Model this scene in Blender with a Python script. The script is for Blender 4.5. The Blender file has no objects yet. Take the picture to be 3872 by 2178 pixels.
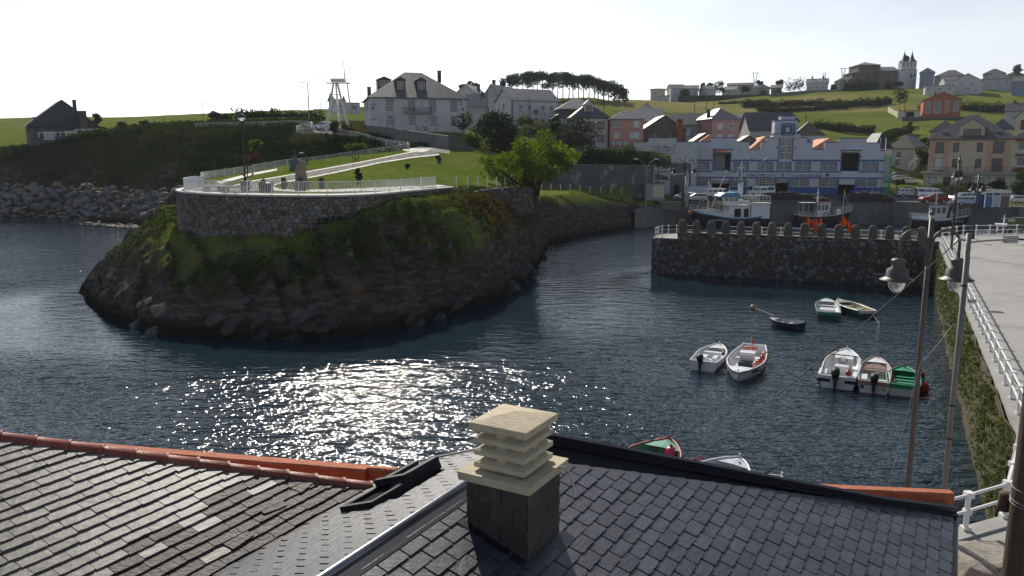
import bpy, math, random, numpy as np
from mathutils import Vector, Matrix, noise as mnoise
# ---------------------------------------------------------------- camera, sky, sun, exposure
S = bpy.context.scene
COL = S.collection
rnd = random.Random(11)
FPX, CX, CY, TILT, HC = 2953.0, 1936.0, 1089.0, math.radians(9.6), 12.0
sT, cT = math.sin(TILT), math.cos(TILT)
cam_d = bpy.data.cameras.new('camera')
cam = bpy.data.objects.new('camera', cam_d); COL.objects.link(cam)
cam.location = (0, 0, HC)
cam.rotation_euler = (math.radians(90) - TILT, 0, 0)
cam_d.sensor_width = 36.0
cam_d.lens = 36.0 * FPX / 3872.0
cam_d.clip_start = 0.1
cam_d.clip_end = 6000
S.camera = cam
SUN_AZ, SUN_EL = math.radians(-13.0), math.radians(35.0)     # azimuth from +Y, positive to +X
w = bpy.data.worlds.new('World'); S.world = w; w.use_nodes = True
nt = w.node_tree; nt.nodes.clear()
def wn(t, **k):
 n = nt.nodes.new(t)
 for a, b in k.items(): setattr(n, a, b)
 return n
sky = wn('ShaderNodeTexSky', sky_type='NISHITA', sun_disc=False, sun_elevation=SUN_EL, sun_rotation=SUN_AZ,
         altitude=20, air_density=1.0, dust_density=0.9, ozone_density=2.0)
bg = wn('ShaderNodeBackground'); bg.inputs[1].default_value = 0.084
out = wn('ShaderNodeOutputWorld')
# thin high cloud: soft noise on the view direction, denser to the east
tc = wn('ShaderNodeTexCoord'); mp = wn('ShaderNodeMapping'); mp.inputs['Scale'].default_value = (1.0, 1.0, 3.4)
nz = wn('ShaderNodeTexNoise'); nz.inputs['Scale'].default_value = 2.3; nz.inputs['Detail'].default_value = 7; nz.inputs['Roughness'].default_value = 0.55
rp = wn('ShaderNodeValToRGB'); rp.color_ramp.elements[0].position = 0.42; rp.color_ramp.elements[1].position = 0.68
mp.inputs['Location'].default_value = (0.35, 0.2, 0.55)
mu = wn('ShaderNodeMath', operation='MULTIPLY'); mu.inputs[1].default_value = 0.75
L = nt.links.new
L(tc.outputs['Generated'], mp.inputs[0]); L(mp.outputs[0], nz.inputs[0]); L(nz.outputs[0], rp.inputs[0]); L(rp.outputs[0], mu.inputs[0])
# sea haze low on the horizon takes the colour out of the sky, all the way round
sx = wn('ShaderNodeSeparateXYZ'); L(tc.outputs['Generated'], sx.inputs[0])
hr = wn('ShaderNodeMapRange', interpolation_type='SMOOTHSTEP'); hr.inputs[1].default_value = 0.34; hr.inputs[2].default_value = -0.02
L(sx.outputs[2], hr.inputs[0])
pale = wn('ShaderNodeHueSaturation'); pale.inputs['Saturation'].default_value = 0.12; pale.inputs['Value'].default_value = 1.55; L(sky.outputs[0], pale.inputs['Color'])
cool = wn('ShaderNodeMixRGB', blend_type='MULTIPLY'); cool.inputs[0].default_value = 1.0; cool.inputs[2].default_value = (.97, 1.0, 1.05, 1); L(pale.outputs[0], cool.inputs[1])
hz = wn('ShaderNodeMixRGB'); L(hr.outputs[0], hz.inputs[0]); L(sky.outputs[0], hz.inputs[1]); L(cool.outputs[0], hz.inputs[2])
mx = wn('ShaderNodeMixRGB'); L(mu.outputs[0], mx.inputs[0]); L(hz.outputs[0], mx.inputs[1]); L(cool.outputs[0], mx.inputs[2])
L(mx.outputs[0], bg.inputs[0]); L(bg.outputs[0], out.inputs[0])
sun_d = bpy.data.lights.new('sun', 'SUN'); sun_d.energy = 5.0; sun_d.angle = math.radians(0.53); sun_d.color = (1.0, 0.93, 0.82)
sun = bpy.data.objects.new('sun', sun_d); COL.objects.link(sun)
sdir = Vector((math.sin(SUN_AZ) * math.cos(SUN_EL), math.cos(SUN_AZ) * math.cos(SUN_EL), math.sin(SUN_EL)))
sun.rotation_euler = sdir.to_track_quat('Z', 'Y').to_euler()
sun.location = (0, 0, 60)
S.view_settings.view_transform = 'Standard'; S.view_settings.look = 'None'
S.view_settings.exposure = 0.0; S.view_settings.gamma = 1.0
S.render.engine = 'CYCLES'
S.cycles.use_denoising = True
S.cycles.max_bounces = 6; S.cycles.glossy_bounces = 3; S.cycles.diffuse_bounces = 3; S.cycles.transmission_bounces = 4
S.cycles.sample_clamp_indirect = 8.0
S.cycles.caustics_reflective = False; S.cycles.caustics_refractive = False
# ---------------------------------------------------------------- layout helpers (photo pixel -> place)
def ray(x, y):
 u = CY - y
 return np.array([x - CX, FPX * cT + u * sT, -FPX * sT + u * cT])
def W(x, y, z):
 r = ray(x, y); t = (z - HC) / r[2]
 return Vector((r[0] * t, r[1] * t, z))
def A(x, y, Y):
 r = ray(x, y); t = Y / r[1]
 return Vector((r[0] * t, Y, HC + r[2] * t))
# ---------------------------------------------------------------- materials
MATS = {}
def nodes_of(m):
 m.use_nodes = True; t = m.node_tree; t.nodes.clear()
 o = t.nodes.new('ShaderNodeOutputMaterial'); b = t.nodes.new('ShaderNodeBsdfPrincipled')
 t.links.new(b.outputs[0], o.inputs[0])
 return t, b
def nd(t, ty, ins=None, **k):
 n = t.nodes.new(ty)
 for a, b in k.items(): setattr(n, a, b)
 if ins:
  for a, b in ins.items():
   if hasattr(b, 'is_linked') or isinstance(b, bpy.types.NodeSocket): t.links.new(b, n.inputs[a])
   else: n.inputs[a].default_value = b
 return n
def c4(c): return (c[0], c[1], c[2], 1)
def mat(name, c1, c2=None, scale=3.0, rough=0.7, bump=0.0, bscale=None, metal=0.0, spec=0.4, obvar=0.0, lo=0.35, hi=0.65, stretch=(1, 1, 1), c3=None, s3=0.6, lo3=.55, hi3=.75, detail=6, trans=0, coord='Object'):
 """noise-mottled surface: c1/c2 mixed by noise, c3 = stains at another scale, obvar = per-object value shift"""
 if name in MATS: return MATS[name]
 m = bpy.data.materials.new(name); t, b = nodes_of(m)
 tcn = nd(t, 'ShaderNodeTexCoord')
 src = tcn.outputs[coord]
 if coord == 'World':
  pass
 mpn = nd(t, 'ShaderNodeMapping', {0: src}); mpn.inputs['Scale'].default_value = stretch
 oi = nd(t, 'ShaderNodeObjectInfo')
 # shift the pattern from object to object
 ad = nd(t, 'ShaderNodeVectorMath', {0: mpn.outputs[0]}, operation='ADD')
 rv = nd(t, 'ShaderNodeVectorMath', {0: (37.1, 17.3, 53.7)}, operation='SCALE'); t.links.new(oi.outputs['Random'], rv.inputs['Scale'])
 t.links.new(rv.outputs[0], ad.inputs[1])
 v = ad.outputs[0]
 n1 = nd(t, 'ShaderNodeTexNoise', {'Vector': v, 'Scale': scale, 'Detail': detail, 'Roughness': .6})
 r1 = nd(t, 'ShaderNodeMapRange', {0: n1.outputs[0], 1: lo, 2: hi})
 mixn = nd(t, 'ShaderNodeMixRGB', {0: r1.outputs[0], 1: c4(c1), 2: c4(c2 if c2 else tuple(x * .8 for x in c1))})
 colr = mixn.outputs[0]
 if c3:
  n3 = nd(t, 'ShaderNodeTexNoise', {'Vector': v, 'Scale': s3, 'Detail': 8.0, 'Roughness': .65})
  r3 = nd(t, 'ShaderNodeMapRange', {0: n3.outputs[0], 1: lo3, 2: hi3})
  mm = nd(t, 'ShaderNodeMixRGB', {0: r3.outputs[0], 1: colr, 2: c4(c3)}); colr = mm.outputs[0]
 if obvar:
  mr = nd(t, 'ShaderNodeMapRange', {0: oi.outputs['Random'], 3: 1 - obvar, 4: 1 + obvar})
  hs = nd(t, 'ShaderNodeHueSaturation', {'Color': colr}); t.links.new(mr.outputs[0], hs.inputs['Value']); colr = hs.outputs[0]
 t.links.new(colr, b.inputs['Base Color'])
 b.inputs['Roughness'].default_value = rough; b.inputs['Metallic'].default_value = metal
 b.inputs['Specular IOR Level'].default_value = spec
 if trans: b.inputs['Transmission Weight'].default_value = trans
 if bump:
  nb = nd(t, 'ShaderNodeTexNoise', {'Vector': v, 'Scale': bscale or scale * 3, 'Detail': 6.0, 'Roughness': .6})
  bn = nd(t, 'ShaderNodeBump', {'Height': nb.outputs[0], 'Strength': bump, 'Distance': .05}); t.links.new(bn.outputs[0], b.inputs['Normal'])
 MATS[name] = m
 return m
def leafmat(name, c1, c2, c3=None, tr=.45):
 """leaves: colour varied leaf by leaf through a face attribute, light passes through"""
 if name in MATS: return MATS[name]
 m = bpy.data.materials.new(name); m.use_nodes = True; t = m.node_tree; t.nodes.clear()
 o = t.nodes.new('ShaderNodeOutputMaterial')
 at = nd(t, 'ShaderNodeAttribute', attribute_name='lv')
 r = nd(t, 'ShaderNodeValToRGB', {0: at.outputs['Fac']})
 r.color_ramp.elements[0].color = c4(c1); r.color_ramp.elements[1].color = c4(c2)
 if c3:
  e = r.color_ramp.elements.new(.86); e.color = c4(c2); r.color_ramp.elements[2].color = c4(c3); r.color_ramp.elements[2].position = .97
 d = nd(t, 'ShaderNodeBsdfDiffuse', {0: r.outputs[0]})
 hs = nd(t, 'ShaderNodeHueSaturation', {'Color': r.outputs[0], 'Value': 1.25, 'Saturation': 1.1, 'Hue': .49})
 tl = nd(t, 'ShaderNodeBsdfTranslucent', {0: hs.outputs[0]})
 mxs = nd(t, 'ShaderNodeMixShader', {0: tr, 1: d.outputs[0], 2: tl.outputs[0]})
 gl = nd(t, 'ShaderNodeBsdfGlossy', {'Roughness': .6})
 mx2 = nd(t, 'ShaderNodeMixShader', {0: .0 if 'scrub' in name or 'dark' in name or 'fern' in name else .02, 1: mxs.outputs[0], 2: gl.outputs[0]})
 t.links.new(mx2.outputs[0], o.inputs[0])
 MATS[name] = m
 return m
# ---------------------------------------------------------------- mesh helpers
class MB:
 def __init__(s): s.v = []; s.f = []; s.m = []
 def add(s, vs, fs, mi=0):
  o = len(s.v); s.v.extend([tuple(map(float, p)) for p in vs])
  for f in fs: s.f.append(tuple(i + o for i in f)); s.m.append(mi)
  return s
 def box(s, c, d, mi=0, rz=0.0, M=None):
  x, y, z = d[0] / 2, d[1] / 2, d[2] / 2
  P = [(-x, -y, -z), (x, -y, -z), (x, y, -z), (-x, y, -z), (-x, -y, z), (x, -y, z), (x, y, z), (-x, y, z)]
  if rz:
   a, b = math.cos(rz), math.sin(rz); P = [(p[0] * a - p[1] * b, p[0] * b + p[1] * a, p[2]) for p in P]
  P = [(p[0] + c[0], p[1] + c[1], p[2] + c[2]) for p in P]
  if M: P = [tuple(M @ Vector(p)) for p in P]
  return s.add(P, [(0, 3, 2, 1), (4, 5, 6, 7), (0, 1, 5, 4), (1, 2, 6, 5), (2, 3, 7, 6), (3, 0, 4, 7)], mi)
 def bb(s, x0, x1, y0, y1, z0, z1, mi=0): return s.box(((x0 + x1) / 2, (y0 + y1) / 2, (z0 + z1) / 2), (abs(x1 - x0), abs(y1 - y0), abs(z1 - z0)), mi)
 def prism(s, poly, z0, z1, mi=0):
  n = len(poly); P = [(p[0], p[1], z0) for p in poly] + [(p[0], p[1], z1) for p in poly]
  F = [tuple(range(n - 1, -1, -1)), tuple(range(n, 2 * n))] + [(i, (i + 1) % n, n + (i + 1) % n, n + i) for i in range(n)]
  return s.add(P, F, mi)
 def slab(s, poly3, t, nrm, mi=0):
  nv = Vector(nrm).normalized() * t; n = len(poly3)
  P = [tuple(p) for p in poly3] + [tuple(Vector(p) - nv) for p in poly3]
  F = [tuple(range(n)), tuple(range(2 * n - 1, n - 1, -1))] + [(i, n + i, n + (i + 1) % n, (i + 1) % n) for i in range(n)]
  return s.add(P, F, mi)
 def cyl(s, p0, p1, r0, r1=None, n=10, mi=0, cap=True):
  r1 = r0 if r1 is None else r1
  p0, p1 = Vector(p0), Vector(p1); d = (p1 - p0)
  if d.length < 1e-9: return s
  q = d.normalized().to_track_quat('Z', 'Y'); P = []
  for p, r in ((p0, r0), (p1, r1)):
   for i in range(n):
    a = 2 * math.pi * i / n; P.append(tuple(p + q @ Vector((r * math.cos(a), r * math.sin(a), 0))))
  F = [(i, (i + 1) % n, n + (i + 1) % n, n + i) for i in range(n)]
  if cap: F += [tuple(range(n - 1, -1, -1)), tuple(range(n, 2 * n))]
  return s.add(P, F, mi)
 def tube(s, pts, r, n=8, mi=0):
  pts = [Vector(p) for p in pts]; rings = []; o = len(s.v)
  rr = r if isinstance(r, (list, tuple)) else [r] * len(pts)
  for k, p in enumerate(pts):
   d = (pts[min(k + 1, len(pts) - 1)] - pts[max(k - 1, 0)]).normalized()
   q = d.to_track_quat('Z', 'Y')
   for i in range(n):
    a = 2 * math.pi * i / n; s.v.append(tuple(p + q @ Vector((rr[k] * math.cos(a), rr[k] * math.sin(a), 0))))
  for k in range(len(pts) - 1):
   # align ring phases
   best = 0; bd = 1e9
   for sh in range(n):
    dd = (Vector(s.v[o + k * n]) - Vector(s.v[o + (k + 1) * n + sh])).length
    if dd < bd: bd = dd; best = sh
   for i in range(n):
    s.f.append((o + k * n + i, o + k * n + (i + 1) % n, o + (k + 1) * n + (i + 1 + best) % n, o + (k + 1) * n + (i + best) % n)); s.m.append(mi)
  s.f.append(tuple(o + i for i in range(n - 1, -1, -1))); s.m.append(mi)
  e = o + (len(pts) - 1) * n; s.f.append(tuple(e + i for i in range(n))); s.m.append(mi)
  return s
 def lathe(s, prof, c=(0, 0, 0), n=16, mi=0):
  P = []
  for r, z in prof:
   for i in range(n):
    a = 2 * math.pi * i / n; P.append((c[0] + r * math.cos(a), c[1] + r * math.sin(a), c[2] + z))
  F = []
  for k in range(len(prof) - 1):
   for i in range(n): F.append((k * n + i, k * n + (i + 1) % n, (k + 1) * n + (i + 1) % n, (k + 1) * n + i))
  F += [tuple(range(n - 1, -1, -1)), tuple(range((len(prof) - 1) * n, len(prof) * n))]
  return s.add(P, F, mi)
 def ball(s, c, r, n=10, mi=0, sq=1.0):
  k = n // 2 + 1
  return s.lathe([(max(1e-4, r * math.sin(math.pi * i / k)), -r * sq * math.cos(math.pi * i / k)) for i in range(k + 1)], c, n, mi)
 def loft(s, secs, mi=0, close=False, caps=True):
  n = len(secs[0]); P = [p for q in secs for p in q]; F = []
  for k in range(len(secs) - 1):
   for i in range(n if close else n - 1): F.append((k * n + i, k * n + (i + 1) % n, (k + 1) * n + (i + 1) % n, (k + 1) * n + i))
  if caps and close: F += [tuple(range(n - 1, -1, -1)), tuple(range((len(secs) - 1) * n, len(secs) * n))]
  return s.add(P, F, mi)
 def mesh(s, name, mats, smooth=False):
  me = bpy.data.meshes.new(name); me.from_pydata(s.v, [], s.f)
  for x in (mats if isinstance(mats, (list, tuple)) else [mats]): me.materials.append(x)
  if max(s.m, default=0) > 0: me.polygons.foreach_set('material_index', s.m)
  if smooth: me.shade_smooth()
  me.update()
  return me
 def build(s, name, mats, parent=None, smooth=False, loc=None, rz=None):
  return ob(name, s.mesh(name, mats, smooth), parent, loc, rz)
def ob(name, me, parent=None, loc=None, rz=None):
 o = bpy.data.objects.new(name, me); COL.objects.link(o)
 if parent is not None: o.parent = parent
 if loc is not None: o.location = loc
 if rz is not None: o.rotation_euler = (0, 0, rz)
 return o
def tag(o, label=None, cat=None, group=None, kind=None):
 if label: o['label'] = label
 if cat: o['category'] = cat
 if group: o['group'] = group
 if kind: o['kind'] = kind
 return o
def thing(name, label, cat, loc=(0, 0, 0), rz=0.0, group=None):
 o = ob(name, None, None, loc, rz); o.empty_display_size = .3
 return tag(o, label, cat, group)
def struct(name, mb, mats, smooth=False): return tag(mb.build(name, mats, None, smooth), kind='structure')
def copy_tree(o, parent=None, loc=None, rz=None, label=None):
 c = o.copy(); COL.objects.link(c); c.parent = parent
 if loc is not None: c.location = loc
 if rz is not None: c.rotation_euler = (0, 0, rz)
 if label: c['label'] = label
 for ch in o.children: copy_tree(ch, c)
 return c
def chaikin(P, it=1, closed=True):
 for _ in range(it):
  Q = []; n = len(P)
  for i in range(n if closed else n - 1):
   a, b = P[i], P[(i + 1) % n]
   Q.append(tuple(a[k] * .75 + b[k] * .25 for k in range(len(a)))); Q.append(tuple(a[k] * .25 + b[k] * .75 for k in range(len(a))))
  if not closed: Q = [P[0]] + Q + [P[-1]]
  P = Q
 return P
def resample(P, step):
 P = [Vector(p) for p in P]; out = [P[0]]; acc = 0.0
 L_ = [0]
 for i in range(1, len(P)): L_.append(L_[-1] + (P[i] - P[i - 1]).length)
 n = max(1, int(round(L_[-1] / step)))
 for k in range(1, n + 1):
  d = L_[-1] * k / n; i = 1
  while i < len(P) - 1 and L_[i] < d: i += 1
  t = (d - L_[i - 1]) / max(1e-9, L_[i] - L_[i - 1]); out.append(P[i - 1].lerp(P[i], t))
 return out
# ---------------------------------------------------------------- terrain heights
# coast: (x, y, height of profile, width, exponent)
COAST = [(-700, 190, 18, 18, .7), (-140, 151, 17, 20, .75), (-95, 147, 17, 20, .75), (-85, 147, 17, 20, .75), (-72, 141, 17, 20, .75), (-62, 134, 16, 20, .75),
         (-52, 128, 11, 12, .7), (-50, 116, 10, 10, .7), (-49.5, 104, 10, 10, .7), (-47, 92, 9, 9, .75), (-42.5, 79, 8.5, 11, .8), (-38.6, 68.7, 8, 12, .8),
         (-35, 63.5, 7.6, 12, .75), (-30.4, 57.5, 7.2, 12, .65), (-24.4, 52.2, 7, 12.5, .6), (-16.5, 50.4, 7, 13, .58), (-11, 51.5, 8.4, 11.5, .6), (-6.6, 55.3, 9.2, 9.5, .55),
         (-1.3, 64.8, 8.8, 7, .48), (1.2, 76, 8.4, 5.5, .4), (2.7, 85.3, 7.2, 4, .36), (4.9, 104.4, 6.8, 2.5, .3), (10, 117, 5.6, 2, .25), (20.5, 130.6, 4.2, .6, .2),
         (30, 140.2, 4.2, .4, .15), (67, 139.2, 4.2, .4, .15), (79, 122, 4.2, .4, .15), (95, 118, 4.2, .4, .15), (700, 118, 4.2, .4, .15), (700, 1600, 30, 30, 1), (-700, 1600, 30, 30, 1)]
def pin(poly, x, y):
 c = np.zeros_like(x, dtype=bool); n = len(poly); j = n - 1
 for i in range(n):
  xi, yi = poly[i][0], poly[i][1]; xj, yj = poly[j][0], poly[j][1]
  c ^= ((yi > y) != (yj > y)) & (x < (xj - xi) * (y - yi) / ((yj - yi) or 1e-9) + xi); j = i
 return c
def coast_profile(x, y):
 best = np.full_like(x, 1e9); H_ = np.zeros_like(x); Wd = np.ones_like(x); E_ = np.ones_like(x)
 n = len(COAST)
 for i in range(n):
  a, b = COAST[i], COAST[(i + 1) % n]
  dx, dy = b[0] - a[0], b[1] - a[1]; L2 = dx * dx + dy * dy
  t = np.clip(((x - a[0]) * dx + (y - a[1]) * dy) / L2, 0, 1)
  d = np.hypot(x - a[0] - t * dx, y - a[1] - t * dy); k = d < best
  best = np.where(k, d, best); H_ = np.where(k, a[2] + (b[2] - a[2]) * t, H_); Wd = np.where(k, a[3] + (b[3] - a[3]) * t, Wd); E_ = np.where(k, a[4] + (b[4] - a[4]) * t, E_)
 ins = pin(COAST, x, y)
 return np.where(ins, best, -best), H_, Wd, E_
CP = [(-26, 66, 9), (-18, 62, 9), (-12, 62, 9), (-9, 70, 9), (-28.5, 70, 9), (-33.5, 86, 9), (-39, 99, 9), (-25, 80, 9), (-15, 75, 9.1), (-4, 80, 8.9), (1, 88, 8.0),
      (31, 146, 4), (45, 146, 4), (60, 146, 4), (40, 160, 4.4), (58, 160, 4.5), (72, 132, 4.1), (66, 145, 4.0), (80, 140, 4.6), (22, 134, 3.6), (30, 163, 4.7), (45, 166, 4.8), (60, 166, 4.9), (100, 150, 6),
      (-300, 250, 20), (-400, 500, 31), (-300, 420, 30), (400, 250, 28), (500, 450, 46), (-200, 200, 15), (220, 230, 22), (-45, 131, 9), (-32, 132, 9.5), (-34, 146.5, 16.2), (-26, 143.5, 15.6), (-20, 139.5, 14.4), (-42, 149, 16.6)]
CPX = [(940, 653, 112), (1089, 626, 120), (1271, 603, 124), (1478, 578, 126), (1540, 566, 128), (1500, 700, 75), (1500, 650, 92), (1500, 620, 105), (1700, 600, 112),
       (1700, 570, 123), (1700, 660, 90), (1850, 690, 95), (2100, 735, 105), (2250, 745, 125), (2400, 775, 131), (2200, 722, 136), (2380, 735, 138), (3400, 700, 165), (3650, 705, 165), (3350, 640, 190),
       (2250, 590, 170), (2450, 590, 185), (2100, 560, 165), (1900, 540, 160), (1400, 498, 150), (1770, 508, 152), (1200, 500, 150), (1900, 470, 190), (2000, 430, 230),
       (1950, 375, 330), (2300, 385, 320), (1300, 430, 230), (1000, 425, 330), (1000, 450, 230), (700, 440, 400), (400, 447, 420), (0, 452, 430), (0, 575, 168), (200, 545, 170), (400, 500, 172), (640, 482, 168),
       (1000, 478, 162), (0, 520, 205), (0, 480, 290), (500, 470, 250), (2500, 525, 225), (2800, 525, 230), (2800, 430, 300), (2500, 430, 290), (2500, 385, 370),
       (2800, 370, 390), (3100, 345, 400), (3400, 335, 410), (3700, 325, 400), (3872, 335, 380), (3300, 500, 230), (3400, 430, 290), (3550, 445, 280), (3800, 430, 290),
       (3872, 550, 200), (3300, 580, 195), (3000, 560, 210), (2600, 600, 185), (2900, 600, 190), (1600, 520, 146), (1650, 545, 136)]
for p in CPX:
 v = A(*p); CP.append((v.x, v.y, v.z))
CP += [(-300, 700, 22), (0, 560, 26), (-100, 560, 24), (0, 800, 26), (250, 560, 44), (250, 800, 38), (450, 700, 40), (-500, 1400, 20), (500, 1400, 25), (0, 1400, 20), (-600, 300, 22), (650, 300, 30), (120, 480, 40)]
CPa = np.array(CP, float)
SC = 100.0
def _U(r2): return np.where(r2 > 1e-12, r2 * np.log(np.maximum(r2, 1e-12)), 0)
_n = len(CPa); _X = CPa[:, :2] / SC
_K = _U(((_X[:, None] - _X[None]) ** 2).sum(-1)) + np.eye(_n) * 2e-3
_P = np.hstack([np.ones((_n, 1)), _X])
_M = np.vstack([np.hstack([_K, _P]), np.hstack([_P.T, np.zeros((3, 3))])])
_s = np.linalg.solve(_M, np.concatenate([CPa[:, 2], np.zeros(3)]))
def tps(x, y):
 X = np.stack([np.ravel(x), np.ravel(y)], -1) / SC; o = np.empty(len(X))
 for k in range(0, len(X), 20000):
  q = X[k:k + 20000]
  o[k:k + 20000] = _U(((q[:, None] - _X[None]) ** 2).sum(-1)) @ _s[:_n] + _s[_n] + q @ _s[_n + 1:]
 return o.reshape(np.shape(x))
_pg = np.random.RandomState(5).rand(64, 64)
def vnoise(x, y, s):
 x = np.asarray(x, float) / s + 100; y = np.asarray(y, float) / s + 100
 i = np.floor(x).astype(int); j = np.floor(y).astype(int); fx = x - i; fy = y - j
 fx = fx * fx * (3 - 2 * fx); fy = fy * fy * (3 - 2 * fy)
 g = lambda a, b: _pg[a % 64, b % 64]
 return (g(i, j) * (1 - fx) + g(i + 1, j) * fx) * (1 - fy) + (g(i, j + 1) * (1 - fx) + g(i + 1, j + 1) * fx) * fy - .5
# terrace outline: sea-side wall and lookout rail (plan)
TERR_FRONT = [(-31.0, 77.5), (-30.2, 73.0), (-29.0, 69.2), (-26.4, 65.2), (-22.5, 62.2), (-17.8, 60.5), (-13.4, 60.2), (-10.8, 63.0), (-9.3, 68.5), (-8.2, 71.2), (-6.2, 77.0), (-3.8, 82.0), (0.6, 85.5), (3.2, 96), (4.0, 110)]
TERR = TERR_FRONT + [(9, 122), (12, 132), (-15, 131), (-17, 129), (-19.5, 127.2), (-27.6, 124.6), (-34, 120.4), (-37.6, 112.4), (-39.9, 101.5), (-38.5, 97.5), (-35, 90)]
GARD = [(-10, 139.3), (2, 139.8), (25, 141), (25, 175), (-12, 175)]
def zbase(x, y):
 z = tps(x, y)
 d, H_, Wd, E_ = coast_profile(x, y)
 prof = H_ * np.power(np.clip(d, 0, None) / Wd, E_) + np.clip(d - np.maximum(Wd * 1.3, 4), 0, None) * .45
 it = pin(TERR, x, y)
 st_t = (x * .62 + y * .45 + vnoise(x, y, 6) * 2.2) / 1.7; st_f = st_t - np.floor(st_t)
 rough = (vnoise(x, y, 2.3) * 1.1 + vnoise(x + 50, y, .9) * .7 + vnoise(x, y + 20, 5.5) * 1.3 + (st_f - .5) * 1.15 + np.abs(vnoise(x + 7, y + 3, 1.3)) * -1.0 + .25)
 amp = np.clip(1 - np.abs(d - 3) / 9, 0, 1) * np.clip(Wd / 8, 0.25, 1)
 cl = np.minimum(z - (0.0), prof + rough * amp)
 # strata ledges on the rock
 out_ = np.where(it, np.minimum(z, np.maximum(prof * 1.0, 8.2) + 5), cl)
 # outside the terrace wall the bank lies lower than the promenade
 near = (y < 100) & (~it) & (x < 3)
 bank = np.interp(x, [-30, -24, -18, -14.5, -12.5, -10.8, -9.3, -7, -3, 3], [5.9, 6.1, 6.5, 6.9, 7.25, 7.85, 8.45, 8.5, 8.0, 7.4])
 out_ = np.where(near, np.minimum(out_, bank + vnoise(x, y, 1.4) * .35), out_)
 g = pin(GARD, x, y)
 fr = (x > -12) & (x < 25) & (y > 100) & (y < 141) & (~g)
 out_ = np.where(fr & (x > 2), np.minimum(out_, 6.3), out_)
 out_ = np.where(g, np.maximum(out_, 9.6), out_)
 # apron stays below the quay slab
 q = (x > 21) & (y > 128) & (y < 161) & (d > 0)
 out_ = np.where(q, np.minimum(out_, 4.15 + np.clip(y - 158, 0, 3) * .3), out_)
 out_ = np.where((Wd < .7) & (d < 2.2), np.minimum(out_, -1.0), out_)
 out_ = np.where(d < 0, np.maximum(-3, d * .8), out_)
 return out_
def gz(x, y): return float(zbase(np.array([float(x)]), np.array([float(y)]))[0])
_TR = np.concatenate([np.arange(40, 180, .35), np.arange(180, 700, 1.5)])
_gcache = {}
def G(px, py, up=0.0):
 """the place on the terrain that a photo pixel shows"""
 k = (round(px, 1), round(py, 1))
 if k not in _gcache:
  r = ray(px, py); t = _TR / r[1]; X = r[0] * t; Z = HC + r[2] * t
  zz = zbase(X, _TR); hit = np.nonzero(zz > Z)[0]
  i = hit[0] if len(hit) else len(_TR) - 1
  if i > 0:
   a0 = Z[i - 1] - zz[i - 1]; a1 = Z[i] - zz[i]; f = a0 / (a0 - a1) if a0 != a1 else 1
  else: f = 1
  i0 = max(i - 1, 0); Y = _TR[i0] + (_TR[i] - _TR[i0]) * f; tt = Y / r[1]
  _gcache[k] = Vector((r[0] * tt, Y, HC + r[2] * tt))
 v = _gcache[k].copy(); v.z += up
 return v
def axis(segs):
 o = []
 for a, b, s in segs:
  n = max(1, int(round((b - a) / s))); o += list(np.linspace(a, b, n, endpoint=False))
 return np.array(o + [segs[-1][1]])
XA = axis([(-700, -300, 40), (-300, -140, 8), (-140, -52, 1.1), (-52, 8, .34), (8, 30, .7), (30, 110, 1.6), (110, 300, 6), (300, 700, 40)])
YA = axis([(46, 70, .28), (70, 112, .42), (112, 180, .8), (180, 320, 2.2), (320, 460, 3.5), (460, 700, 14), (700, 1600, 60)])
gx, gy = np.meshgrid(XA, YA)
gzz = zbase(gx, gy)
far = np.clip((gy - 170) / 60, 0, 1)
gzz += far * (vnoise(gx, gy, 11) * 1.0 + vnoise(gx, gy, 28) * 1.6)
_d, _H, _W, _E = coast_profile(gx, gy)
V = np.stack([gx.ravel(), gy.ravel(), gzz.ravel()], -1)
nx, ny = len(XA), len(YA)
idx = np.arange(nx * ny).reshape(ny, nx)
Q = np.stack([idx[:-1, :-1], idx[:-1, 1:], idx[1:, 1:], idx[1:, :-1]], -1).reshape(-1, 4)
keep = (V[Q][:, :, 2].max(1) > -2.5)
Q = Q[keep]
# masks: R dry meadow, G scrub/bramble earth, B rock
def smooth(a, lo, hi): t = np.clip((a - lo) / (hi - lo), 0, 1); return t * t * (3 - 2 * t)
px_x = CX + FPX * V[:, 0] / (V[:, 1] * cT - (V[:, 2] - HC) * sT)
px_y = CY - FPX * (V[:, 1] * sT + (V[:, 2] - HC) * cT) / (V[:, 1] * cT - (V[:, 2] - HC) * sT)
_bnd = vnoise(V[:, 0], V[:, 1], 9) * 8
dry = smooth(V[:, 1] + _bnd, 292, 300) * (1 - smooth(V[:, 1] + _bnd * .5 + V[:, 0] * .1, 372, 378)) * smooth(V[:, 0], 30, 45) * (1 - smooth(V[:, 0], 140, 175))
dry = np.maximum(dry, .75 * smooth(V[:, 1] + _bnd, 335, 342) * (1 - smooth(V[:, 1] + _bnd, 352, 356)) * smooth(V[:, 0], 120, 140))
dd, HH, WW, EE = coast_profile(V[:, 0], V[:, 1])
inT = pin(TERR, V[:, 0], V[:, 1])
nn = vnoise(V[:, 0], V[:, 1], 4.0)
hprof = np.where(V[:, 1] < 118, V[:, 2] + nn * 3.2 + vnoise(V[:, 0], V[:, 1], 1.6) * 1.8, 99)
rock = np.where((V[:, 1] < 118) & ~inT, 1 - smooth(hprof, 3.0 - np.clip((-V[:, 0] - 22) / 10, 0, 1) * -1.6, 4.4 + np.clip((-V[:, 0] - 22) / 10, 0, 1) * 1.6), 0)
rock = np.where((V[:, 0] < -40) & (V[:, 1] > 118) & (V[:, 1] < 175), (1 - smooth(V[:, 2] + nn * 5, 9, 13)) * smooth(vnoise(V[:, 0], V[:, 1], 7), -.25, .2), rock)
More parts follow.
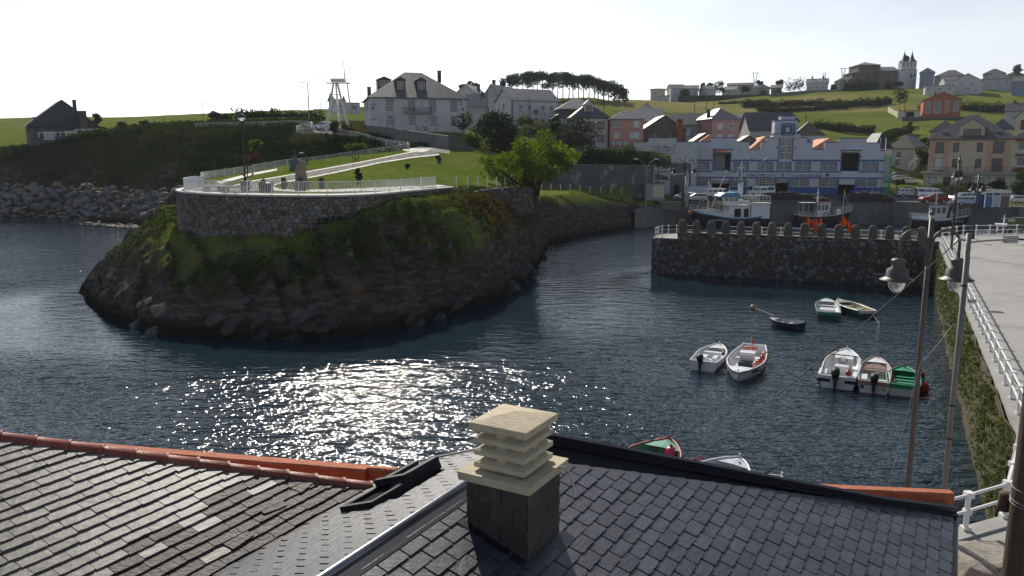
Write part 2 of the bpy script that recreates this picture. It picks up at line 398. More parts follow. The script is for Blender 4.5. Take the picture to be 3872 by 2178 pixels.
_gy_, _gx_ = np.gradient(gzz, YA, XA); slope = np.hypot(_gx_, _gy_).ravel()
rock = np.where((V[:, 1] < 136) & ~inT & (V[:, 0] > -46) & (V[:, 0] < 24), np.maximum(rock, smooth(slope + nn * .8, 1.1, 1.7)), rock)
scrub = np.where(~inT & (V[:, 1] < 118), smooth(vnoise(V[:, 0] + 9, V[:, 1], 6) + .25 * (V[:, 0] > -12) + .1, 0.05, .3) * smooth(8 - dd, 0, 4), 0)
scrub = np.where((V[:, 0] < -18) & (V[:, 1] > 118) & (V[:, 1] < 172) & ~inT, 1.0, scrub)
me = bpy.data.meshes.new('terrain'); me.from_pydata(V.tolist(), [], Q.tolist())
ca = me.color_attributes.new('mask', 'FLOAT_COLOR', 'POINT')
ca.data.foreach_set('color', np.stack([dry, scrub, rock, np.ones_like(dry)], -1).ravel().astype(np.float32))
me.shade_smooth()
me.polygons.foreach_set('use_smooth', (rock[Q].mean(1) < .5))
def terrain_material():
 m = bpy.data.materials.new('grass_and_rock'); t, b = nodes_of(m)
 g = nd(t, 'ShaderNodeNewGeometry'); P = g.outputs['Position']
 at = nd(t, 'ShaderNodeAttribute', attribute_name='mask'); sp = nd(t, 'ShaderNodeSeparateColor', {0: at.outputs[0]})
 nA = nd(t, 'ShaderNodeTexNoise', {'Vector': P, 'Scale': .09, 'Detail': 8.0, 'Roughness': .62})
 nB = nd(t, 'ShaderNodeTexNoise', {'Vector': P, 'Scale': 1.3, 'Detail': 6.0, 'Roughness': .7})
 rA = nd(t, 'ShaderNodeMapRange', {0: nA.outputs[0], 1: .38, 2: .62}); rB = nd(t, 'ShaderNodeMapRange', {0: nB.outputs[0], 1: .35, 2: .65})
 g1 = nd(t, 'ShaderNodeMixRGB', {0: rA.outputs[0], 1: (.12, .16, .030, 1), 2: (.18, .195, .05, 1)})
 g2 = nd(t, 'ShaderNodeMixRGB', {0: rB.outputs[0], 1: g1.outputs[0], 2: (.075, .105, .024, 1)}); g2.inputs[0].default_value = .5
 mB = nd(t, 'ShaderNodeMath', {0: rB.outputs[0], 1: .55}, operation='MULTIPLY'); t.links.new(mB.outputs[0], g2.inputs[0])
 dr = nd(t, 'ShaderNodeMixRGB', {0: rA.outputs[0], 1: (.24, .21, .085, 1), 2: (.19, .185, .065, 1)})
 g3 = nd(t, 'ShaderNodeMixRGB', {0: sp.outputs[0], 1: g2.outputs[0], 2: dr.outputs[0]})
 sc = nd(t, 'ShaderNodeMixRGB', {0: rB.outputs[0], 1: (.028, .040, .010, 1), 2: (.050, .048, .018, 1)})
 g4 = nd(t, 'ShaderNodeMixRGB', {0: sp.outputs[1], 1: g3.outputs[0], 2: sc.outputs[0]})
 # rock: bedded slate, tilted strata
 mp_ = nd(t, 'ShaderNodeMapping', {0: P}); mp_.inputs['Rotation'].default_value = (.5, .35, .3); mp_.inputs['Scale'].default_value = (.5, .5, 2.6)
 nR = nd(t, 'ShaderNodeTexNoise', {'Vector': mp_.outputs[0], 'Scale': 1.1, 'Detail': 10.0, 'Roughness': .68})
 rr = nd(t, 'ShaderNodeValToRGB', {0: nR.outputs[0]}); e = rr.color_ramp.elements
 e[0].position = .34; e[0].color = (.03, .027, .023, 1); e[1].position = .68; e[1].color = (.17, .158, .14, 1)
 x = e.new(.52); x.color = (.085, .076, .064, 1)
 nO = nd(t, 'ShaderNodeTexNoise', {'Vector': P, 'Scale': .35, 'Detail': 5.0}); rO = nd(t, 'ShaderNodeMapRange', {0: nO.outputs[0], 1: .55, 2: .68})
 ro = nd(t, 'ShaderNodeMixRGB', {0: rO.outputs[0], 1: rr.outputs[0], 2: (.14, .075, .03, 1)}); mO = nd(t, 'ShaderNodeMath', {0: rO.outputs[0], 1: .6}, operation='MULTIPLY'); t.links.new(mO.outputs[0], ro.inputs[0])
 sz = nd(t, 'ShaderNodeSeparateXYZ', {0: P}); wet = nd(t, 'ShaderNodeMapRange', {0: sz.outputs[2], 1: 1.3, 2: .4})
 wt = nd(t, 'ShaderNodeMixRGB', {0: wet.outputs[0], 1: ro.outputs[0], 2: (.020, .019, .014, 1)})
 fin = nd(t, 'ShaderNodeMixRGB', {0: sp.outputs[2], 1: g4.outputs[0], 2: wt.outputs[0]})
 t.links.new(fin.outputs[0], b.inputs['Base Color']); b.inputs['Roughness'].default_value = .85; b.inputs['Specular IOR Level'].default_value = .0
 hb = nd(t, 'ShaderNodeMixRGB', {0: sp.outputs[2], 1: nB.outputs[0], 2: nR.outputs[0]})
 bn = nd(t, 'ShaderNodeBump', {'Height': hb.outputs[0], 'Strength': .9, 'Distance': .35}); t.links.new(bn.outputs[0], b.inputs['Normal'])
 return m
me.materials.append(terrain_material())
ter = ob('terrain', me); tag(ter, kind='structure')
# ---------------------------------------------------------------- water
def water_material():
 m = bpy.data.materials.new('sea_water'); t, b = nodes_of(m)
 g = nd(t, 'ShaderNodeNewGeometry'); P = g.outputs['Position']
 b.inputs['Base Color'].default_value = (.008, .022, .034, 1); b.inputs['Roughness'].default_value = .08; b.inputs['IOR'].default_value = 1.333
 def wave(rot, sx, sy, scale, det, rough=.55):
  mp_ = nd(t, 'ShaderNodeMapping', {0: P}); mp_.inputs['Rotation'].default_value = (0, 0, rot); mp_.inputs['Scale'].default_value = (sx, sy, 1)
  return nd(t, 'ShaderNodeTexNoise', {'Vector': mp_.outputs[0], 'Scale': scale, 'Detail': det, 'Roughness': rough}).outputs[0]
 a = wave(.42, .42, 1, 1.15, 1.5); b1 = wave(.28, .55, 1, 3.3, 1.5, .5); c = wave(-.25, .6, 1, 8.0, 1)
 # lee of the mole and the cliffs is calmer: a broad patchy breeze map
 br = nd(t, 'ShaderNodeTexNoise', {'Vector': P, 'Scale': .045, 'Detail': 3.0}); brr = nd(t, 'ShaderNodeMapRange', {0: br.outputs[0], 1: .35, 2: .65, 3: .55, 4: 1.15})
 calm = brr.outputs[0]
 for cx_, cy_, rx_, ry_ in ((-17, 63, 25, 17.5), (27, 76, 17, 9)):
  mv = nd(t, 'ShaderNodeMapping', {0: P}); mv.inputs['Location'].default_value = (-cx_ / rx_, -cy_ / ry_, 0); mv.inputs['Scale'].default_value = (1 / rx_, 1 / ry_, 0)
  ln = nd(t, 'ShaderNodeVectorMath', {0: mv.outputs[0]}, operation='LENGTH'); rg_ = nd(t, 'ShaderNodeMapRange', {0: ln.outputs['Value'], 1: .95, 2: 1.36, 3: .17, 4: 1.0}, interpolation_type='SMOOTHSTEP')
  calm = nd(t, 'ShaderNodeMath', {0: calm, 1: rg_.outputs[0]}, operation='MULTIPLY').outputs[0]
 s1 = nd(t, 'ShaderNodeMath', {0: a, 1: 1.0}, operation='MULTIPLY'); s2 = nd(t, 'ShaderNodeMath', {0: b1, 1: .42}, operation='MULTIPLY'); s3 = nd(t, 'ShaderNodeMath', {0: c, 1: .16}, operation='MULTIPLY')
 q = nd(t, 'ShaderNodeMath', {0: s1.outputs[0], 1: s2.outputs[0]}, operation='ADD'); q2 = nd(t, 'ShaderNodeMath', {0: q.outputs[0], 1: s3.outputs[0]}, operation='ADD')
 q3 = nd(t, 'ShaderNodeMath', {0: q2.outputs[0], 1: calm}, operation='MULTIPLY')
 bn = nd(t, 'ShaderNodeBump', {'Height': q3.outputs[0], 'Strength': 1.0, 'Distance': .335}); t.links.new(bn.outputs[0], b.inputs['Normal'])
 return m
wb = MB(); wb.add([(-1500, -40, 0), (1500, -40, 0), (1500, 1500, 0), (-1500, 1500, 0)], [(0, 1, 2, 3)])
struct('water', wb, water_material())
# ---------------------------------------------------------------- foreground roofs
AZ = math.radians(29.6); PH = math.radians(20)
rc = Vector((math.sin(AZ), math.cos(AZ), 0)); rg = Vector((math.cos(AZ), -math.sin(AZ), 0)); ZU = Vector((0, 0, 1))
dR = rg * math.cos(PH) - ZU * math.sin(PH); nR_ = rg * math.sin(PH) + ZU * math.cos(PH)
dL = -rg * math.cos(PH) - ZU * math.sin(PH); nL_ = -rg * math.sin(PH) + ZU * math.cos(PH)
P0 = Vector((.13, 6.6, 8.32)); R0 = P0 - dR * 1.03; V0 = R0 + dL * 1.85 - rc * .2
class Plane:
 def __init__(s, o, c, d, n): s.o, s.c, s.d, s.n = o, c, d, n
 def p(s, c, d, h=0.0): return s.o + s.c * c + s.d * d + s.n * h
 def M(s, c, d, h=0.0, tilt=0.0, spin=0.0):
  up = (-s.d)
  x = s.c; y = up; z = s.n
  m = Matrix(((x.x, y.x, z.x, 0), (x.y, y.y, z.y, 0), (x.z, y.z, z.z, 0), (0, 0, 0, 1)))
  if m.to_3x3().determinant() < 0:
   m = Matrix(((-x.x, y.x, z.x, 0), (-x.y, y.y, z.y, 0), (-x.z, y.z, z.z, 0), (0, 0, 0, 1)))
  return Matrix.Translation(s.p(c, d, h)) @ m @ Matrix.Rotation(spin, 4, 'Z') @ Matrix.Rotation(tilt, 4, 'X')
PR = Plane(P0, rc, dR, nR_); PL = Plane(R0, rc, dL, nL_); PO = Plane(V0, rc, dR, nR_)
M_SL = mat('blue_slate', (.050, .054, .066), (.036, .039, .048), scale=5, rough=.42, bump=.18, bscale=8, spec=.5, obvar=.26, c3=(.066, .064, .06), s3=2.2, stretch=(1, 2.4, 1))
M_SLO = mat('weathered_slate', (.185, .175, .16), (.115, .108, .098), scale=4, rough=.48, bump=.2, bscale=7, spec=.18, obvar=.22, c3=(.07, .064, .055), s3=3.0, lo3=.6, hi3=.8, stretch=(1, 2.2, 1))
M_SLD = mat('lichen_dark_slate', (.07, .056, .044), (.042, .034, .028), scale=5, rough=.6, bump=.5, bscale=18, obvar=.2, c3=(.30, .29, .26), s3=5.0, lo3=.62, hi3=.8)
M_ZN = mat('dark_zinc', (.016, .017, .024), (.012, .013, .018), scale=3, rough=.42, metal=.0, bump=.05)
M_ZNB = mat('ridge_zinc', (.22, .23, .26), (.17, .18, .2), scale=4, rough=.3, metal=.85, bump=.06)
M_BLK = mat('black_paint', (.012, .012, .014), (.02, .02, .02), rough=.42)
M_TER = mat('terracotta', (.31, .085, .05), (.22, .06, .038), scale=6, rough=.5, bump=.25, bscale=30, obvar=.16, c3=(.16, .08, .05), s3=4, lo3=.6, hi3=.8)
M_ORG = mat('orange_render', (.46, .15, .075), (.37, .115, .055), scale=4, rough=.85, bump=.5, bscale=14, c3=(.52, .28, .2), s3=1.6, lo3=.58, hi3=.75)
M_LIME = mat('cast_stone', (.55, .48, .34), (.45, .39, .27), scale=7, rough=.85, bump=.35, bscale=40, c3=(.26, .23, .13), s3=3.2, lo3=.6, hi3=.82)
M_UND = mat('roof_underlay', (.012, .012, .013), rough=.9)
M_WALLG = mat('grey_render', (.36, .35, .33), (.29, .285, .27), scale=2, rough=.9, bump=.2)
def slate_mesh(name, w, hgt, th, m, chip, seed):
 r = random.Random(seed); nb = 7; b = MB(); T = []; Bt = []
 for i in range(nb + 1):
  x = -w / 2 + w * i / nb; y = (r.random() - .3) * chip
  if i in (0, nb): y = r.random() * chip * 1.6
  T.append((x, y, th)); Bt.append((x, y + (r.random() - .2) * chip * .5, 0))
 T += [(w / 2, hgt, th), (-w / 2, hgt, th)]; Bt += [(w / 2, hgt, 0), (-w / 2, hgt, 0)]
 n = len(T); b.add(T + Bt, [tuple(range(n)), tuple(range(2 * n - 1, n - 1, -1))] + [(n + i, n + (i + 1) % n, (i + 1) % n, i) for i in range(n)])
 return b.mesh(name, m)
def clip_poly(P, a, b, keep):
 """keep the part of 2d polygon P on the side of line a-b where 'keep' lies"""
 def sd(p): return (b[0] - a[0]) * (p[1] - a[1]) - (b[1] - a[1]) * (p[0] - a[0])
 sg = 1 if sd(keep) > 0 else -1; Q = []
 for i in range(len(P)):
  p, q = P[i], P[(i + 1) % len(P)]; u, v = sd(p) * sg, sd(q) * sg
  if u >= 0: Q.append(p)
  if (u > 0 > v) or (u < 0 < v):
   t = u / (u - v); Q.append((p[0] + (q[0] - p[0]) * t, p[1] + (q[1] - p[1]) * t))
 return Q
def area2(P): return abs(sum(P[i][0] * P[(i + 1) % len(P)][1] - P[(i + 1) % len(P)][0] * P[i][1] for i in range(len(P)))) / 2 if len(P) > 2 else 0
def in_view(p):
 q = Vector(p) - Vector((0, 0, HC)); dpt = q.y * cT - q.z * sT
 if dpt < .3: return False
 x = CX + FPX * q.x / dpt; y = CY - FPX * (q.y * sT + q.z * cT) / dpt
 return -60 < x < 3932 and y < 2240
def lay_slates(pl, roof, name, bounds, cuts, wd, ex, th, meshes, matfn, budget, holes=(), irregular=0.0, gap=.02, lift=.03):
 """courses of slates on plane pl inside bounds (c0,c1,d0,d1), cut by half planes; single slates become parts, the rest one stuff part"""
 c0, c1, d0, d1 = bounds; n = 0; row = 0; d = d1; cand = []
 while d > d0:
  off = (wd * .5 if row % 2 else 0) + (rnd.random() - .5) * irregular * .2
  c = c0 - off
  while c < c1:
   wv = wd * (1 + (rnd.random() - .5) * irregular)
   P = [(c + gap / 2, d), (c + wv - gap / 2, d), (c + wv - gap / 2, d - ex * 2.15), (c + gap / 2, d - ex * 2.15)]
   vis = [(c + gap / 2, d), (c + wv - gap / 2, d), (c + wv - gap / 2, d - ex), (c + gap / 2, d - ex)]
   Q = P; Vv = vis
   for a, b, k in cuts:
    Q = clip_poly(Q, a, b, k) if Q else Q
    Vv = clip_poly(Vv, a, b, k) if Vv else Vv
   mid = (c + wv / 2, d - ex * .5)
   if Q and Vv and area2(Vv) > .002 and not any(h[0] < mid[0] < h[1] and h[2] < mid[1] < h[3] for h in holes):
    cand.append((area2(Q) > area2(P) * .985, Q, c + wv / 2, wv, d))
   c += wv
  d -= ex; row += 1
 tilt = -(lift - .004) / (ex * 2.15)
 stuff = MB(); st_m = None
 def pv(t): return in_view(pl.p(t[2], t[4], 0))
 cand.sort(key=lambda t: -1 if pv(t) else 1)
 for whole, Q, cc_, wv, dd_ in cand:
  vis_ = in_view(pl.p(cc_, dd_)) or in_view(pl.p(cc_ - .2, dd_ - .1)) or in_view(pl.p(cc_ + .2, dd_ - .15))
  jit = rnd.random() * .006; m_ = matfn(cc_, dd_)
  if vis_ and n < budget:
   n += 1
   if whole:
    k = min(range(len(meshes)), key=lambda i: (abs(meshes[i][0] - wv) > .03, rnd.random()))
    o = ob(name, meshes[k][1], roof)
    sp = (rnd.random() - .5) * .03 * (1 + irregular * 2)
    o.matrix_world = pl.M(cc_, dd_ - (rnd.random() * .02 if irregular else rnd.random() * .004), lift + jit, tilt, sp) @ Matrix.Diagonal((wv / meshes[k][0], 1, 1, 1))
    if m_ is not meshes[k][1].materials[0]:
     o.material_slots[0].link = 'OBJECT'; o.material_slots[0].material = m_
   else:
    b = MB(); hh = lambda q: lift + jit - (dd_ - q[1]) / (ex * 2.15) * (lift - .004)
    P3 = [pl.p(q[0], q[1], hh(q) + th) for q in Q]
    b.slab(P3, th, pl.n); b.build(name, m_, roof)
  else:
   hh = lambda q: lift + jit - (dd_ - q[1]) / (ex * 2.15) * (lift - .004)
   stuff.slab([pl.p(q[0], q[1], hh(q) + th) for q in Q], th, pl.n); st_m = m_
 if stuff.f: tag(stuff.build(name + '_cover', st_m, roof), kind='stuff')
 return n
# ---- near house -------------------------------------------------------------
nh = thing('slate_roofed_house', 'near house with dark blue slate roof, stone-capped chimney and orange parapet', 'house', (2, 8, 4))
bpy.context.view_layer.update()
def pchild(o, par):
 o.parent = par; o.matrix_parent_inverse = Matrix.Translation(par.location).inverted(); return o
class Holder: pass
roofR = ob('roof', None, nh); roofR.location = (-2, -8, -4)
# underlay sheets
ub = MB()
RB = [(-3.0, -1.03), (1.86, -1.03), (2.12, -.87), (5.16, 2.75), (6.07, 3.66), (1.6, 3.66)]
ub.slab([PR.p(c, d, -.006) for c, d in RB], .06, nR_)
LB = [(-2.4, 0), (1.97, 0), (1.86, 1.85), (-2.4, 1.85)]
ub.slab([PL.p(c, d, -.006) for c, d in reversed(LB)], .06, nL_)
ub.build('underlay', M_UND, roofR)
slm = [(.305, slate_mesh('slate', .285, .327, .012, M_SL, .012, s)) for s in range(8)]
cutsR = [((1.86, -1.03), (2.12, -.87), (0, 0)), ((2.12, -.87), (5.16, 2.75), (2, 2)), ((5.16, 2.75), (6.07, 3.66), (4, 3)), ((-10, -1.0), (10, -1.0), (0, 1)), ((-10, 3.68), (10, 3.68), (0, 1))]
CH_W, CH_V = .63, .66          # chimney size along rg and rc
hole = (0.03, CH_V - .03, -CH_W / math.cos(PH) + .03, -.03)
lay_slates(PR, roofR, 'slate', (-2.2, 6.2, -1.0, 3.66), cutsR, .305, .152, .012, slm, lambda c, d: M_SL, 215, [hole])
cutsL = [((-10, .02), (10, .02), (0, 1)), ((1.97, 0), (1.86, 1.85), (0, 1)), ((-10, 1.9), (10, 1.9), (0, 1))]
lay_slates(PL, roofR, 'slate', (-2.2, 2.1, .02, 1.86), cutsL, .305, .152, .012, slm, lambda c, d: M_SL, 80, [(.25, 1.35, .8, 1.5)])
# ridge capping: bright roll, dark flange on the right slope
b = MB(); N = 14
prof = [(PR, .150, .034), (PR, .145, .044), (PR, .03, .05), (PR, -.012, .062)]
for k in range(1):
 secs = []
 for c in np.linspace(-2.6, 1.95, N):
  q = [PR.p(c, -1.03 + .165, .030), PR.p(c, -1.03 + .16, .042), PR.p(c, -1.03 + .02, .048)]
  secs.append([tuple(x) for x in q])
 b.loft(secs)
b.build('ridge_flange', M_ZN, roofR)
b = MB(); secs = []
for c in np.linspace(-2.6, 1.95, N):
 q = [PR.p(c, -1.03 + .021, .046), PR.p(c, -1.03 + .012, .066), R0 + rc * c + ZU * .088, PL.p(c, .03, .066), PL.p(c, .07, .040), PL.p(c, .072, .030)]
 secs.append([tuple(x) for x in q])
b.loft(secs); b.build('ridge_capping', M_ZNB, roofR, smooth=True)
# verge flashings
def verge(pl, pts, h0, h1, th, name, m, roof, lip=.05):
 b = MB()
 for (a, e) in zip(pts[:-1], pts[1:]):
  A_, E_ = pl.p(*a), pl.p(*e); dv = (E_ - A_).normalized(); sd = dv.cross(pl.n).normalized()
  if (pl.p(0, .6) - A_).dot(sd) > 0: sd = -sd
  q = lambda t, s_, h: tuple((A_ if t == 0 else E_) + sd * s_ + pl.n * h)
  P = [q(0, -lip, h0 + .012), q(0, 0, h0 + .02), q(0, 0, h1), q(0, th, h1 + .006), q(0, th, h0 - .14), q(0, -lip, h0 - .01)]
  P2 = [q(1, -lip, h0 + .012), q(1, 0, h0 + .02), q(1, 0, h1), q(1, th, h1 + .006), q(1, th, h0 - .14), q(1, -lip, h0 - .01)]
  b.loft([P, P2], close=True)
 return b.build(name, m, roof)
verge(PR, [(1.80, -1.06), (2.12, -.87), (5.16, 2.75), (6.12, 3.70)], .03, .125, .05, 'verge_flashing', M_ZN, roofR)
verge(PL, [(1.97, -.05), (1.86, 1.9)], .03, .06, .04, 'verge_flashing', M_ZN, roofR)
# eave fascia and gutter on the street side
b = MB(); A_, E_ = PR.p(1.0, 3.70, -.01), PR.p(6.12, 3.70, -.01)
secs = []
for t in (0, 1):
 p = A_.lerp(E_, t); secs.append([tuple(p + rg * x + ZU * z) for x, z in ((-.02, .02), (.03, .012), (.05, -.06), (.03, -.12), (-.02, -.14), (-.03, -.2), (-.06, -.2))])
b.loft(secs, close=True); b.build('eave_gutter', M_BLK, roofR)
# house walls under the roofs
def skirt(poly, ztop, zb, m, par, name):
 b = MB(); n = len(poly); P = [(x, y, zb) for x, y in poly] + [(x, y, zt) for (x, y), zt in zip(poly, ztop)]
 b.add(P, [(i, (i + 1) % n, n + (i + 1) % n, n + i) for i in range(n)] + [tuple(range(n, 2 * n))]); return b.build(name, m, par)
q = [PR.p(-3, -1.0, -.12), PR.p(1.3, 3.5, -.12), PR.p(5.8, 3.5, -.12), PR.p(4.95, 2.70, -.12), PR.p(1.9, -.85, -.12), PR.p(1.7, -1.0, -.12)]
skirt([(p.x, p.y) for p in q], [p.z for p in q], 3.9, M_ORG, roofR, 'front_wall')
q = [PL.p(-2.4, .03, -.12), PL.p(1.8, .03, -.12), PL.p(1.72, 1.8, -.12), PL.p(-2.4, 1.8, -.12)]
skirt([(p.x, p.y) for p in q][::-1], [p.z for p in q][::-1], 3.9, M_ORG, roofR, 'side_wall')
# orange parapet on the sea front
def parapet(a, b_, z, th, hgt, name, par, m):
 bb_ = MB(); a, b_ = Vector(a), Vector(b_); dv = (b_ - a).normalized(); sd = Vector((dv.y, -dv.x, 0)); n = 24; r = random.Random(3)
 secs = []
 for i in range(n + 1):
  p = a.lerp(b_, i / n); e = (r.random() - .5) * .012
  secs.append([tuple(p + sd * x + ZU * (zz - 0)) for x, zz in ((0, -hgt), (0, -.012), (.012, 0), (th - .03 + e, .004), (th + e * .5, -.02 + e), (th - .004, -.06), (th, -hgt))])
 bb_.loft(secs, close=True); return bb_.build(name, m, par)
pa = W(2880, 1818, 7.3); pb = W(3590, 1850, 7.3)
parapet(pa, pb, 7.3, .18, 3.6, 'parapet', roofR, M_ORG)
# roof window on the seaward slope: frame, sash, hood
sk = ob('roof_window', None, roofR)
def pbox(pl, c0, c1, d0, d1, h0, h1, name, m, par, mb=None):
 b = mb or MB(); P = [pl.p(c, d, h) for h in (h0, h1) for c, d in ((c0, d0), (c1, d0), (c1, d1), (c0, d1))]
 b.add(P, [(0, 1, 2, 3), (7, 6, 5, 4), (0, 4, 5, 1), (1, 5, 6, 2), (2, 6, 7, 3), (3, 7, 4, 0)])
 return b if mb is not None else b.build(name, m, par)
b = MB()
for a in ((.15, 1.4, .98, 1.04), (.15, 1.4, 1.40, 1.46), (.15, .22, 1.04, 1.40), (1.33, 1.4, 1.04, 1.40)): pbox(PL, *a, -.02, .10, None, None, None, b)
b.build('window_frame', M_BLK, sk)
pbox(PL, .22, 1.33, 1.04, 1.40, .02, .055, 'pane', mat('roof_glass', (.05, .06, .07), (.04, .05, .06), rough=.06, spec=.8), sk)
b = MB(); pbox(PL, .78, 1.42, 1.0, 1.1, .10, .17, None, None, None, b); pbox(PL, .78, 1.42, 1.32, 1.42, .10, .16, None, None, None, b); pbox(PL, .74, .82, .98, 1.44, .10, .18, None, None, None, b)
b.build('sash_hood', M_BLK, sk)
# chimney
ch = ob('chimney', None, nh); ch.location = (-2, -8, -4)
def chp(u, v, z): return P0 + rc * u - rg * v + ZU * z          # u along rc (0..V), v away from the street (0..W)
def chbox(u0, u1, v0, v1, z0, z1, mb): P = [chp(u, v, z) for z in (z0, z1) for u, v in ((u0, v0), (u0, v1), (u1, v1), (u1, v0))]; mb.add(P, [(0, 1, 2, 3), (7, 6, 5, 4), (4, 5, 1, 0), (5, 6, 2, 1), (6, 7, 3, 2), (7, 4, 0, 3)])
M_CHS = mat('chimney_slate', (.055, .051, .045), (.038, .035, .031), scale=4, rough=.55, bump=.4, bscale=18, obvar=.3, c3=(.085, .078, .066), s3=2.5)
b = MB(); chbox(.02, CH_V - .02, .02, CH_W - .02, -.35, .71, b); b.build('stack_core', M_UND, ch)
zt = .71
for face in range(4):                                         # hung slates on each face of the stack
 Lf = CH_V if face % 2 else CH_W; rows = 6; hrow = (zt + .45) / rows
 for i in range(rows):
  cuts_ = [0] + ([.42, .8] if i % 2 else [.22, .6]) + [1]
  for a0, a1 in zip(cuts_[:-1], cuts_[1:]):
   w0, w1 = a0 * Lf + .003, a1 * Lf - .003; z0_, z1_ = -.45 + i * hrow + rnd.random() * .012, -.45 + (i + 1) * hrow + .03
   if z1_ > zt: z1_ = zt
   e0, e1 = .016, .004
   def fp(wv, z, e):
    if face == 0: return chp(-e, wv, z)
    if face == 2: return chp(CH_V + e, wv, z)
    if face == 1: return chp(wv, -e, z)
    return chp(wv, CH_W + e, z)
   if z1_ < -.34: continue
   P = [fp(w0, z0_, e0), fp(w1, z0_, e0), fp(w1, z1_, e1), fp(w0, z1_, e1), fp(w0, z0_, -.01), fp(w1, z0_, -.01), fp(w1, z1_, -.01), fp(w0, z1_, -.01)]
   b = MB(); b.add(P, [(0, 1, 2, 3), (7, 6, 5, 4), (0, 4, 5, 1), (1, 5, 6, 2), (2, 6, 7, 3), (3, 7, 4, 0)]); b.build('slate', M_CHS, ch)
def frus(u0, u1, v0, v1, z0, grow, z1, name, m, par, bev=.0):
 b = MB(); a = [chp(u, v, z0) for u, v in ((u0, v0), (u0, v1), (u1, v1), (u1, v0))]; g = grow
 c_ = [chp(u, v, z1) for u, v in ((u0 - g, v0 - g), (u0 - g, v1 + g), (u1 + g, v1 + g), (u1 + g, v0 - g))]
 b.add(a + c_, [(0, 1, 2, 3), (7, 6, 5, 4), (4, 5, 1, 0), (5, 6, 2, 1), (6, 7, 3, 2), (7, 4, 0, 3)]); return b.build(name, m, par)
frus(-.062, CH_V + .062, -.062, CH_W + .062, .705, .006, .785, 'base_slab', M_LIME, ch)
b = MB(); chbox(.1, CH_V - .1, .1, CH_W - .1, .78, .82, b); b.build('plinth', M_LIME, ch)
lz = .815
for i in range(3):                                            # three louvre trays on corner stubs
 lv = ob('louvre', None, ch); e = .03
 b = MB(); a = [(-.0, -.0)]; u0, u1, v0, v1 = .10, CH_V - .10, .10, CH_W - .10
 z0 = lz + i * .121
 R1 = [chp(u, v, z0) for u, v in ((u0 - .055, v0 - .055), (u0 - .055, v1 + .055), (u1 + .055, v1 + .055), (u1 + .055, v0 - .055))]
 R2 = [p + ZU * .046 for p in R1]
 R3 = [chp(u, v, z0 + .10) for u, v in ((u0 + .05, v0 + .05), (u0 + .05, v1 - .05), (u1 - .05, v1 - .05), (u1 - .05, v0 + .05))]
 b.loft([[tuple(p) for p in R] for R in (R1, R2, R3)], close=True); b.build('tray', M_LIME, lv)
 for u, v, a, c_ in ((.16, .16, .04, .04), (.16, CH_W - .16, .04, .04), (CH_V - .16, .16, .04, .04), (CH_V - .16, CH_W - .16, .04, .04), (CH_V / 2, .12, .045, .03), (CH_V / 2, CH_W - .12, .045, .03), (.12, CH_W / 2, .03, .045), (CH_V - .12, CH_W / 2, .03, .045)):
  b = MB(); chbox(u - a, u + a, v - c_, v + c_, z0 + .045, z0 + .125, b); b.build('spacer', M_LIME, lv)
zc = lz + 3 * .121 + .002
b = MB(); E_ = -.012
R = lambda g, z: [tuple(chp(u, v, z)) for u, v in ((-g, -g), (-g, CH_W + g), (CH_V + g, CH_W + g), (CH_V + g, -g))]
top = tuple(chp(CH_V / 2, CH_W / 2, zc + .135))
b.loft([R(E_ - .008, zc), R(E_, zc + .008), R(E_, zc + .07)], close=True); o_ = len(b.v); b.add(R(E_ - .004, zc + .072) + [top], [(0, 1, 4), (1, 2, 4), (2, 3, 4), (3, 0, 4)])
b.build('cap', M_LIME, ch)
b = MB(); hp = [chp(CH_V * .78, -.05, .76), chp(CH_V * .80, -.12, .78), chp(CH_V * .82, -.18, .72), chp(CH_V * .82, -.21, .60), chp(CH_V * .82, -.22, .54)]
b.tube(hp, .012, 8); b.build('hose_end', mat('pale_hose', (.5, .48, .4), rough=.5), ch)
# lead apron at the foot of the chimney
b = MB(); pbox(PR, -.10, .0, -.74, .06, .02, .045, None, None, None, b); pbox(PR, -.05, CH_V + .06, .0, .16, .02, .042, None, None, None, b); b.build('lead_apron', M_ZN, ch)
# ---- old house on the left ---------------------------------------------------
oh = thing('old_slate_house', 'old house with pale weathered slate roof edged by terracotta ridge tiles', 'house', (-4, 8, 4))
roofO = ob('roof', None, oh); roofO.location = (4, -8, -4)
b = MB(); OB = [(-4.2, -4.4), (-2.75, -4.3), (1.24, 0.0), (-4.2, 0.0)]
b.slab([PO.p(c, d, -.006) for c, d in OB], .06, nR_); b.build('underlay', M_UND, roofO)
slo = [(wv, slate_mesh('slate', wv - .008, .28, .018, M_SLO, .006, 100 + s)) for s, wv in enumerate((.24, .28, .31, .34, .38, .30, .33))]
tl_a, tl_b = (-1.47, -2.95), (1.24, -.02)
cutsO = [(tl_a, tl_b, (-2, 0)), ((-10, .0), (10, .0), (0, -1))]
def omat(c, d): return M_SLD if (d > -.62 + .5 * (rnd.random() - .5) - max(0, c) * .15 and rnd.random() < .96) else M_SLO
lay_slates(PO, roofO, 'slate', (-3.6, 1.3, -3.6, -.01), cutsO, .315, .13, .018, slo, omat, 190, irregular=.45, gap=.008, lift=.042)
# a few loose slates lying on top
for c, d, sp in ((-.55, -.16, .12), (.05, -.34, -.14), (.62, -.42, .2)):
 o = ob('loose_slate', slo[2][1], roofO); o.matrix_world = PO.M(c, d, .05, -.1, sp)
 if d > -1: o.material_slots[0].link = 'OBJECT'; o.material_slots[0].material = M_SLD
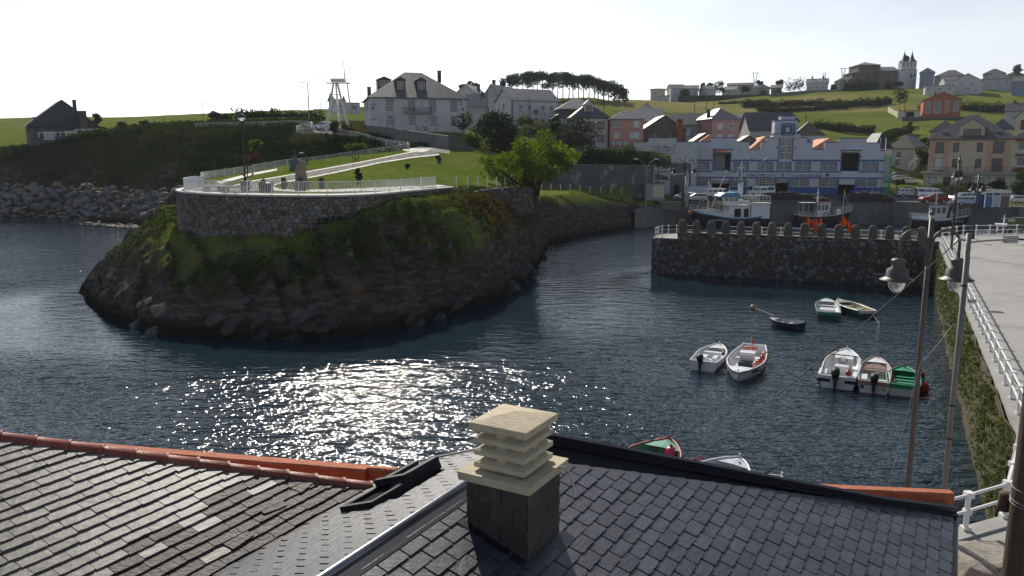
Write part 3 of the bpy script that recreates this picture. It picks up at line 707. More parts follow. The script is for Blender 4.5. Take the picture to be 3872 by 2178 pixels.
# terracotta ridge tiles along the verge
Ta, Tb = PO.p(-2.12, -3.66, .02), PO.p(*tl_b, .02); TL = (Tb - Ta); nT = 15; tdv = TL.normalized()
def tile_mesh(L_, r0, r1):
 b = MB(); k = 9; out_ = []
 for x, r in ((0, r0), (L_ * .9, r1), (L_ * .9, r1 + .012), (L_, r1 + .014)):
  out_.append([(x, r * math.cos(math.pi * i / (k - 1)), r * .9 * math.sin(math.pi * i / (k - 1))) for i in range(k)])
 b.loft(out_); inn = [[(p[0], p[1] * .86, p[2] * .86 - .004) for p in s_] for s_ in (out_[0], out_[-1])]
 b.loft(inn[::-1]);
 for e in (0, 1):
  O_, I_ = (out_[0], inn[0]) if e == 0 else (out_[-1], inn[1]); n = len(b.v); b.add(O_ + I_, [((i, i + 1, k + i + 1, k + i) if e else (k + i, k + i + 1, i + 1, i)) for i in range(k - 1)])
 return b.mesh('ridge_tile', M_TER, True)
tlm = tile_mesh(TL.length / nT + .03, .078, .086)
for i in range(nT):
 p = Ta + TL * (i / nT); y = nR_.cross(tdv).normalized(); z = tdv.cross(y)
 Mx = Matrix(((tdv.x, y.x, z.x, p.x), (tdv.y, y.y, z.y, p.y), (tdv.z, y.z, z.z, p.z), (0, 0, 0, 1))) @ Matrix.Rotation((rnd.random() - .5) * .03, 4, 'Z')
 o = ob('ridge_tile', tlm, roofO); o.matrix_world = Mx
b = MB(); sdv = nR_.cross(tdv).normalized(); b.loft([[tuple(p + sdv * s_ + nR_ * h) for s_, h in ((-.085, -.05), (.085, -.05), (.085, .0), (-.085, .0))] for p in (Ta, Tb)], close=True)
b.build('mortar_bed', mat('grey_mortar', (.25, .24, .22), scale=10, rough=.95, bump=.4), roofO)
q = [PO.p(-4.0, -4.1, -.12), PO.p(-4.0, -.1, -.12), PO.p(1.0, -.1, -.12), PO.p(-2.9, -4.1, -.12)]
skirt([(p.x, p.y) for p in q], [p.z for p in q], 3.9, M_ORG, roofO, 'wall')
parapet(W(-200, 1628, 8.02), W(1400, 1757, 8.0), 8, .2, 4.0, 'parapet', roofO, M_ORG)
pe = W(1398, 1758, 8.0); pf = W(1600, 1773, 8.0)
parapet(pe, pf, 8, .12, 4.0, 'parapet', roofO, M_ORG)
b = MB(); q0, q1 = PL.p(-2.4, 1.84, -.02), PL.p(1.8, 1.84, -.02); b.loft([[tuple(p + rg * x + ZU * z) for x, z in ((-.12, .03), (-.05, -.02), (.06, -.02), (.1, .03), (.1, -.06), (-.12, -.06))] for p in (q0, q1)], close=True); b.build('valley_gutter', M_ZN, roofO)
# ---------------------------------------------------------------- plaza, quays, mole
M_CON = mat('pale_concrete', (.36, .345, .32), (.30, .29, .27), scale=.6, rough=.85, bump=.15, bscale=9, c3=(.22, .215, .2), s3=.35, lo3=.55, hi3=.75, coord='Object')
M_CONQ = mat('quay_concrete', (.20, .195, .18), (.14, .135, .125), scale=.9, rough=.9, bump=.35, bscale=5, c3=(.07, .068, .06), s3=.5, stretch=(1, 1, .35))
M_ASPH = mat('asphalt', (.062, .062, .064), (.05, .05, .052), scale=2, rough=.9, bump=.2, bscale=30, c3=(.09, .088, .085), s3=.4)
M_ROAD = mat('worn_road', (.17, .165, .155), (.13, .128, .122), scale=.8, rough=.9, bump=.1, bscale=20, c3=(.21, .205, .195), s3=.3)
M_WHT = mat('white_paint', (.78, .78, .76), (.68, .68, .66), scale=5, rough=.5, c3=(.45, .4, .33), s3=3, lo3=.68, hi3=.85)
M_RUB = mat('dark_rubble', (.115, .105, .095), (.075, .07, .062), scale=3, rough=.9, bump=.6, bscale=9, obvar=.35, c3=(.24, .235, .22), s3=2.2, lo3=.58, hi3=.72)
M_RUBM = mat('rubble_joint', (.045, .043, .038), (.03, .028, .024), scale=4, rough=.95, bump=.4, c3=(.06, .07, .025), s3=.8)
M_MOSS = mat('mossy_wall', (.06, .062, .022), (.09, .072, .042), scale=1.4, rough=.95, bump=.8, bscale=6, c3=(.04, .055, .012), s3=.7, stretch=(1, 1, .5))
pe_ = lambda Y: .4926 * Y + 4.02
PLZ = [(-40, 17.5), (4, 15.2), (9.2, 15.6), (10.9, 16.35), (pe_(21.6), 21.6), (pe_(40), 40), (pe_(70.5), 70.5), (41.5, 76.5), (45.6, 79.6), (53, 80.9), (140, 84), (140, -30), (-40, -30)]
b = MB(); b.prism(PLZ[::-1], -1.5, 4.0); struct('plaza', b, M_CON)
# kerb-like coping along the plaza edge
b = MB()
for i in range(1, 9):
 p, q = Vector((*PLZ[i], 4)), Vector((*PLZ[i + 1], 4)); dv = (q - p).normalized(); sd = Vector((dv.y, -dv.x, 0)); n = max(1, int((q - p).length / 1.4))
 for k in range(n):
  a, e = p.lerp(q, k / n) + dv * .006, p.lerp(q, (k + 1) / n) - dv * .006
  b.add([a + sd * .36, e + sd * .36, e - sd * .03, a - sd * .03] + [x + ZU * .05 for x in (a + sd * .36, e + sd * .36, e - sd * .03, a - sd * .03)], [(0, 3, 2, 1), (4, 5, 6, 7), (0, 1, 5, 4), (1, 2, 6, 5), (2, 3, 7, 6), (3, 0, 4, 7)])
struct('coping', b, M_CON)
# mossy sea wall facing under the plaza edge
b = MB(); NS = 90; pts = resample([(*PLZ[k], 0) for k in range(2, 7)], .6); rr_ = random.Random(8)
grid = []
for i, p in enumerate(pts):
 d_ = (pts[min(i + 1, len(pts) - 1)] - pts[max(i - 1, 0)]).normalized(); sd = Vector((-d_.y, d_.x, 0)); row = []
 for k in range(11):
  z = -1 + 4.95 * k / 10; f = vnoise(np.array([i * .6]), np.array([z * 1.7]), .9)[0] * .28 + vnoise(np.array([i * .6]), np.array([z]), .35)[0] * .14
  row.append(tuple(p + sd * (.08 + max(-.04, f) + .10 * (1 - k / 10)) + ZU * z))
 grid.append(row)
b.loft(grid); struct('sea_wall', b, [M_MOSS], smooth=True)
for x, y in ((3705, 910), (3735, 925), (3660, 945), (3770, 1180)):     # covers in the paving
 p = W(x, y, 4.0); b = MB(); b.lathe([(.33, 0), (.33, .008), (.30, .010)], (0, 0, 0), 14); o = b.build('manhole_cover', mat('cast_iron', (.07, .065, .06), rough=.6, metal=.4), None, False, p)
 tag(o, {3705: 'small round manhole cover nearest the mole on the plaza', 3735: 'round manhole cover in the middle of the far plaza', 3660: 'round manhole cover close to the plaza railing', 3770: 'manhole cover nearest the viewer on the plaza paving'}[x], 'manhole cover')
# Voronoi stones -------------------------------------------------------------
def voronoi(S0, S1, z0f, z1f, cell, seed, flat=1.0, jit=.85):
 r = random.Random(seed); pts = []; s = S0 - cell; row = 0
 zmin, zmax = min(z0f(S0 + (S1 - S0) * k / 20) for k in range(21)), max(z1f(S0 + (S1 - S0) * k / 20) for k in range(21))
 ch_ = cell * flat; nz_ = int((zmax - zmin) / ch_) + 3; ns_ = int((S1 - S0) / cell) + 3; grid_ = {}
 for i in range(ns_):
  for j in range(nz_):
   p = (S0 - cell + (i + .5 * (j % 2) + (r.random() - .5) * jit) * cell, zmin - ch_ + (j + (r.random() - .5) * jit) * ch_)
   grid_[(i, j)] = p
 out_ = []
 for (i, j), p in grid_.items():
  P = [(p[0] - 1.5 * cell, p[1] - 1.5 * ch_), (p[0] + 1.5 * cell, p[1] - 1.5 * ch_), (p[0] + 1.5 * cell, p[1] + 1.5 * ch_), (p[0] - 1.5 * cell, p[1] + 1.5 * ch_)]
  for di in (-2, -1, 0, 1, 2):
   for dj in (-2, -1, 0, 1, 2):
    q = grid_.get((i + di, j + dj))
    if q is None or q is p or not P: continue
    m_ = ((p[0] + q[0]) / 2, (p[1] + q[1]) / 2); t_ = (-(q[1] - p[1]), q[0] - p[0])
    P = clip_poly(P, m_, (m_[0] + t_[0], m_[1] + t_[1]), p)
  if len(P) < 3 or not (S0 < p[0] < S1) : continue
  if p[1] < z0f(p[0]) or p[1] > z1f(p[0]) - ch_ * .1: continue
  P = [(min(max(x, S0), S1), min(max(y, z0f(p[0]) - .3), z1f(x) - .02)) for x, y in P]
  if area2(P) > cell * ch_ * .12: out_.append((p, P))
 return out_
def stones_on(par, cells, f, joint, depth, mats_, budget, seed, name='stone'):
 r = random.Random(seed); st = [MB() for _ in mats_]; n = 0
 r.shuffle(cells); cells.sort(key=lambda c: -area2(c[1]))
 for (p, P) in cells:
  cx_ = sum(q[0] for q in P) / len(P); cz_ = sum(q[1] for q in P) / len(P); k = 1 - joint / max(.05, math.sqrt(area2(P)))
  Q_ = chaikin([(cx_ + (x - cx_) * k, cz_ + (z - cz_) * k) for x, z in P], 1); h = depth * (.5 + r.random())
  n_ = len(Q_); mi = r.randrange(len(mats_)) if r.random() < .75 else 0
  V_ = [f(x, z, -.03) for x, z in Q_] + [f(x, z, h * .7) for x, z in Q_] + [f(cx_ + (x - cx_) * .72, cz_ + (z - cz_) * .72, h * (.9 + .35 * r.random())) for x, z in Q_]
  F_ = [(i, (i + 1) % n_, n_ + (i + 1) % n_, n_ + i) for i in range(n_)] + [(n_ + i, n_ + (i + 1) % n_, 2 * n_ + (i + 1) % n_, 2 * n_ + i) for i in range(n_)] + [tuple(range(2 * n_, 3 * n_))]
  if n < budget:
   c0 = Vector(f(cx_, cz_, 0)); b_ = MB(); b_.add([Vector(v) - c0 for v in V_], F_); b_.build(name, mats_[mi], par, loc=c0 - par.matrix_world.translation if par.location.length == 0 else c0 - par.location); n += 1
  else: st[mi].add([Vector(v) - par.location for v in V_], F_)
 for s_, m_ in zip(st, mats_):
  if s_.f: tag(s_.build('small_stones', m_, par), kind='stuff')
# ---- mole (breakwater) with rounded merlons
BA, BB = Vector((14.55, 80.6, 0)), Vector((39.0, 70.9, 0)); bdir = (BB - BA).normalized(); bin_ = Vector((-bdir.y, bdir.x, 0)); BL = (BB - BA).length
def bx_at(px, y=885):
 r = ray(px, y); k = np.array([r[0], r[1]]); a_ = np.array([[bdir.x, -k[0]], [bdir.y, -k[1]]]); t = np.linalg.solve(a_, np.array([-BA.x, -BA.y])); return float(t[0])
mole = thing('harbour_mole', 'dark stone harbour mole topped by a row of rounded merlons', 'breakwater', BA)
DZ = 3.6
b = MB(); q = lambda s, t, z: bdir * s + bin_ * t + ZU * z
def mbox(mb, s0, s1, t0, t1, z0, z1): mb.add([q(s, t, z) for z in (z0, z1) for s, t in ((s0, t0), (s1, t0), (s1, t1), (s0, t1))], [(0, 3, 2, 1), (4, 5, 6, 7), (0, 1, 5, 4), (1, 2, 6, 5), (2, 3, 7, 6), (3, 0, 4, 7)])
P_ = [q(0, 0, 0), q(BL, 0, 0), q(BL, 6.2, 0), q(1.2, 5.0, 0), q(.2, 4.0, 0), q(0, 3.0, 0)]
b.prism([(p.x, p.y) for p in P_], -1.5, DZ); b.build('core', M_RUBM, mole)
b = MB(); P_ = [q(.02, .02, 0), q(BL, .02, 0), q(BL, 6.18, 0), q(1.2, 4.98, 0), q(.22, 3.98, 0), q(.02, 2.98, 0)]
b.prism([(p.x, p.y) for p in P_], DZ + .004, DZ + .06); b.build('deck', M_CON, mole)
sW = bx_at(2562); ZS, ZM = 4.32, 5.6
b = MB(); mbox(b, sW, BL, .04, .75, DZ + .06, ZS - .06); b.build('parapet_core', M_RUBM, mole)
b = MB()
for k in range(int((BL - sW) / .8)): mbox(b, sW + k * .8 + .01, sW + (k + 1) * .8 - .01, -.03, .82, ZS - .055, ZS + rnd.random() * .03)
b.build('coping', mat('lichen_coping', (.27, .26, .2), (.2, .19, .15), scale=4, rough=.9, bump=.5, c3=(.32, .30, .08), s3=2, lo3=.55, hi3=.7), mole)
M_MER = mat('merlon_stone', (.125, .115, .09), (.085, .078, .065), scale=3, rough=.95, bump=.7, bscale=9, obvar=.2, c3=(.19, .17, .085), s3=1.6, lo3=.56, hi3=.72)
for i, x in enumerate([2580, 2632, 2688, 2744, 2801, 2860, 2919, 2980, 3041, 3109, 3173, 3238, 3303, 3367, 3431, 3490]):
 s0 = bx_at(x, 860); b = MB(); r = random.Random(i); wv = .40 + r.random() * .05; secs = []
 prof = [(wv * 1.06, ZS - .5), (wv * 1.02, ZS + .1), (wv * .97, ZS + .55), (wv * .9, ZM - .42), (wv * .78, ZM - .2), (wv * .5, ZM - .05), (wv * .12, ZM)]
 for hw, z in prof:
  n_ = 12; secs.append([tuple(q(s0 + hw * math.cos(2 * math.pi * k / n_) * (1 + (r.random() - .5) * .07) * 1.0, .39 + min(hw, .43) * math.sin(2 * math.pi * k / n_) * (1 + (r.random() - .5) * .07), z + (r.random() - .5) * .05)) for k in range(n_)])
 b.loft(secs, close=True); b.build('merlon', M_MER, mole)
cells = voronoi(.05, BL, lambda s: -.5, lambda s: (DZ + .05 if s < sW else ZS - .07), .46, 21, flat=.62)
stones_on(mole, cells, lambda s, z, h: BA + bdir * s - bin_ * (h + .0 + .10 * max(0, 1 - (z + .5) / 4)) + ZU * z, .035, .10, [M_RUB, M_MER, mat('pale_rubble', (.22, .215, .205), (.15, .145, .135), scale=3, rough=.9, bump=.6, obvar=.3)], 300, 4)
# left end face of the mole
cells = voronoi(.02, 3.0, lambda s: -.5, lambda s: DZ + .05, .46, 22, flat=.62)
stones_on(mole, cells, lambda s, z, h: BA - bdir * h + bin_ * s + ZU * z, .035, .08, [M_RUB, M_MER], 0, 5)
# dressed stone ledge low on the mole
b = MB(); s1 = bx_at(3300, 1060); mbox(b, s1, s1 + 2.6, -.35, 0, .95, 1.12); b.build('ledge', mat('pale_ledge', (.3, .29, .27), rough=.9), mole)
# ---- railings ---------------------------------------------------------------
def path_len(P): return sum((P[i + 1] - P[i]).length for i in range(len(P) - 1))
POST = {}
def railing(label, pts, hgt, spacing, rails, pr=.03, rr=.02, m=M_WHT, knob=True, group=None, bal=None, balr=.008, budget=300, balz=(.08, None), sq=False, post_every=None):
 pts = [Vector(p) for p in pts]; root = thing('railing', label, 'railing', pts[0], 0, group); o0 = pts[0]
 P = resample(pts, spacing); key = (hgt, pr, knob, sq)
 if key not in POST:
  b = MB()
  if sq: b.bb(-pr, pr, -pr, pr, -.15, hgt);
  else: b.cyl((0, 0, -.15), (0, 0, hgt), pr * 1.05, pr, 8)
  if knob:
   b.box((0, 0, hgt - .02), (pr * 3.0, pr * 3.0, pr * 2.2)); b.box((0, 0, hgt * .5), (pr * 2.6, pr * 2.6, pr * 2)); b.box((0, 0, .03), (pr * 3.2, pr * 3.2, .08))
  POST[key] = b.mesh('post', m)
 for p in P: ob('post', POST[key], root, p - o0)
 for h in rails:
  b = MB(); b.tube([p - o0 + ZU * h for p in P], rr, 6); b.build('rail', m, root)
 if bal:
  n = 0; st = MB(); B_ = resample(pts, bal); h0 = balz[0]; h1 = balz[1] or hgt
  k2 = ('bal', h0, h1, balr)
  if k2 not in POST:
   b = MB(); b.bb(-balr, balr, -balr, balr, h0, h1); POST[k2] = b.mesh('baluster', m)
  for p in B_:
   if n < budget: ob('baluster', POST[k2], root, p - o0); n += 1
   else: c_ = p - o0; st.bb(c_.x - balr, c_.x + balr, c_.y - balr, c_.y + balr, c_.z + h0, c_.z + h1)
  if st.f: tag(st.build('baluster_run', m, root), kind='stuff')
 return root
bw = lambda s, t: BA + bdir * s + bin_ * t + ZU * (DZ + .06)
railing('white tube railing round the lookout end of the mole', [bw(.95, .25), bw(.2, .25), bw(.12, 2.9), bw(.5, 3.9), bw(1.4, 4.75), bw(3.6, 4.9)], .98, 1.0, [.5, .95], .045, .03)
railing('white tube railing along the harbour side of the mole deck', [bw(6.6, 5.2), bw(13.8, 5.6), bw(20.5, 5.95), bw(25.6, 6.1)], .98, 1.9, [.5, .95], .045, .03)
railing('white railing along the plaza edge above the mossy wall', [(pe_(Y) + .25, Y, 4.05) for Y in (18.6, 30, 50, 69.5)], .9, 1.75, [.45, .87], .05, .035)
railing('white railing across the far end of the plaza by the basin', [(42.2, 76.4, 4.05), (46, 79.3, 4.05), (53.5, 80.4, 4.05), (58, 80.6, 4.05)], .98, 1.55, [.5, .95], .06, .04)
railing('white railing on the walkway beside the slate roof corner', [(8.55, 15.2, 4.05), (9.72, 15.72, 4.05), (10.95, 16.28, 4.05), (12.6, 18.5, 4.05)], .82, 1.3, [.42, .79], .055, .035)
# ---- quay under the fish warehouse
QE = [(20.6, 131.0), (30.2, 140.3), (67, 139.3), (79, 122.2), (95, 118)]
QEz = [3.0, 3.9, 4.0, 4.1, 4.1]
b = MB(); n = len(QE)
inn = [(24.0, 165), (30, 165), (67, 165), (100, 165), (130, 165)]
Pt = [(*p, z) for p, z in zip(QE, QEz)]; Pb = [(*p, -1.5) for p in QE]
b.add(Pt + Pb, [(i, n + i, n + i + 1, i + 1) for i in range(n - 1)], 0)
struct('quay_wall', b, M_CONQ)
b = MB(); Pi = [(*p, z) for p, z in zip(inn, [4.4, 4.6, 4.9, 5.2, 5.6])]
b.add([(p[0], p[1], p[2] + .02) for p in Pt] + [(30, 158.5, 4.48), (30, 158.5, 4.48), (67.5, 158.5, 4.55), (84, 140, 4.5), (100, 132, 4.5)], [(i, i + 1, n + i + 1, n + i) for i in range(n - 1)])
struct('quay_apron', b, M_ASPH)
b = MB()
for i in range(n - 1):
 p, q2 = Vector(Pt[i]), Vector(Pt[i + 1]); dv = (q2 - p).normalized(); sd = Vector((-dv.y, dv.x, 0)); k = int((q2 - p).length / 2)
 for j in range(k):
  a, e = p.lerp(q2, j / k) + dv * .01, p.lerp(q2, (j + 1) / k) - dv * .01
  b.add([a - sd * .06 - ZU * .35, e - sd * .06 - ZU * .35, e + sd * .5 - ZU * .1, a + sd * .5 - ZU * .1] + [x + ZU * h for x, h in ((a - sd * .06, .1), (e - sd * .06, .1), (e + sd * .5, .1), (a + sd * .5, .1))], [(0, 3, 2, 1), (4, 5, 6, 7), (0, 1, 5, 4), (1, 2, 6, 5), (2, 3, 7, 6), (3, 0, 4, 7)])
struct('quay_coping', b, M_CONQ)
# ---- riprap under the far cliff
ARM = [mat('armour_grey', (.20, .195, .19), (.13, .128, .125), scale=1.2, rough=.9, bump=.5, bscale=4, obvar=.3), mat('armour_tan', (.21, .17, .12), (.15, .12, .085), scale=1.2, rough=.9, bump=.5, bscale=4, obvar=.3), mat('armour_dark', (.075, .072, .068), (.05, .048, .045), scale=1.2, rough=.8, bump=.5, bscale=4, obvar=.3)]
import bmesh
def boulder_mesh(seed, m, sq=.62):
 r = random.Random(seed); bm = bmesh.new(); bmesh.ops.create_icosphere(bm, subdivisions=2, radius=1)
 pl = [(Vector((r.gauss(0, 1), r.gauss(0, 1), r.gauss(0, 1))).normalized(), .55 + r.random() * .35) for _ in range(11)]
 for v in bm.verts:
  p = v.co.copy()
  for n_, d_ in pl:
   e = p.dot(n_) - d_
   if e > 0: p -= n_ * e * .93
  p.z *= sq; p.x *= 1.15; v.co = p + Vector((r.random() - .5, r.random() - .5, r.random() - .5)) * .05
 me_ = bpy.data.meshes.new('boulder'); bm.to_mesh(me_); bm.free(); me_.materials.append(m); return me_
BM = [[boulder_mesh(s + 10 * k, ARM[k]) for s in range(6)] for k in range(3)]
rip = thing('rock_armour', 'bank of grey and tan armour boulders below the far cliff', 'boulders', (-80, 146, 0))
rr_ = random.Random(5); q_n = 6500; rs_ = np.random.RandomState(6); bx0 = -118 + 78 * rs_.rand(q_n); bt = rs_.rand(q_n) ** .95; blo = (bx0 > -78) & (bx0 < -52) & (bt < .3)
by = np.interp(bx0, [-140, -95, -85, -72, -60, -46], [151, 147, 147, 141, 133, 127]) - 1.2 - np.where(blo, 4.5 * (1 - bt), 0) + bt * 6.4; bz = np.maximum(-.15, zbase(bx0, by)) + .1 + .15 * blo
brd = (.6 + .55 * rs_.rand(q_n)) * np.where(bt < .25, .8, 1) * np.where(blo, .65, 1); bk_ = np.where((bt < .14) | (blo & (rs_.rand(q_n) < .6)), 2, np.where(rs_.rand(q_n) < .27, 1, 0))
allb = list(zip(bx0.tolist(), by.tolist(), bz.tolist(), brd.tolist(), bk_.tolist()))
kept = []
for q_ in allb:
 if all((q_[0] - k[0]) ** 2 + (q_[1] - k[1]) ** 2 + (q_[2] - k[2]) ** 2 > ((q_[3] + k[3]) * .56) ** 2 for k in kept): kept.append(q_)
kept.sort(key=lambda k: (k[0] < -112 or k[0] > -52, -k[3]))
stb = [MB(), MB(), MB()]
for i, (x, y, z, rad, k) in enumerate(kept):
 me_ = BM[k][rr_.randrange(6)]; rot = rr_.random() * 6.28
 if i < 300:
  o = ob('boulder', me_, rip, Vector((x, y, z)) - rip.location); o.scale = (rad, rad, rad * (.85 + .3 * rr_.random())); o.rotation_euler = (rr_.random() * .5, rr_.random() * .5, rot)
 else:
  M_ = Matrix.Translation(Vector((x, y, z)) - rip.location) @ Matrix.Rotation(rot, 4, 'Z') @ Matrix.Scale(rad, 4); stb[k].add([M_ @ v.co for v in me_.vertices], [tuple(p.vertices) for p in me_.polygons])
for s_, m_ in zip(stb, ARM):
 if s_.f: tag(s_.build('boulder_fill', m_, rip), kind='stuff')
# broken ledges on the headland rock, bedding dipping one way
CR = [mat('cliff_rock', (.085, .077, .066), (.034, .031, .027), scale=1.1, rough=.9, bump=.8, bscale=5, c3=(.12, .06, .025), s3=.5, lo3=.57, hi3=.72, stretch=(.6, .6, 2)), mat('cliff_rock_pale', (.07, .065, .056), (.034, .031, .027), scale=1.3, rough=.9, bump=.8, bscale=5), mat('wet_rock', (.022, .021, .017), (.013, .013, .011), scale=2, rough=.5, bump=.6)]
def shard(seed):
 r = random.Random(seed); bm = bmesh.new(); bmesh.ops.create_icosphere(bm, subdivisions=1, radius=1)
 for v in bm.verts: v.co = Vector([math.copysign(min(abs(c) * 1.35, .8 + .2 * r.random()), c) for c in v.co])
 V_ = [v.co.copy() for v in bm.verts]; F_ = [tuple(v.index for v in f.verts) for f in bm.faces]; bm.free(); return V_, F_
SH = [shard(s) for s in range(8)]; rs_ = np.random.RandomState(12); n_ = 2600; cx_, cy_ = -42 + 47 * rs_.rand(n_), 49 + 62 * rs_.rand(n_); cz_ = zbase(cx_, cy_); cd_ = coast_profile(cx_, cy_)[0]; ok_ = (cd_ > -.35) & (cz_ < 1.0 + 1.6 * rs_.rand(n_)) & (cx_ > -27) & (cz_ > -1.5) & ~pin(TERR, cx_, cy_)
sm = [MB(), MB(), MB()]; rr_ = random.Random(9)
for x, y, z in zip(cx_[ok_].tolist(), cy_[ok_].tolist(), cz_[ok_].tolist()):
 k = 2 if z < .55 + .4 * rr_.random() else (1 if rr_.random() < .3 else 0); V_, F_ = SH[rr_.randrange(8)]; s_ = .3 + .6 * rr_.random() ** 2
 M_ = Matrix.Translation((x, y, max(z, -.1) - (.30 if z > .3 else .15) * s_)) @ Matrix.Rotation(.5 + .35 * rr_.gauss(0, .6), 4, 'Z') @ Matrix.Rotation(-.55 + .15 * rr_.gauss(0, 1), 4, 'Y') @ Matrix.Rotation(.3 + .15 * rr_.gauss(0, 1), 4, 'X') @ Matrix.Diagonal((s_ * 1.7, s_ * 1.1, s_ * .4, 1)); sm[k].add([M_ @ v for v in V_], F_)
for b_, m_, nm in zip(sm, CR, ('rock_ledges', 'rock_ledges', 'tidal_rocks')): tag(b_.build(nm, m_), kind='stuff')
# ---------------------------------------------------------------- terrace on the headland
z2 = lambda x, y: (650 + x / 2.415, 400 + y / 2.415)
z3 = lambda x, y: (1100 + x / 2.415, 200 + y / 2.415)
M_PAVE = mat('pale_paving', (.46, .44, .41), (.38, .365, .34), scale=1.5, rough=.75, bump=.15, bscale=12, c3=(.3, .29, .27), s3=.5)
M_PATH = mat('path_cobble', (.22, .20, .18), (.17, .155, .14), scale=2.5, rough=.9, spec=.1, bump=.4, bscale=14)
M_ST = [mat('wall_stone_grey', (.185, .178, .165), (.13, .125, .116), scale=3, rough=.9, bump=.5, bscale=9, obvar=.3), mat('wall_stone_tan', (.20, .152, .097), (.15, .113, .07), scale=3, rough=.9, bump=.5, bscale=9, obvar=.3),
  mat('wall_stone_brown', (.125, .098, .068), (.09, .07, .05), scale=3, rough=.9, bump=.5, bscale=9, obvar=.3), mat('wall_stone_pale', (.24, .232, .22), (.19, .185, .175), scale=3, rough=.9, bump=.5, bscale=9, obvar=.2)]
M_STJ = mat('wall_mortar', (.085, .078, .07), (.062, .057, .05), scale=4, rough=.95, bump=.5)
fr = [Vector((x, y, 9.0)) for x, y in TERR_FRONT[:11]]; fr = [Vector((*p[:2], 9.0)) for p in chaikin([tuple(p) for p in fr], 2, False)]
FR = resample(fr, .4); frL = path_len(FR)
tw = thing('stone_terrace_wall', 'curved rubble stone retaining wall under the lookout terrace', 'wall', FR[0])
def onfr(s):
 k = min(max(s / frL, 0), .99999) * (len(FR) - 1); i = int(k); p = FR[i].lerp(FR[i + 1], k - i); d = (FR[min(i + 2, len(FR) - 1)] - FR[max(i - 1, 0)]).normalized()
 return p, Vector((d.y, -d.x, 0))
_bz = [gz(*(onfr(frL * k / 40)[0] + onfr(frL * k / 40)[1] * 1.0)[:2]) for k in range(41)]
bankz = lambda s: float(np.interp(s, np.linspace(0, frL, 41), _bz)) - .25
b = MB(); rows = []
for k in range(81):
 s = frL * k / 80; p, nrm = onfr(s); rows.append([tuple(p + nrm * (.58 + .12 * (9 - z) / 3) + ZU * (z - 9) - tw.location) for z in (3.5, 5, 7, 8.93)] + [tuple(p - nrm * .3 + ZU * -.07 - tw.location)])
b.loft(rows); b.build('mortar_backing', M_STJ, tw)
cells = voronoi(.05, frL, bankz, lambda s: 8.92, .40, 31, flat=.82)
stones_on(tw, cells, lambda s, z, h: onfr(s)[0] + onfr(s)[1] * (.58 + .12 * (9 - z) / 3 + h) + ZU * (z - 9), .05, .05, M_ST, 300, 32)
b = MB(); rows = []
for k in range(101):
 p, nrm = onfr(frL * k / 100); rows.append([tuple(p + nrm * x + ZU * z - tw.location) for x, z in ((.70, -.09), (.71, .05), (-.1, .06), (-.12, -.09))])
b.loft(rows, close=True); b.build('coping', M_PAVE, tw)
def strip(name, up, lo, m, n=24, h=.035):
 U = resample([Vector((*p, 0)) for p in up], 1); Lw = resample([Vector((*p, 0)) for p in lo], 1)
 pick = lambda P, t: P[min(int(t * (len(P) - 1)), len(P) - 2)].lerp(P[min(int(t * (len(P) - 1)) + 1, len(P) - 1)], t * (len(P) - 1) - min(int(t * (len(P) - 1)), len(P) - 2))
 b = MB(); rows = []
 for i in range(n + 1):
  t = i / n; a, c = pick(U, t), pick(Lw, t); pa_, pb_ = G(a.x, a.y), G(c.x, c.y)
  row = []
  for k in range(4):
   f = k / 3; p = pa_.lerp(pb_, f); row.append((p.x, p.y, gz(p.x, p.y) + h))
  rows.append(row)
 b.loft(rows); return struct(name, b, m)
def in_strip(name, w0, w1, m, s0=0., s1=1., h=.03):
 b = MB(); rows = []
 for k in range(81):
  p, nrm = onfr(frL * (s0 + (s1 - s0) * k / 80)); rows.append([(lambda q: (q.x, q.y, gz(q.x, q.y) + h))(p - nrm * (w0 + (w1 - w0) * j / 3)) for j in range(4)])
 b.loft(rows); return struct(name, b, m)
in_strip('path', .12, 1.1, M_PAVE, .0, 1., .06)
main_up = [z2(*p) for p in ((560, 735), (720, 693), (1000, 648), (1250, 603), (1700, 523), (2100, 443), (2290, 405), (2415, 385))]
main_lo = [z2(*p) for p in ((880, 772), (960, 715), (1245, 662), (1500, 612), (1900, 523), (2200, 475), (2415, 452), (2440, 448))]
strip('path', main_up, main_lo, M_PATH, 40)
off = lambda P, dy: [(x, y + dy) for x, y in P]
strip('path_kerb', off(main_up, -1.5), off(main_up, 2.2), M_PAVE, 40, .06)
strip('path_kerb', off(main_lo, -2.5), off(main_lo, 2), M_PAVE, 40, .06)
strip('path', [z2(*p) for p in ((900, 735), (985, 762), (1100, 770), (1500, 766), (1900, 750), (2150, 735), (2415, 737))], [z2(*p) for p in ((885, 774), (1000, 783), (1100, 789), (1500, 790), (1900, 780), (2150, 765), (2415, 752))], M_PAVE, 36, .045)
strip('path', [z2(*p) for p in ((390, 700), (700, 622), (960, 577))], [z2(*p) for p in ((450, 716), (720, 640), (960, 592))], M_PAVE, 16, .045)
strip('path', [z2(*p) for p in ((240, 752), (420, 715), (560, 735))], [z2(*p) for p in ((330, 778), (640, 790), (880, 776))], M_PATH, 16, .04)
# road that climbs behind the loop, along the garden wall
strip('road', [z3(*p) for p in ((520, 745), (700, 765), (1000, 800), (1200, 850), (1448, 888))], [z3(*p) for p in ((560, 775), (800, 800), (985, 830), (1130, 880), (1448, 925))], M_ROAD, 20, .05)
strip('road', [z3(*p) for p in ((200, 690), (330, 700), (520, 745))], [z3(*p) for p in ((210, 725), (340, 740), (560, 775))], M_ROAD, 8, .05)
strip('path_kerb', [z3(*p) for p in ((985, 828), (1130, 876), (1230, 880))], [z3(*p) for p in ((1060, 905), (1200, 912), (1262, 895))], M_PAVE, 8, .07)
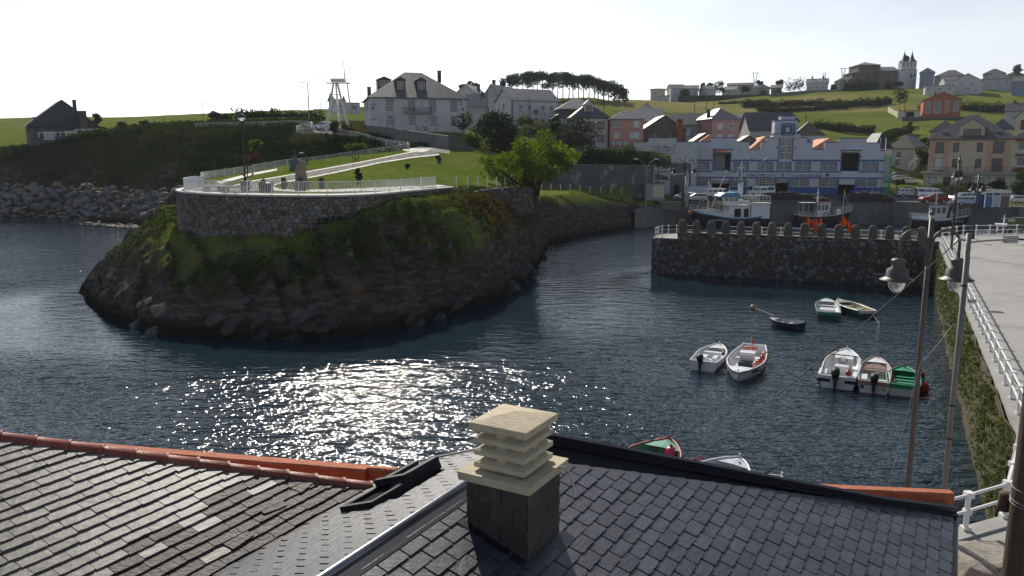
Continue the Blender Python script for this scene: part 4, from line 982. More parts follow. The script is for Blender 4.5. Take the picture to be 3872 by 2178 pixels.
# railings
rail_kw = dict(hgt=1.0, spacing=2.2, rails=[.08, .98], pr=.03, rr=.026, knob=False, bal=.15, balr=.016)
sA, sB = .0, .925
railing('white barred railing along the front edge of the lookout terrace', [onfr(frL * (sA + (sB - sA) * k / 40))[0] + ZU * .06 for k in range(41)], **rail_kw)
bk = [(-31.2, 78), (-33.6, 86), (-36.6, 93.5), (-39.0, 98.5), (-40.0, 102), (-39.6, 106.0), (-38.2, 111.0), (-36.4, 116.0), (-34.0, 119.8), (-30.8, 122.6), (-27.6, 124.2), (-19.6, 126.8), (-16.6, 128.6)]
bk = chaikin([(*p, 0) for p in bk], 2, False)
railing('white barred railing along the back of the terrace above the cove', [Vector((x, y, max(gz(x, y), 8.9))) for x, y, _ in bk], **rail_kw)
up = [A(x, y, Y) for x, y, Y in ((1541, 566, 128.6), (1548, 556, 129.5), (1541, 547, 131.5), (1500, 540, 135), (1400, 528, 141), (1280, 516, 146), (1180, 513, 147.5), (1125, 509, 147.5), (1120, 503, 149.5), (1140, 498, 152), (1185, 494, 153.5), (1184, 490, 156), (1150, 486, 158), (1050, 481, 161), (900, 478, 163), (740, 484, 165))]
up = [Vector((p.x, p.y, gz(p.x, p.y))) for p in [Vector(q) for q in chaikin([tuple(p) for p in up], 1, False)]]
railing('white barred railing round the loop of the upper path', up, **{**rail_kw, 'spacing': 2.6, 'bal': .2})
# chain posts
CPM = None
def chain_fence(label, pts, hgt=1.05, chains=(.9, .55)):
 root = thing('chain_fence', label, 'fence', pts[0]); b = MB(); b.cyl((0, 0, -.1), (0, 0, hgt), .055, .05, 8); b.ball((0, 0, hgt), .065, 8); me_ = b.mesh('post', M_WHT)
 for p in pts: ob('post', me_, root, p - pts[0])
 for a, e in zip(pts[:-1], pts[1:]):
  for h in chains:
   b = MB(); b.tube([a.lerp(e, t) - pts[0] + ZU * (h - .22 * 4 * t * (1 - t)) for t in np.linspace(0, 1, 7)], .014, 5); b.build('chain', mat('old_chain', (.25, .24, .22), rough=.6, metal=.5), root)
chain_fence('white posts hung with chain along the terrace path to the tree', [W(x, 713 - (x - 1592) * .01, 9.0) if x < 1700 else G(x, 709) for x in (1592, 1646, 1727, 1769, 1808, 1844, 1878, 1910, 1941, 1958)])
chain_fence('white posts hung with chain below the stained garden wall', [G(x, y) for x, y in ((2048, 721), (2084, 721), (2120, 722), (2156, 722), (2193, 726), (2231, 728), (2271, 729), (2310, 731), (2350, 732), (2391, 734))])
# lower dark wall under the right chain path
def wall_run(name, label, pts, z0, th, m, top=None, seed=3, cat='wall', sub=2.0):
 """masonry wall along pts (x,y,ztop); z0 = bottom"""
 P = resample(pts, sub); root = thing(name, label, cat, (P[0].x, P[0].y, z0)); b = MB(); rows = []
 for i, p in enumerate(P):
  d = (P[min(i + 1, len(P) - 1)] - P[max(i - 1, 0)]); d.z = 0; d.normalize(); sd = Vector((d.y, -d.x, 0))
  rows.append([tuple(p + sd * x - root.location + ZU * z) for x, z in ((th / 2, z0 - p.z), (th / 2, 0), (-th / 2, 0), (-th / 2, z0 - p.z))])
 b.loft(rows, close=True); b.build('face', m, root)
 if top:
  b = MB(); rows = []
  for i, p in enumerate(P):
   d = (P[min(i + 1, len(P) - 1)] - P[max(i - 1, 0)]); d.z = 0; d.normalize(); sd = Vector((d.y, -d.x, 0))
   rows.append([tuple(p + sd * x - root.location + ZU * z) for x, z in ((th / 2 + .05, .003), (th / 2 + .05, .12), (-th / 2 - .05, .12), (-th / 2 - .05, .003))])
  b.loft(rows, close=True); b.build('coping', top, root)
 return root
M_OLDW = mat('stained_wall', (.14, .138, .13), (.085, .083, .08), scale=.9, rough=.95, bump=.5, bscale=5, c3=(.36, .36, .355), s3=.7, lo3=.56, hi3=.7, stretch=(1, 1, .6))
M_GRW = mat('grey_garden_wall', (.20, .19, .175), (.15, .145, .135), scale=1.2, rough=.95, bump=.3, bscale=7, c3=(.10, .098, .09), s3=.6, stretch=(1, 1, .4))
M_DKW = mat('dark_stone_wall', (.12, .11, .10), (.085, .08, .072), scale=2, rough=.95, bump=.7, bscale=5, c3=(.22, .21, .2), s3=1.5, lo3=.6, hi3=.75)
gw = [A(1388, 476, 149), A(1500, 490, 142), A(1600, 503, 134), A(1699, 517, 126.5)]
wall_run('garden_wall', 'long grey garden wall below the big white house', gw, 10.5, .5, M_GRW, M_GRW)
wall_run('garden_wall', 'dark stone wall stepping down from the garden wall corner', [A(1699, 500, 126.4), A(1733, 527, 130), A(1779, 556, 134.5), A(1822, 595, 139)], 8.0, .5, M_DKW)
wall_run('retaining_wall', 'stained grey retaining wall with white patches below the hedge', [Vector((-6.5, 139.2, 11.6)), Vector((-2.5, 139.4, 11.0)), Vector((2, 139.6, 10.6)), Vector((25.2, 140.8, 10.25))], 4.5, .6, M_OLDW, M_GRW)
wall_run('low_wall', 'low dark rubble wall below the chain posts by the big tree', [Vector((G(2040, 726).x, G(2040, 726).y - .6, G(2040, 726).z + .02)), Vector((G(2250, 733).x, G(2250, 733).y - .6, G(2250, 733).z + .02)), Vector((G(2395, 737).x, G(2395, 737).y - .6, G(2395, 737).z + .02))], 2.5, .5, M_DKW)
# second stretch of stone walling, right of the grassy bank
pw = [Vector((-5.2, 78.2, 8.0)), Vector((-3.6, 81.2, 8.5)), Vector((.2, 84.4, 8.75)), Vector((2.4, 91.0, 8.5))]
w2 = wall_run('stone_bank_wall', 'rough stone wall right of the grassy bank, under the chain posts', pw, 5.5, .5, M_STJ)
PW = resample(pw, .4); pwl = path_len(PW)
def onpw(s):
 k = min(max(s / pwl, 0), .99999) * (len(PW) - 1); i = int(k); p = PW[i].lerp(PW[i + 1], k - i); d = (PW[min(i + 2, len(PW) - 1)] - PW[max(i - 1, 0)]); d.z = 0; d.normalize(); return p, Vector((d.y, -d.x, 0))
stones_on(w2, voronoi(.05, pwl, lambda s: 5.9, lambda s: onpw(s)[0].z - .02, .46, 33, flat=.8), lambda s, z, h: Vector((onpw(s)[0].x, onpw(s)[0].y, z)) + onpw(s)[1] * (.25 + h), .05, .05, [M_ST[2], M_ST[0], M_RUB], 120, 34)
# terrace furniture -----------------------------------------------------------
M_IRON = mat('black_iron', (.014, .014, .016), (.02, .02, .021), rough=.4, spec=.5)
M_GLS = mat('lamp_glass', (.75, .77, .78), (.7, .72, .74), rough=.08, spec=.6, trans=.7)
lp = thing('terrace_lamp_post', 'tall black lamp post with globe lantern on the terrace', 'lamp post', W(929, 720, 9.0))
b = MB(); b.box((0, 0, .42), (.62, .62, .84)); b.box((0, 0, .05), (.8, .8, .1)); b.box((0, 0, .86), (.7, .7, .06)); b.build('pedestal', M_IRON, lp)
b = MB(); b.lathe([(.16, .88), (.13, 1.0), (.085, 1.1), (.08, 2.0), (.072, 5.4), (.10, 5.5), (.10, 5.62), (.06, 5.7), (.17, 5.86), (.2, 5.93)], (0, 0, 0), 12); b.build('pole', M_IRON, lp, True)
b = MB(); b.ball((0, 0, 6.26), .31, 16); b.build('globe', M_GLS, lp, True)
b = MB(); b.lathe([(.33, 6.28), (.325, 6.36), (.28, 6.48), (.16, 6.56), (.07, 6.6), (.05, 6.72), (.015, 6.82)], (0, 0, 0), 14); b.build('cap', M_IRON, lp, True)
M_MON = mat('monolith_stone', (.25, .20, .15), (.19, .15, .115), scale=1.5, rough=.9, bump=.5, bscale=5)
mp0 = W(z2(1190, 775)[0], z2(1190, 772)[1], 9.0); mono = thing('standing_stone', 'tall leaning standing stone monument on the terrace lawn', 'monument', mp0)
b = MB(); r = random.Random(2); secs = []
for wv, dv, z, ox in ((1.15, .8, 0, -.05), (1.18, .8, .5, 0), (1.08, .72, 1.0, -.02), (.95, .66, 1.5, -.08), (.92, .6, 1.9, -.06), (.82, .55, 2.2, .02), (.55, .42, 2.45, .08), (.2, .2, 2.56, .06)):
 secs.append([(ox + wv / 2 * math.copysign(abs(math.cos(a)) ** .7, math.cos(a)) * (1 + (r.random() - .5) * .08), dv / 2 * math.copysign(abs(math.sin(a)) ** .7, math.sin(a)) * (1 + (r.random() - .5) * .08), z) for a in np.linspace(0, 2 * math.pi, 14, endpoint=False)])
b.loft(secs, close=True); b.build('stone', M_MON, mono, True)
b = MB(); b.box((.02, -.62, .32), (1.0, .42, .64)); b.box((.02, -.62, .66), (1.1, .5, .06)); b.build('plinth', M_MON, mono)
b = MB(); b.lathe([(.16, 0), (.13, .12), (.09, .18), (.15, .26), (.16, .38), (.1, .47), (.03, .5)], (.05, -.62, .69), 10); b.build('bust', mat('bronze', (.08, .06, .04), rough=.4, metal=.7), mono, True)
for i, x in enumerate((1022, 1370)):
 p = W(z2(x, 762)[0], z2(x, 762)[1], 9.05); po = thing('wooden_bollard', ['left', 'right'][i] + ' wooden post with chain beside the standing stone', 'bollard', p); b = MB(); b.bb(-.17, .17, -.17, .17, -.1, 1.0); b.bb(-.13, .13, -.13, .13, 1.0, 1.05); b.build('post', mat('dark_wood', (.10, .07, .045), (.07, .05, .03), scale=6, rough=.8, bump=.3), po)
 if i == 0: pl0 = p
for e in (0, 1):
 a_, c_ = (pl0 + Vector((.2, 0, .85)), mp0 + Vector((-.6, -.1, .8))) if e == 0 else (mp0 + Vector((.6, -.1, .8)), p + Vector((-.2, 0, .85)))
 b = MB(); b.tube([a_.lerp(c_, t) - a_ - ZU * (.3 * 4 * t * (1 - t)) for t in np.linspace(0, 1, 8)], .025, 5); o = b.build('chain', M_IRON, None, loc=a_); tag(o, ['heavy chain hanging left of the standing stone', 'heavy chain hanging right of the standing stone'][e], 'chain')
def bench(px, py, L_, rz, label):
 p = W(*z2(px, py), 9.05); t = thing('stone_bench', label, 'bench', p, rz); b = MB(); b.box((0, 0, .47), (L_, .5, .1)); b.build('seat', M_PAVE if px < 450 else M_GRW, t)
 for s in (-1, 1): b = MB(); b.box((s * L_ * .32, 0, .21), (.42, .4, .42)); b.build('support', M_GRW, t)
bench(385, 785, 2.3, -.35, 'stone bench at the left end of the terrace'); bench(585, 795, 2.5, 0, 'low stone bench at the foot of the lamp post')
M_RST = mat('dark_rusty_iron', (.035, .03, .028), (.06, .04, .03), scale=8, rough=.7, metal=.3)
def anchor(px, py, h, rz, label, lean=.25, m=M_RST, gpos=True):
 p = G(*z2(px, py)) if gpos else W(*z2(px, py), 9.05); t = thing('anchor', label, 'anchor', p, rz)
 b = MB(); M_ = Matrix.Rotation(lean, 4, 'X'); top = M_ @ Vector((0, 0, h)); b.tube([M_ @ Vector((0, 0, .05)), top], [.07, .05], 8); b.build('shank', m, t)
 b = MB(); b.tube([M_ @ Vector((x * h * .36, 0, .05 + x * x * h * .2)) for x in np.linspace(-1, 1, 9)], .06, 8); b.build('arms', m, t)
 b = MB()
 for s in (-1, 1): b.box(M_ @ Vector((s * h * .36, 0, .05 + h * .23)), (.16, .22, .2), rz=.3)
 b.build('flukes', m, t)
 b = MB(); b.tube([M_ @ Vector((-h * .3, .02, h * .86)), M_ @ Vector((h * .3, .02, h * .86))], .045, 7); b.build('stock', m, t)
 b = MB(); b.tube([top + Vector((.11 * math.cos(a), 0, .1 + .11 * math.sin(a))) for a in np.linspace(0, 6.28, 11)], .02, 6); b.build('ring', m, t)
anchor(690, 655, 1.7, .5, 'dark anchor leaning by the railing behind the lamp post'); anchor(1680, 492, 1.4, -.3, 'small dark anchor beside the hedge on the terrace railing')
t = thing('ship_winch', 'black old ship winch standing on the terrace paving', 'winch', W(*z2(862, 790), 9.05)); b = MB(); b.box((0, 0, .16), (1.0, .7, .32)); b.build('base', M_IRON, t)
b = MB(); b.cyl((-.42, 0, .55), (.42, 0, .55), .24, n=12); b.cyl((-.5, 0, .55), (-.42, 0, .55), .38, n=14); b.cyl((.42, 0, .55), (.5, 0, .55), .38, n=14); b.build('drum', M_IRON, t)
b = MB(); b.tube([(-.2, 0, .7), (-.32, .05, 1.0), (-.1, .05, 1.08)], .07, 8); b.box((-.2, 0, .9), (.35, .3, .3)); b.build('crank', M_IRON, t)
M_TEAL = mat('faded_blue_paint', (.10, .14, .17), (.07, .1, .12), scale=5, rough=.6)
t = thing('deck_machine', 'faded blue deck machine with wheel behind the standing stone', 'winch', G(*z2(1135, 585)), .3); b = MB(); b.box((-.15, 0, .75), (1.3, .9, 1.1)); b.box((0, 0, .1), (1.7, 1.1, .2)); b.build('body', M_TEAL, t)
b = MB(); b.tube([(.75 * math.cos(a) + .7, 0, 1.15 + .95 * math.sin(a)) for a in np.linspace(-.6, 3.4, 14)], .09, 8); b.build('wheel', M_IRON, t); b = MB(); b.cyl((-.1, 0, 1.3), (-.15, 0, 2.6), .09, .05); b.box((-.15, 0, 1.5), (.5, .4, .5)); b.build('post', M_TEAL, t)
# signal mast
mp_ = A(1262, 517, 147.5); mp_.z = gz(mp_.x, mp_.y); sm = thing('signal_mast', 'white lattice signal mast with platform and tall antenna', 'mast', mp_)
hz_ = A(1262, 312, 147.5).z - mp_.z
for dx, dy in ((-1.35, -.6), (3.1, -.2), (.9, 1.6)): b = MB(); b.tube([(dx, dy, -.5), (dx * .15 + .55, dy * .15, hz_)], [.30, .17], 8); b.build('leg', M_WHT, sm)
b = MB()
for z, w_ in ((hz_ * .30, 3.3), (hz_ * .76, 2.2)): b.box((.5, 0, z), (w_, .5, .12)); b.box((.5, 0, z + .5), (w_, .06, .06))
b.box((-1.2, -.3, hz_ * .46), (4.6, .4, .16)); b.box((.7, 0, hz_ * .56), (2.4, .8, .1)); b.build('crosstree', M_WHT, sm)
b = MB(); b.box((1.2, 0, hz_ + .35), (2.6, 1.2, .5)); b.box((1.2, 0, hz_ - .1), (4.4, 1.4, .1)); b.box((.2, 0, hz_ + .75), (7.0, .1, .08)); b.build('platform', M_WHT, sm)
b = MB(); b.lathe([(.6, -.1), (.6, .1)], (0, 0, 0), 16); o = b.build('lamp_drum', M_WHT, sm, loc=(.6, -.6, hz_ * .46)); o.rotation_euler = (1.57, 0, 0)
b = MB(); b.cyl((2.4, 0, hz_ + .7), (2.3, 0, A(1262, 229, 147.5).z - mp_.z), .11, .04, 8); b.build('antenna', M_WHT, sm)
b = MB()
for x in (1.2, 3.4): b.tube([(x, 0, hz_ * .7), (2.35, 0, hz_ + 5)], .02, 5)
b.tube([(-1.0, 0, hz_ + .9), (2.35, 0, hz_ + 6)], .02, 5); b.tube([(3.3, 0, hz_ * .45), (2.8, 0, hz_)], .12, 6); b.build('stays', M_WHT, sm)
# ---------------------------------------------------------------- buildings
def wallmat(n, c, d=.85, st=(.30, .29, .27)): return mat(n, c, tuple(x * d for x in c), scale=.9, rough=.9, bump=.12, bscale=8, c3=st, s3=.55, lo3=.6, hi3=.8, stretch=(1, 1, .5))
WM = dict(white=wallmat('white_render', (.54, .55, .56)), white2=wallmat('dull_white_render', (.43, .44, .45)), peel=mat('peeling_whitewash', (.55, .56, .57), (.48, .485, .49), scale=.8, rough=.95, bump=.3, bscale=6, c3=(.20, .19, .175), s3=.85, lo3=.57, hi3=.66),
          pink=wallmat('pink_render', (.56, .26, .22)), pink2=wallmat('dusty_pink_render', (.50, .28, .27)), red=wallmat('red_brick_render', (.42, .13, .09)), ochre=wallmat('ochre_render', (.34, .23, .10)), beige=wallmat('beige_render', (.58, .47, .36)), cream=wallmat('cream_render', (.60, .54, .42)),
          grey=wallmat('grey_wall_render', (.30, .30, .30)), stone=mat('old_stone', (.15, .135, .115), (.10, .092, .08), scale=2, rough=.95, bump=.6, bscale=6, c3=(.22, .2, .18), s3=1), blue=wallmat('blue_render', (.22, .27, .42)), teal=wallmat('pale_teal', (.42, .47, .48)))
def roofmat(n, c, d=.7, r=.5): return mat(n, c, tuple(x * d for x in c), scale=1.6, rough=r, bump=.5, bscale=5, spec=.5, c3=tuple(x * 1.6 for x in c), s3=1.1, lo3=.55, hi3=.75, stretch=(1, 1, 2.5))
RM = dict(slate=roofmat('far_slate', (.085, .085, .09)), old=roofmat('far_old_slate', (.13, .125, .115), .5), dark=roofmat('far_dark_slate', (.045, .046, .052)), grey=roofmat('far_grey_roof', (.20, .195, .19)), moss=roofmat('mossy_slate', (.12, .105, .07), .5), lite=roofmat('pale_roof', (.28, .27, .255)))
M_PANE = mat('window_glass', (.025, .028, .032), (.04, .042, .045), scale=.8, rough=.08, spec=.7)
M_SHUT = mat('white_shutter', (.58, .58, .57), (.5, .5, .49), rough=.6)
M_FRW = mat('white_frame', (.62, .62, .6), rough=.5)
M_FRD = mat('dark_frame', (.09, .06, .05), rough=.6)
M_FRB = mat('blue_frame', (.06, .14, .30), rough=.5)
M_FRG = mat('weathered_wood_frame', (.25, .24, .23), (.16, .15, .14), scale=6, rough=.8)
M_RED = mat('dark_red_paint', (.24, .045, .03), rough=.6)
M_TRIM = mat('grey_trim', (.32, .33, .36), rough=.8)
def holed(mb, w, h, holes, th, z0=0.0, mi=0):
 """wall in the xz plane (outer face y=0, inner y=th) with rectangular openings (x0,x1,z0,z1)"""
 xs = sorted({-w / 2, w / 2, *[v for q in holes for v in q[:2]]}); zs = sorted({z0, h, *[v for q in holes for v in q[2:4]]})
 ins = lambda x, z: any(q[0] - 1e-6 < x < q[1] + 1e-6 and q[2] - 1e-6 < z < q[3] + 1e-6 for q in holes)
 for i in range(len(xs) - 1):
  run = None
  for j in range(len(zs) - 1):
   x, z = (xs[i] + xs[i + 1]) / 2, (zs[j] + zs[j + 1]) / 2
   if not ins(x, z):
    mb.add([(xs[i], 0, zs[j]), (xs[i + 1], 0, zs[j]), (xs[i + 1], 0, zs[j + 1]), (xs[i], 0, zs[j + 1])], [(0, 1, 2, 3)], mi)
    mb.add([(xs[i], th, zs[j]), (xs[i + 1], th, zs[j]), (xs[i + 1], th, zs[j + 1]), (xs[i], th, zs[j + 1])], [(3, 2, 1, 0)], mi)
 for x0, x1, a, c in [q[:4] for q in holes]:
  mb.add([(x0, 0, a), (x1, 0, a), (x1, 0, c), (x0, 0, c), (x0, th, a), (x1, th, a), (x1, th, c), (x0, th, c)], [(0, 4, 5, 1), (1, 5, 6, 2), (2, 6, 7, 3), (3, 7, 4, 0)], mi)
WINC = {}
def window(par, x, z, w, h, y=0.0, style='std', fm=None, sill=True, rz=0.0, trim=None, depth=.14):
 fm = fm or M_FRW; key = (round(w, 2), round(h, 2), style, fm.name, sill, trim.name if trim else None, round(depth, 2))
 if key not in WINC:
  b = MB(); f = min(.09, w * .1); d0, d1 = depth - .05, depth + .02
  for a in ((-w / 2, -w / 2 + f, 0, h), (w / 2 - f, w / 2, 0, h), (-w / 2 + f, w / 2 - f, 0, f), (-w / 2 + f, w / 2 - f, h - f, h)): b.bb(a[0], a[1], d0, d1, a[2], a[3])
  nv, nh_ = dict(std=(1, 1), one=(0, 0), two=(1, 0), grid=(5, 4), half=(3, 2), door=(1, 3), three=(2, 1), shut=(0, 0), case=(1, 2)).get(style, (1, 1))
  bar = f * .55
  for i in range(nv): xx = -w / 2 + f + (w - 2 * f) * (i + 1) / (nv + 1); b.bb(xx - bar / 2, xx + bar / 2, d0 + .005, d1 - .005, f, h - f)
  for i in range(nh_): zz = f + (h - 2 * f) * (i + 1) / (nh_ + 1); b.bb(-w / 2 + f, w / 2 - f, d0 + .008, d1 - .008, zz - bar / 2, zz + bar / 2)
  mats_ = [fm]
  if sill: b.bb(-w / 2 - .08, w / 2 + .08, -.09, depth - .05, -.09, -.004, 0)
  if trim:
   mats_.append(trim); t = .11
   for a in ((-w / 2 - t, -w / 2, -.02, h + t), (w / 2, w / 2 + t, -.02, h + t), (-w / 2, w / 2, h, h + t)): b.bb(a[0], a[1], -.035, .02, a[2], a[3], 1)
  p = MB(); p.bb(-w / 2 + f * .5, w / 2 - f * .5, d0 + .02, d0 + .035, f * .5, h - f * .5)
  WINC[key] = (b.mesh('window', mats_), p.mesh('pane', M_SHUT if style == 'shut' else M_PANE))
 o = ob('window', WINC[key][0], par, (x, y, z), rz); ob('pane', WINC[key][1], o)
 return o
def roof_faces(kind, w, d, h, ov, rh, th=.16):
 b = MB(); x0, x1, y0, y1 = -w / 2 - ov, w / 2 + ov, -ov, d + ov; n = Vector((0, 0, 1))
 if kind == 'hip':
  if (x1 - x0) > (y1 - y0): e = (y1 - y0) / 2; r0, r1 = (x0 + e, (y0 + y1) / 2, h + rh), (x1 - e, (y0 + y1) / 2, h + rh)
  else: e = (x1 - x0) / 2; r0, r1 = ((x0 + x1) / 2, y0 + e, h + rh), ((x0 + x1) / 2, y1 - e, h + rh)
  c = [(x0, y0, h), (x1, y0, h), (x1, y1, h), (x0, y1, h)]
  P = c + [r0, r1] + [(p[0], p[1], p[2] - th) for p in c]
  if (x1 - x0) > (y1 - y0): F = [(0, 1, 5, 4), (1, 2, 5), (2, 3, 4, 5), (3, 0, 4)]
  else: F = [(0, 1, 4), (1, 2, 5, 4), (2, 3, 5), (3, 0, 4, 5)]
  b.add(P, F + [(0, 6, 7, 1), (1, 7, 8, 2), (2, 8, 9, 3), (3, 9, 6, 0), (9, 8, 7, 6)])
 elif kind in ('gx', 'gy'):
  if kind == 'gx': ym = (y0 + y1) / 2; c = [[(x, y0, h), (x, ym, h + rh), (x, y1, h), (x, y1, h - th), (x, ym, h + rh - th * 1.1), (x, y0, h - th)] for x in (x0, x1)]
  else: xm = (x0 + x1) / 2; c = [[(x0, y, h), (xm, y, h + rh), (x1, y, h), (x1, y, h - th), (xm, y, h + rh - th * 1.1), (x0, y, h - th)] for y in (y1, y0)]
  b.loft(c, close=True)
 elif kind == 'shed': b.loft([[(x, y0, h), (x, y1, h + rh), (x, y1, h + rh - th), (x, y0, h - th)] for x in (x0, x1)], close=True)
 else: b.bb(x0, x1, y0, y1, h - .1, h + th)
 return b
def house(name, label, xl, xr, yb, ye, Y, dp, rz, kind, rh, wm, rm, wins=(), side=(), chim=(), ov=.35, cat='house', doors=(), trimb=None, fm=None, trim=None, base=5.0, group=None, corner=None, right=()):
 """facade between photo columns xl..xr at distance Y; yb base row, ye eaves row. wins: (u, v, w, h[, style]) centre u and sill v as fractions of facade"""
 xm = (xl + xr) / 2; p = A(xm, yb, Y); ang = math.atan2(p.x, Y); rel = rz; rz = rel - ang; w_ = (A(xr, yb, Y).x - A(xl, yb, Y).x) * math.cos(ang) / max(.5, math.cos(rel))
 h = A(xm, ye, Y).z - p.z; t = thing(name, label, cat, p, rz, group); b = MB(); th = .3
 hs = [(-w_ / 2 + q[0] * w_ - q[2] / 2, -w_ / 2 + q[0] * w_ + q[2] / 2, q[1] * h, q[1] * h + q[3]) for q in wins] + [(-w_ / 2 + q[0] * w_ - q[1] / 2, -w_ / 2 + q[0] * w_ + q[1] / 2, 0, q[2]) for q in doors]
 holed(b, w_, h, hs, th, -base)
 # left wall (x=-w/2), right, back
 lb = MB(); lh = [(-dp / 2 + q[0] * dp - q[2] / 2, -dp / 2 + q[0] * dp + q[2] / 2, q[1] * h, q[1] * h + q[3]) for q in side]; holed(lb, dp, h, lh, th, -base)
 b.add([(-w_ / 2 + y, dp / 2 - x, z) for x, y, z in lb.v], lb.f)
 rb = MB(); rh_ = [(-dp / 2 + q[0] * dp - q[2] / 2, -dp / 2 + q[0] * dp + q[2] / 2, q[1] * h, q[1] * h + q[3]) for q in right]; holed(rb, dp, h, rh_, th, -base)
 b.add([(w_ / 2 - y, dp / 2 + x, z) for x, y, z in rb.v], rb.f)
 b.add([(-w_ / 2, dp, -base), (w_ / 2, dp, -base), (w_ / 2, dp, h), (-w_ / 2, dp, h)], [(3, 2, 1, 0)])
 if kind == 'gx':
  for x in (-w_ / 2, w_ / 2): b.add([(x, 0, h), (x, dp, h), (x, dp / 2, h + rh * .97)], [(0, 1, 2)] if x > 0 else [(0, 2, 1)])
 if kind == 'gy':
  for y in (0, dp): b.add([(-w_ / 2, y, h), (w_ / 2, y, h), (0, y, h + rh * .97)], [(0, 1, 2)] if y == 0 else [(0, 2, 1)])
 if kind == 'shed':
  for x in (-w_ / 2, w_ / 2): b.add([(x, 0, h), (x, dp, h), (x, dp, h + rh * .97)], [(0, 1, 2)])
 b.build('walls', wm, t)
 rf = roof_faces(kind, w_, dp, h, ov, rh).build('roof', rm, t)
 if trimb: bb_ = MB(); bb_.bb(-w_ / 2 - .05, w_ / 2 + .05, -.06, -.005, h - .3, h - .16); bb_.build('eaves_band', trimb, t)
 if corner:
  bb_ = MB()
  for s in (-1, 1): bb_.bb(s * w_ / 2 - .25, s * w_ / 2 + .25, -.05, -.004, -1, h - .18)
  bb_.build('corner_band', corner, t)
 for q in wins: window(t, -w_ / 2 + q[0] * w_, q[1] * h, q[2], q[3], 0, q[4] if len(q) > 4 else 'std', fm, trim=trim)
 for q in side: window(t, -w_ / 2, q[1] * h, q[2], q[3], dp / 2 + dp / 2 - q[0] * dp, q[4] if len(q) > 4 else 'std', fm, rz=-math.pi / 2, trim=trim)
 for q in right: window(t, w_ / 2, q[1] * h, q[2], q[3], q[0] * dp, q[4] if len(q) > 4 else 'std', fm, rz=math.pi / 2, trim=trim)
 for q in doors:
  bb_ = MB(); bb_.bb(-w_ / 2 + q[0] * w_ - q[1] / 2 + .01, -w_ / 2 + q[0] * w_ + q[1] / 2 - .01, .1, .16, 0, q[2] - .01); d_ = bb_.build('door', q[3] if len(q) > 3 else M_FRD, t)
 for q in chim:
  bb_ = MB(); cz = h + (rh * q[2] if len(q) > 2 else rh * .5); bb_.box((-w_ / 2 + q[0] * w_, q[1] * dp, cz + .5), (.7, .6, 2.2)); bb_.box((-w_ / 2 + q[0] * w_, q[1] * dp, cz + 1.65), (.85, .75, .12)); bb_.build('chimney', RM['dark'] if len(q) < 4 else q[3], rf)
 return t, w_, h, rf
def dormer(rf, x, y, z, w, h, d, rm, wm, style='std', peak=.5, fm=None, flat=False):
 dm = ob('dormer', None, rf, (x, y, z)); b = MB(); b.bb(-w / 2, w / 2, 0, d, -1.2, h)
 if flat: b.build('cheeks', wm, dm); bb_ = MB(); bb_.bb(-w / 2 - .15, w / 2 + .15, -.2, d, h + .003, h + .14); bb_.build('dormer_roof', rm, dm)
 else:
  b.add([(-w / 2, 0, h), (w / 2, 0, h), (0, 0, h + peak * .92)], [(0, 1, 2)]); b.build('cheeks', wm, dm)
  bb_ = MB(); bb_.loft([[(-w / 2 - .15, yy, h - .06), (0, yy, h + peak), (w / 2 + .15, yy, h - .06), (w / 2 + .15, yy, h - .16), (0, yy, h + peak - .12), (-w / 2 - .15, yy, h - .16)] for yy in (d, -.15)], close=True); bb_.build('dormer_roof', rm, dm)
 bb_ = MB(); f = .07; ww, hh = w * .72, h * .78
 for a in ((-ww / 2, -ww / 2 + f, .08, .08 + hh), (ww / 2 - f, ww / 2, .08, .08 + hh), (-ww / 2, ww / 2, .08, .08 + f), (-ww / 2, ww / 2, .08 + hh - f, .08 + hh), (-f / 2, f / 2, .08, .08 + hh), (-ww / 2, ww / 2, .08 + hh / 2 - f / 2, .08 + hh / 2 + f / 2)): bb_.bb(a[0], a[1], -.05, -.003, a[2], a[3])
 bb_.build('dormer_frame', fm or M_FRW, dm)
 bb_ = MB(); bb_.bb(-ww / 2 + .02, ww / 2 - .02, -.02, -.003, .1, .06 + hh); bb_.build('pane', M_PANE, dm)
def balcony(t, x, z, w, m=M_IRON, d=.9, hgt=.95):
 bl = ob('balcony', None, t, (x, 0, z)); b = MB(); b.bb(-w / 2, w / 2, -d, -.002, -.14, 0); b.build('slab', M_TRIM, bl)
 b = MB(); b.bb(-w / 2, w / 2, -d + .02, -d + .06, hgt - .05, hgt); b.bb(-w / 2, w / 2, -d + .02, -d + .05, .08, .12)
 for s in (-1, 1): b.bb(s * (w / 2 - .02) - .02, s * (w / 2 - .02) + .02, -d + .02, -.01, hgt - .05, hgt)
 for k in range(int(w / .14) + 1): xx = -w / 2 + .02 + (w - .04) * k / int(w / .14); b.bb(xx - .014, xx + .014, -d + .02, -d + .05, 0, hgt)
 b.build('balustrade', m, bl)
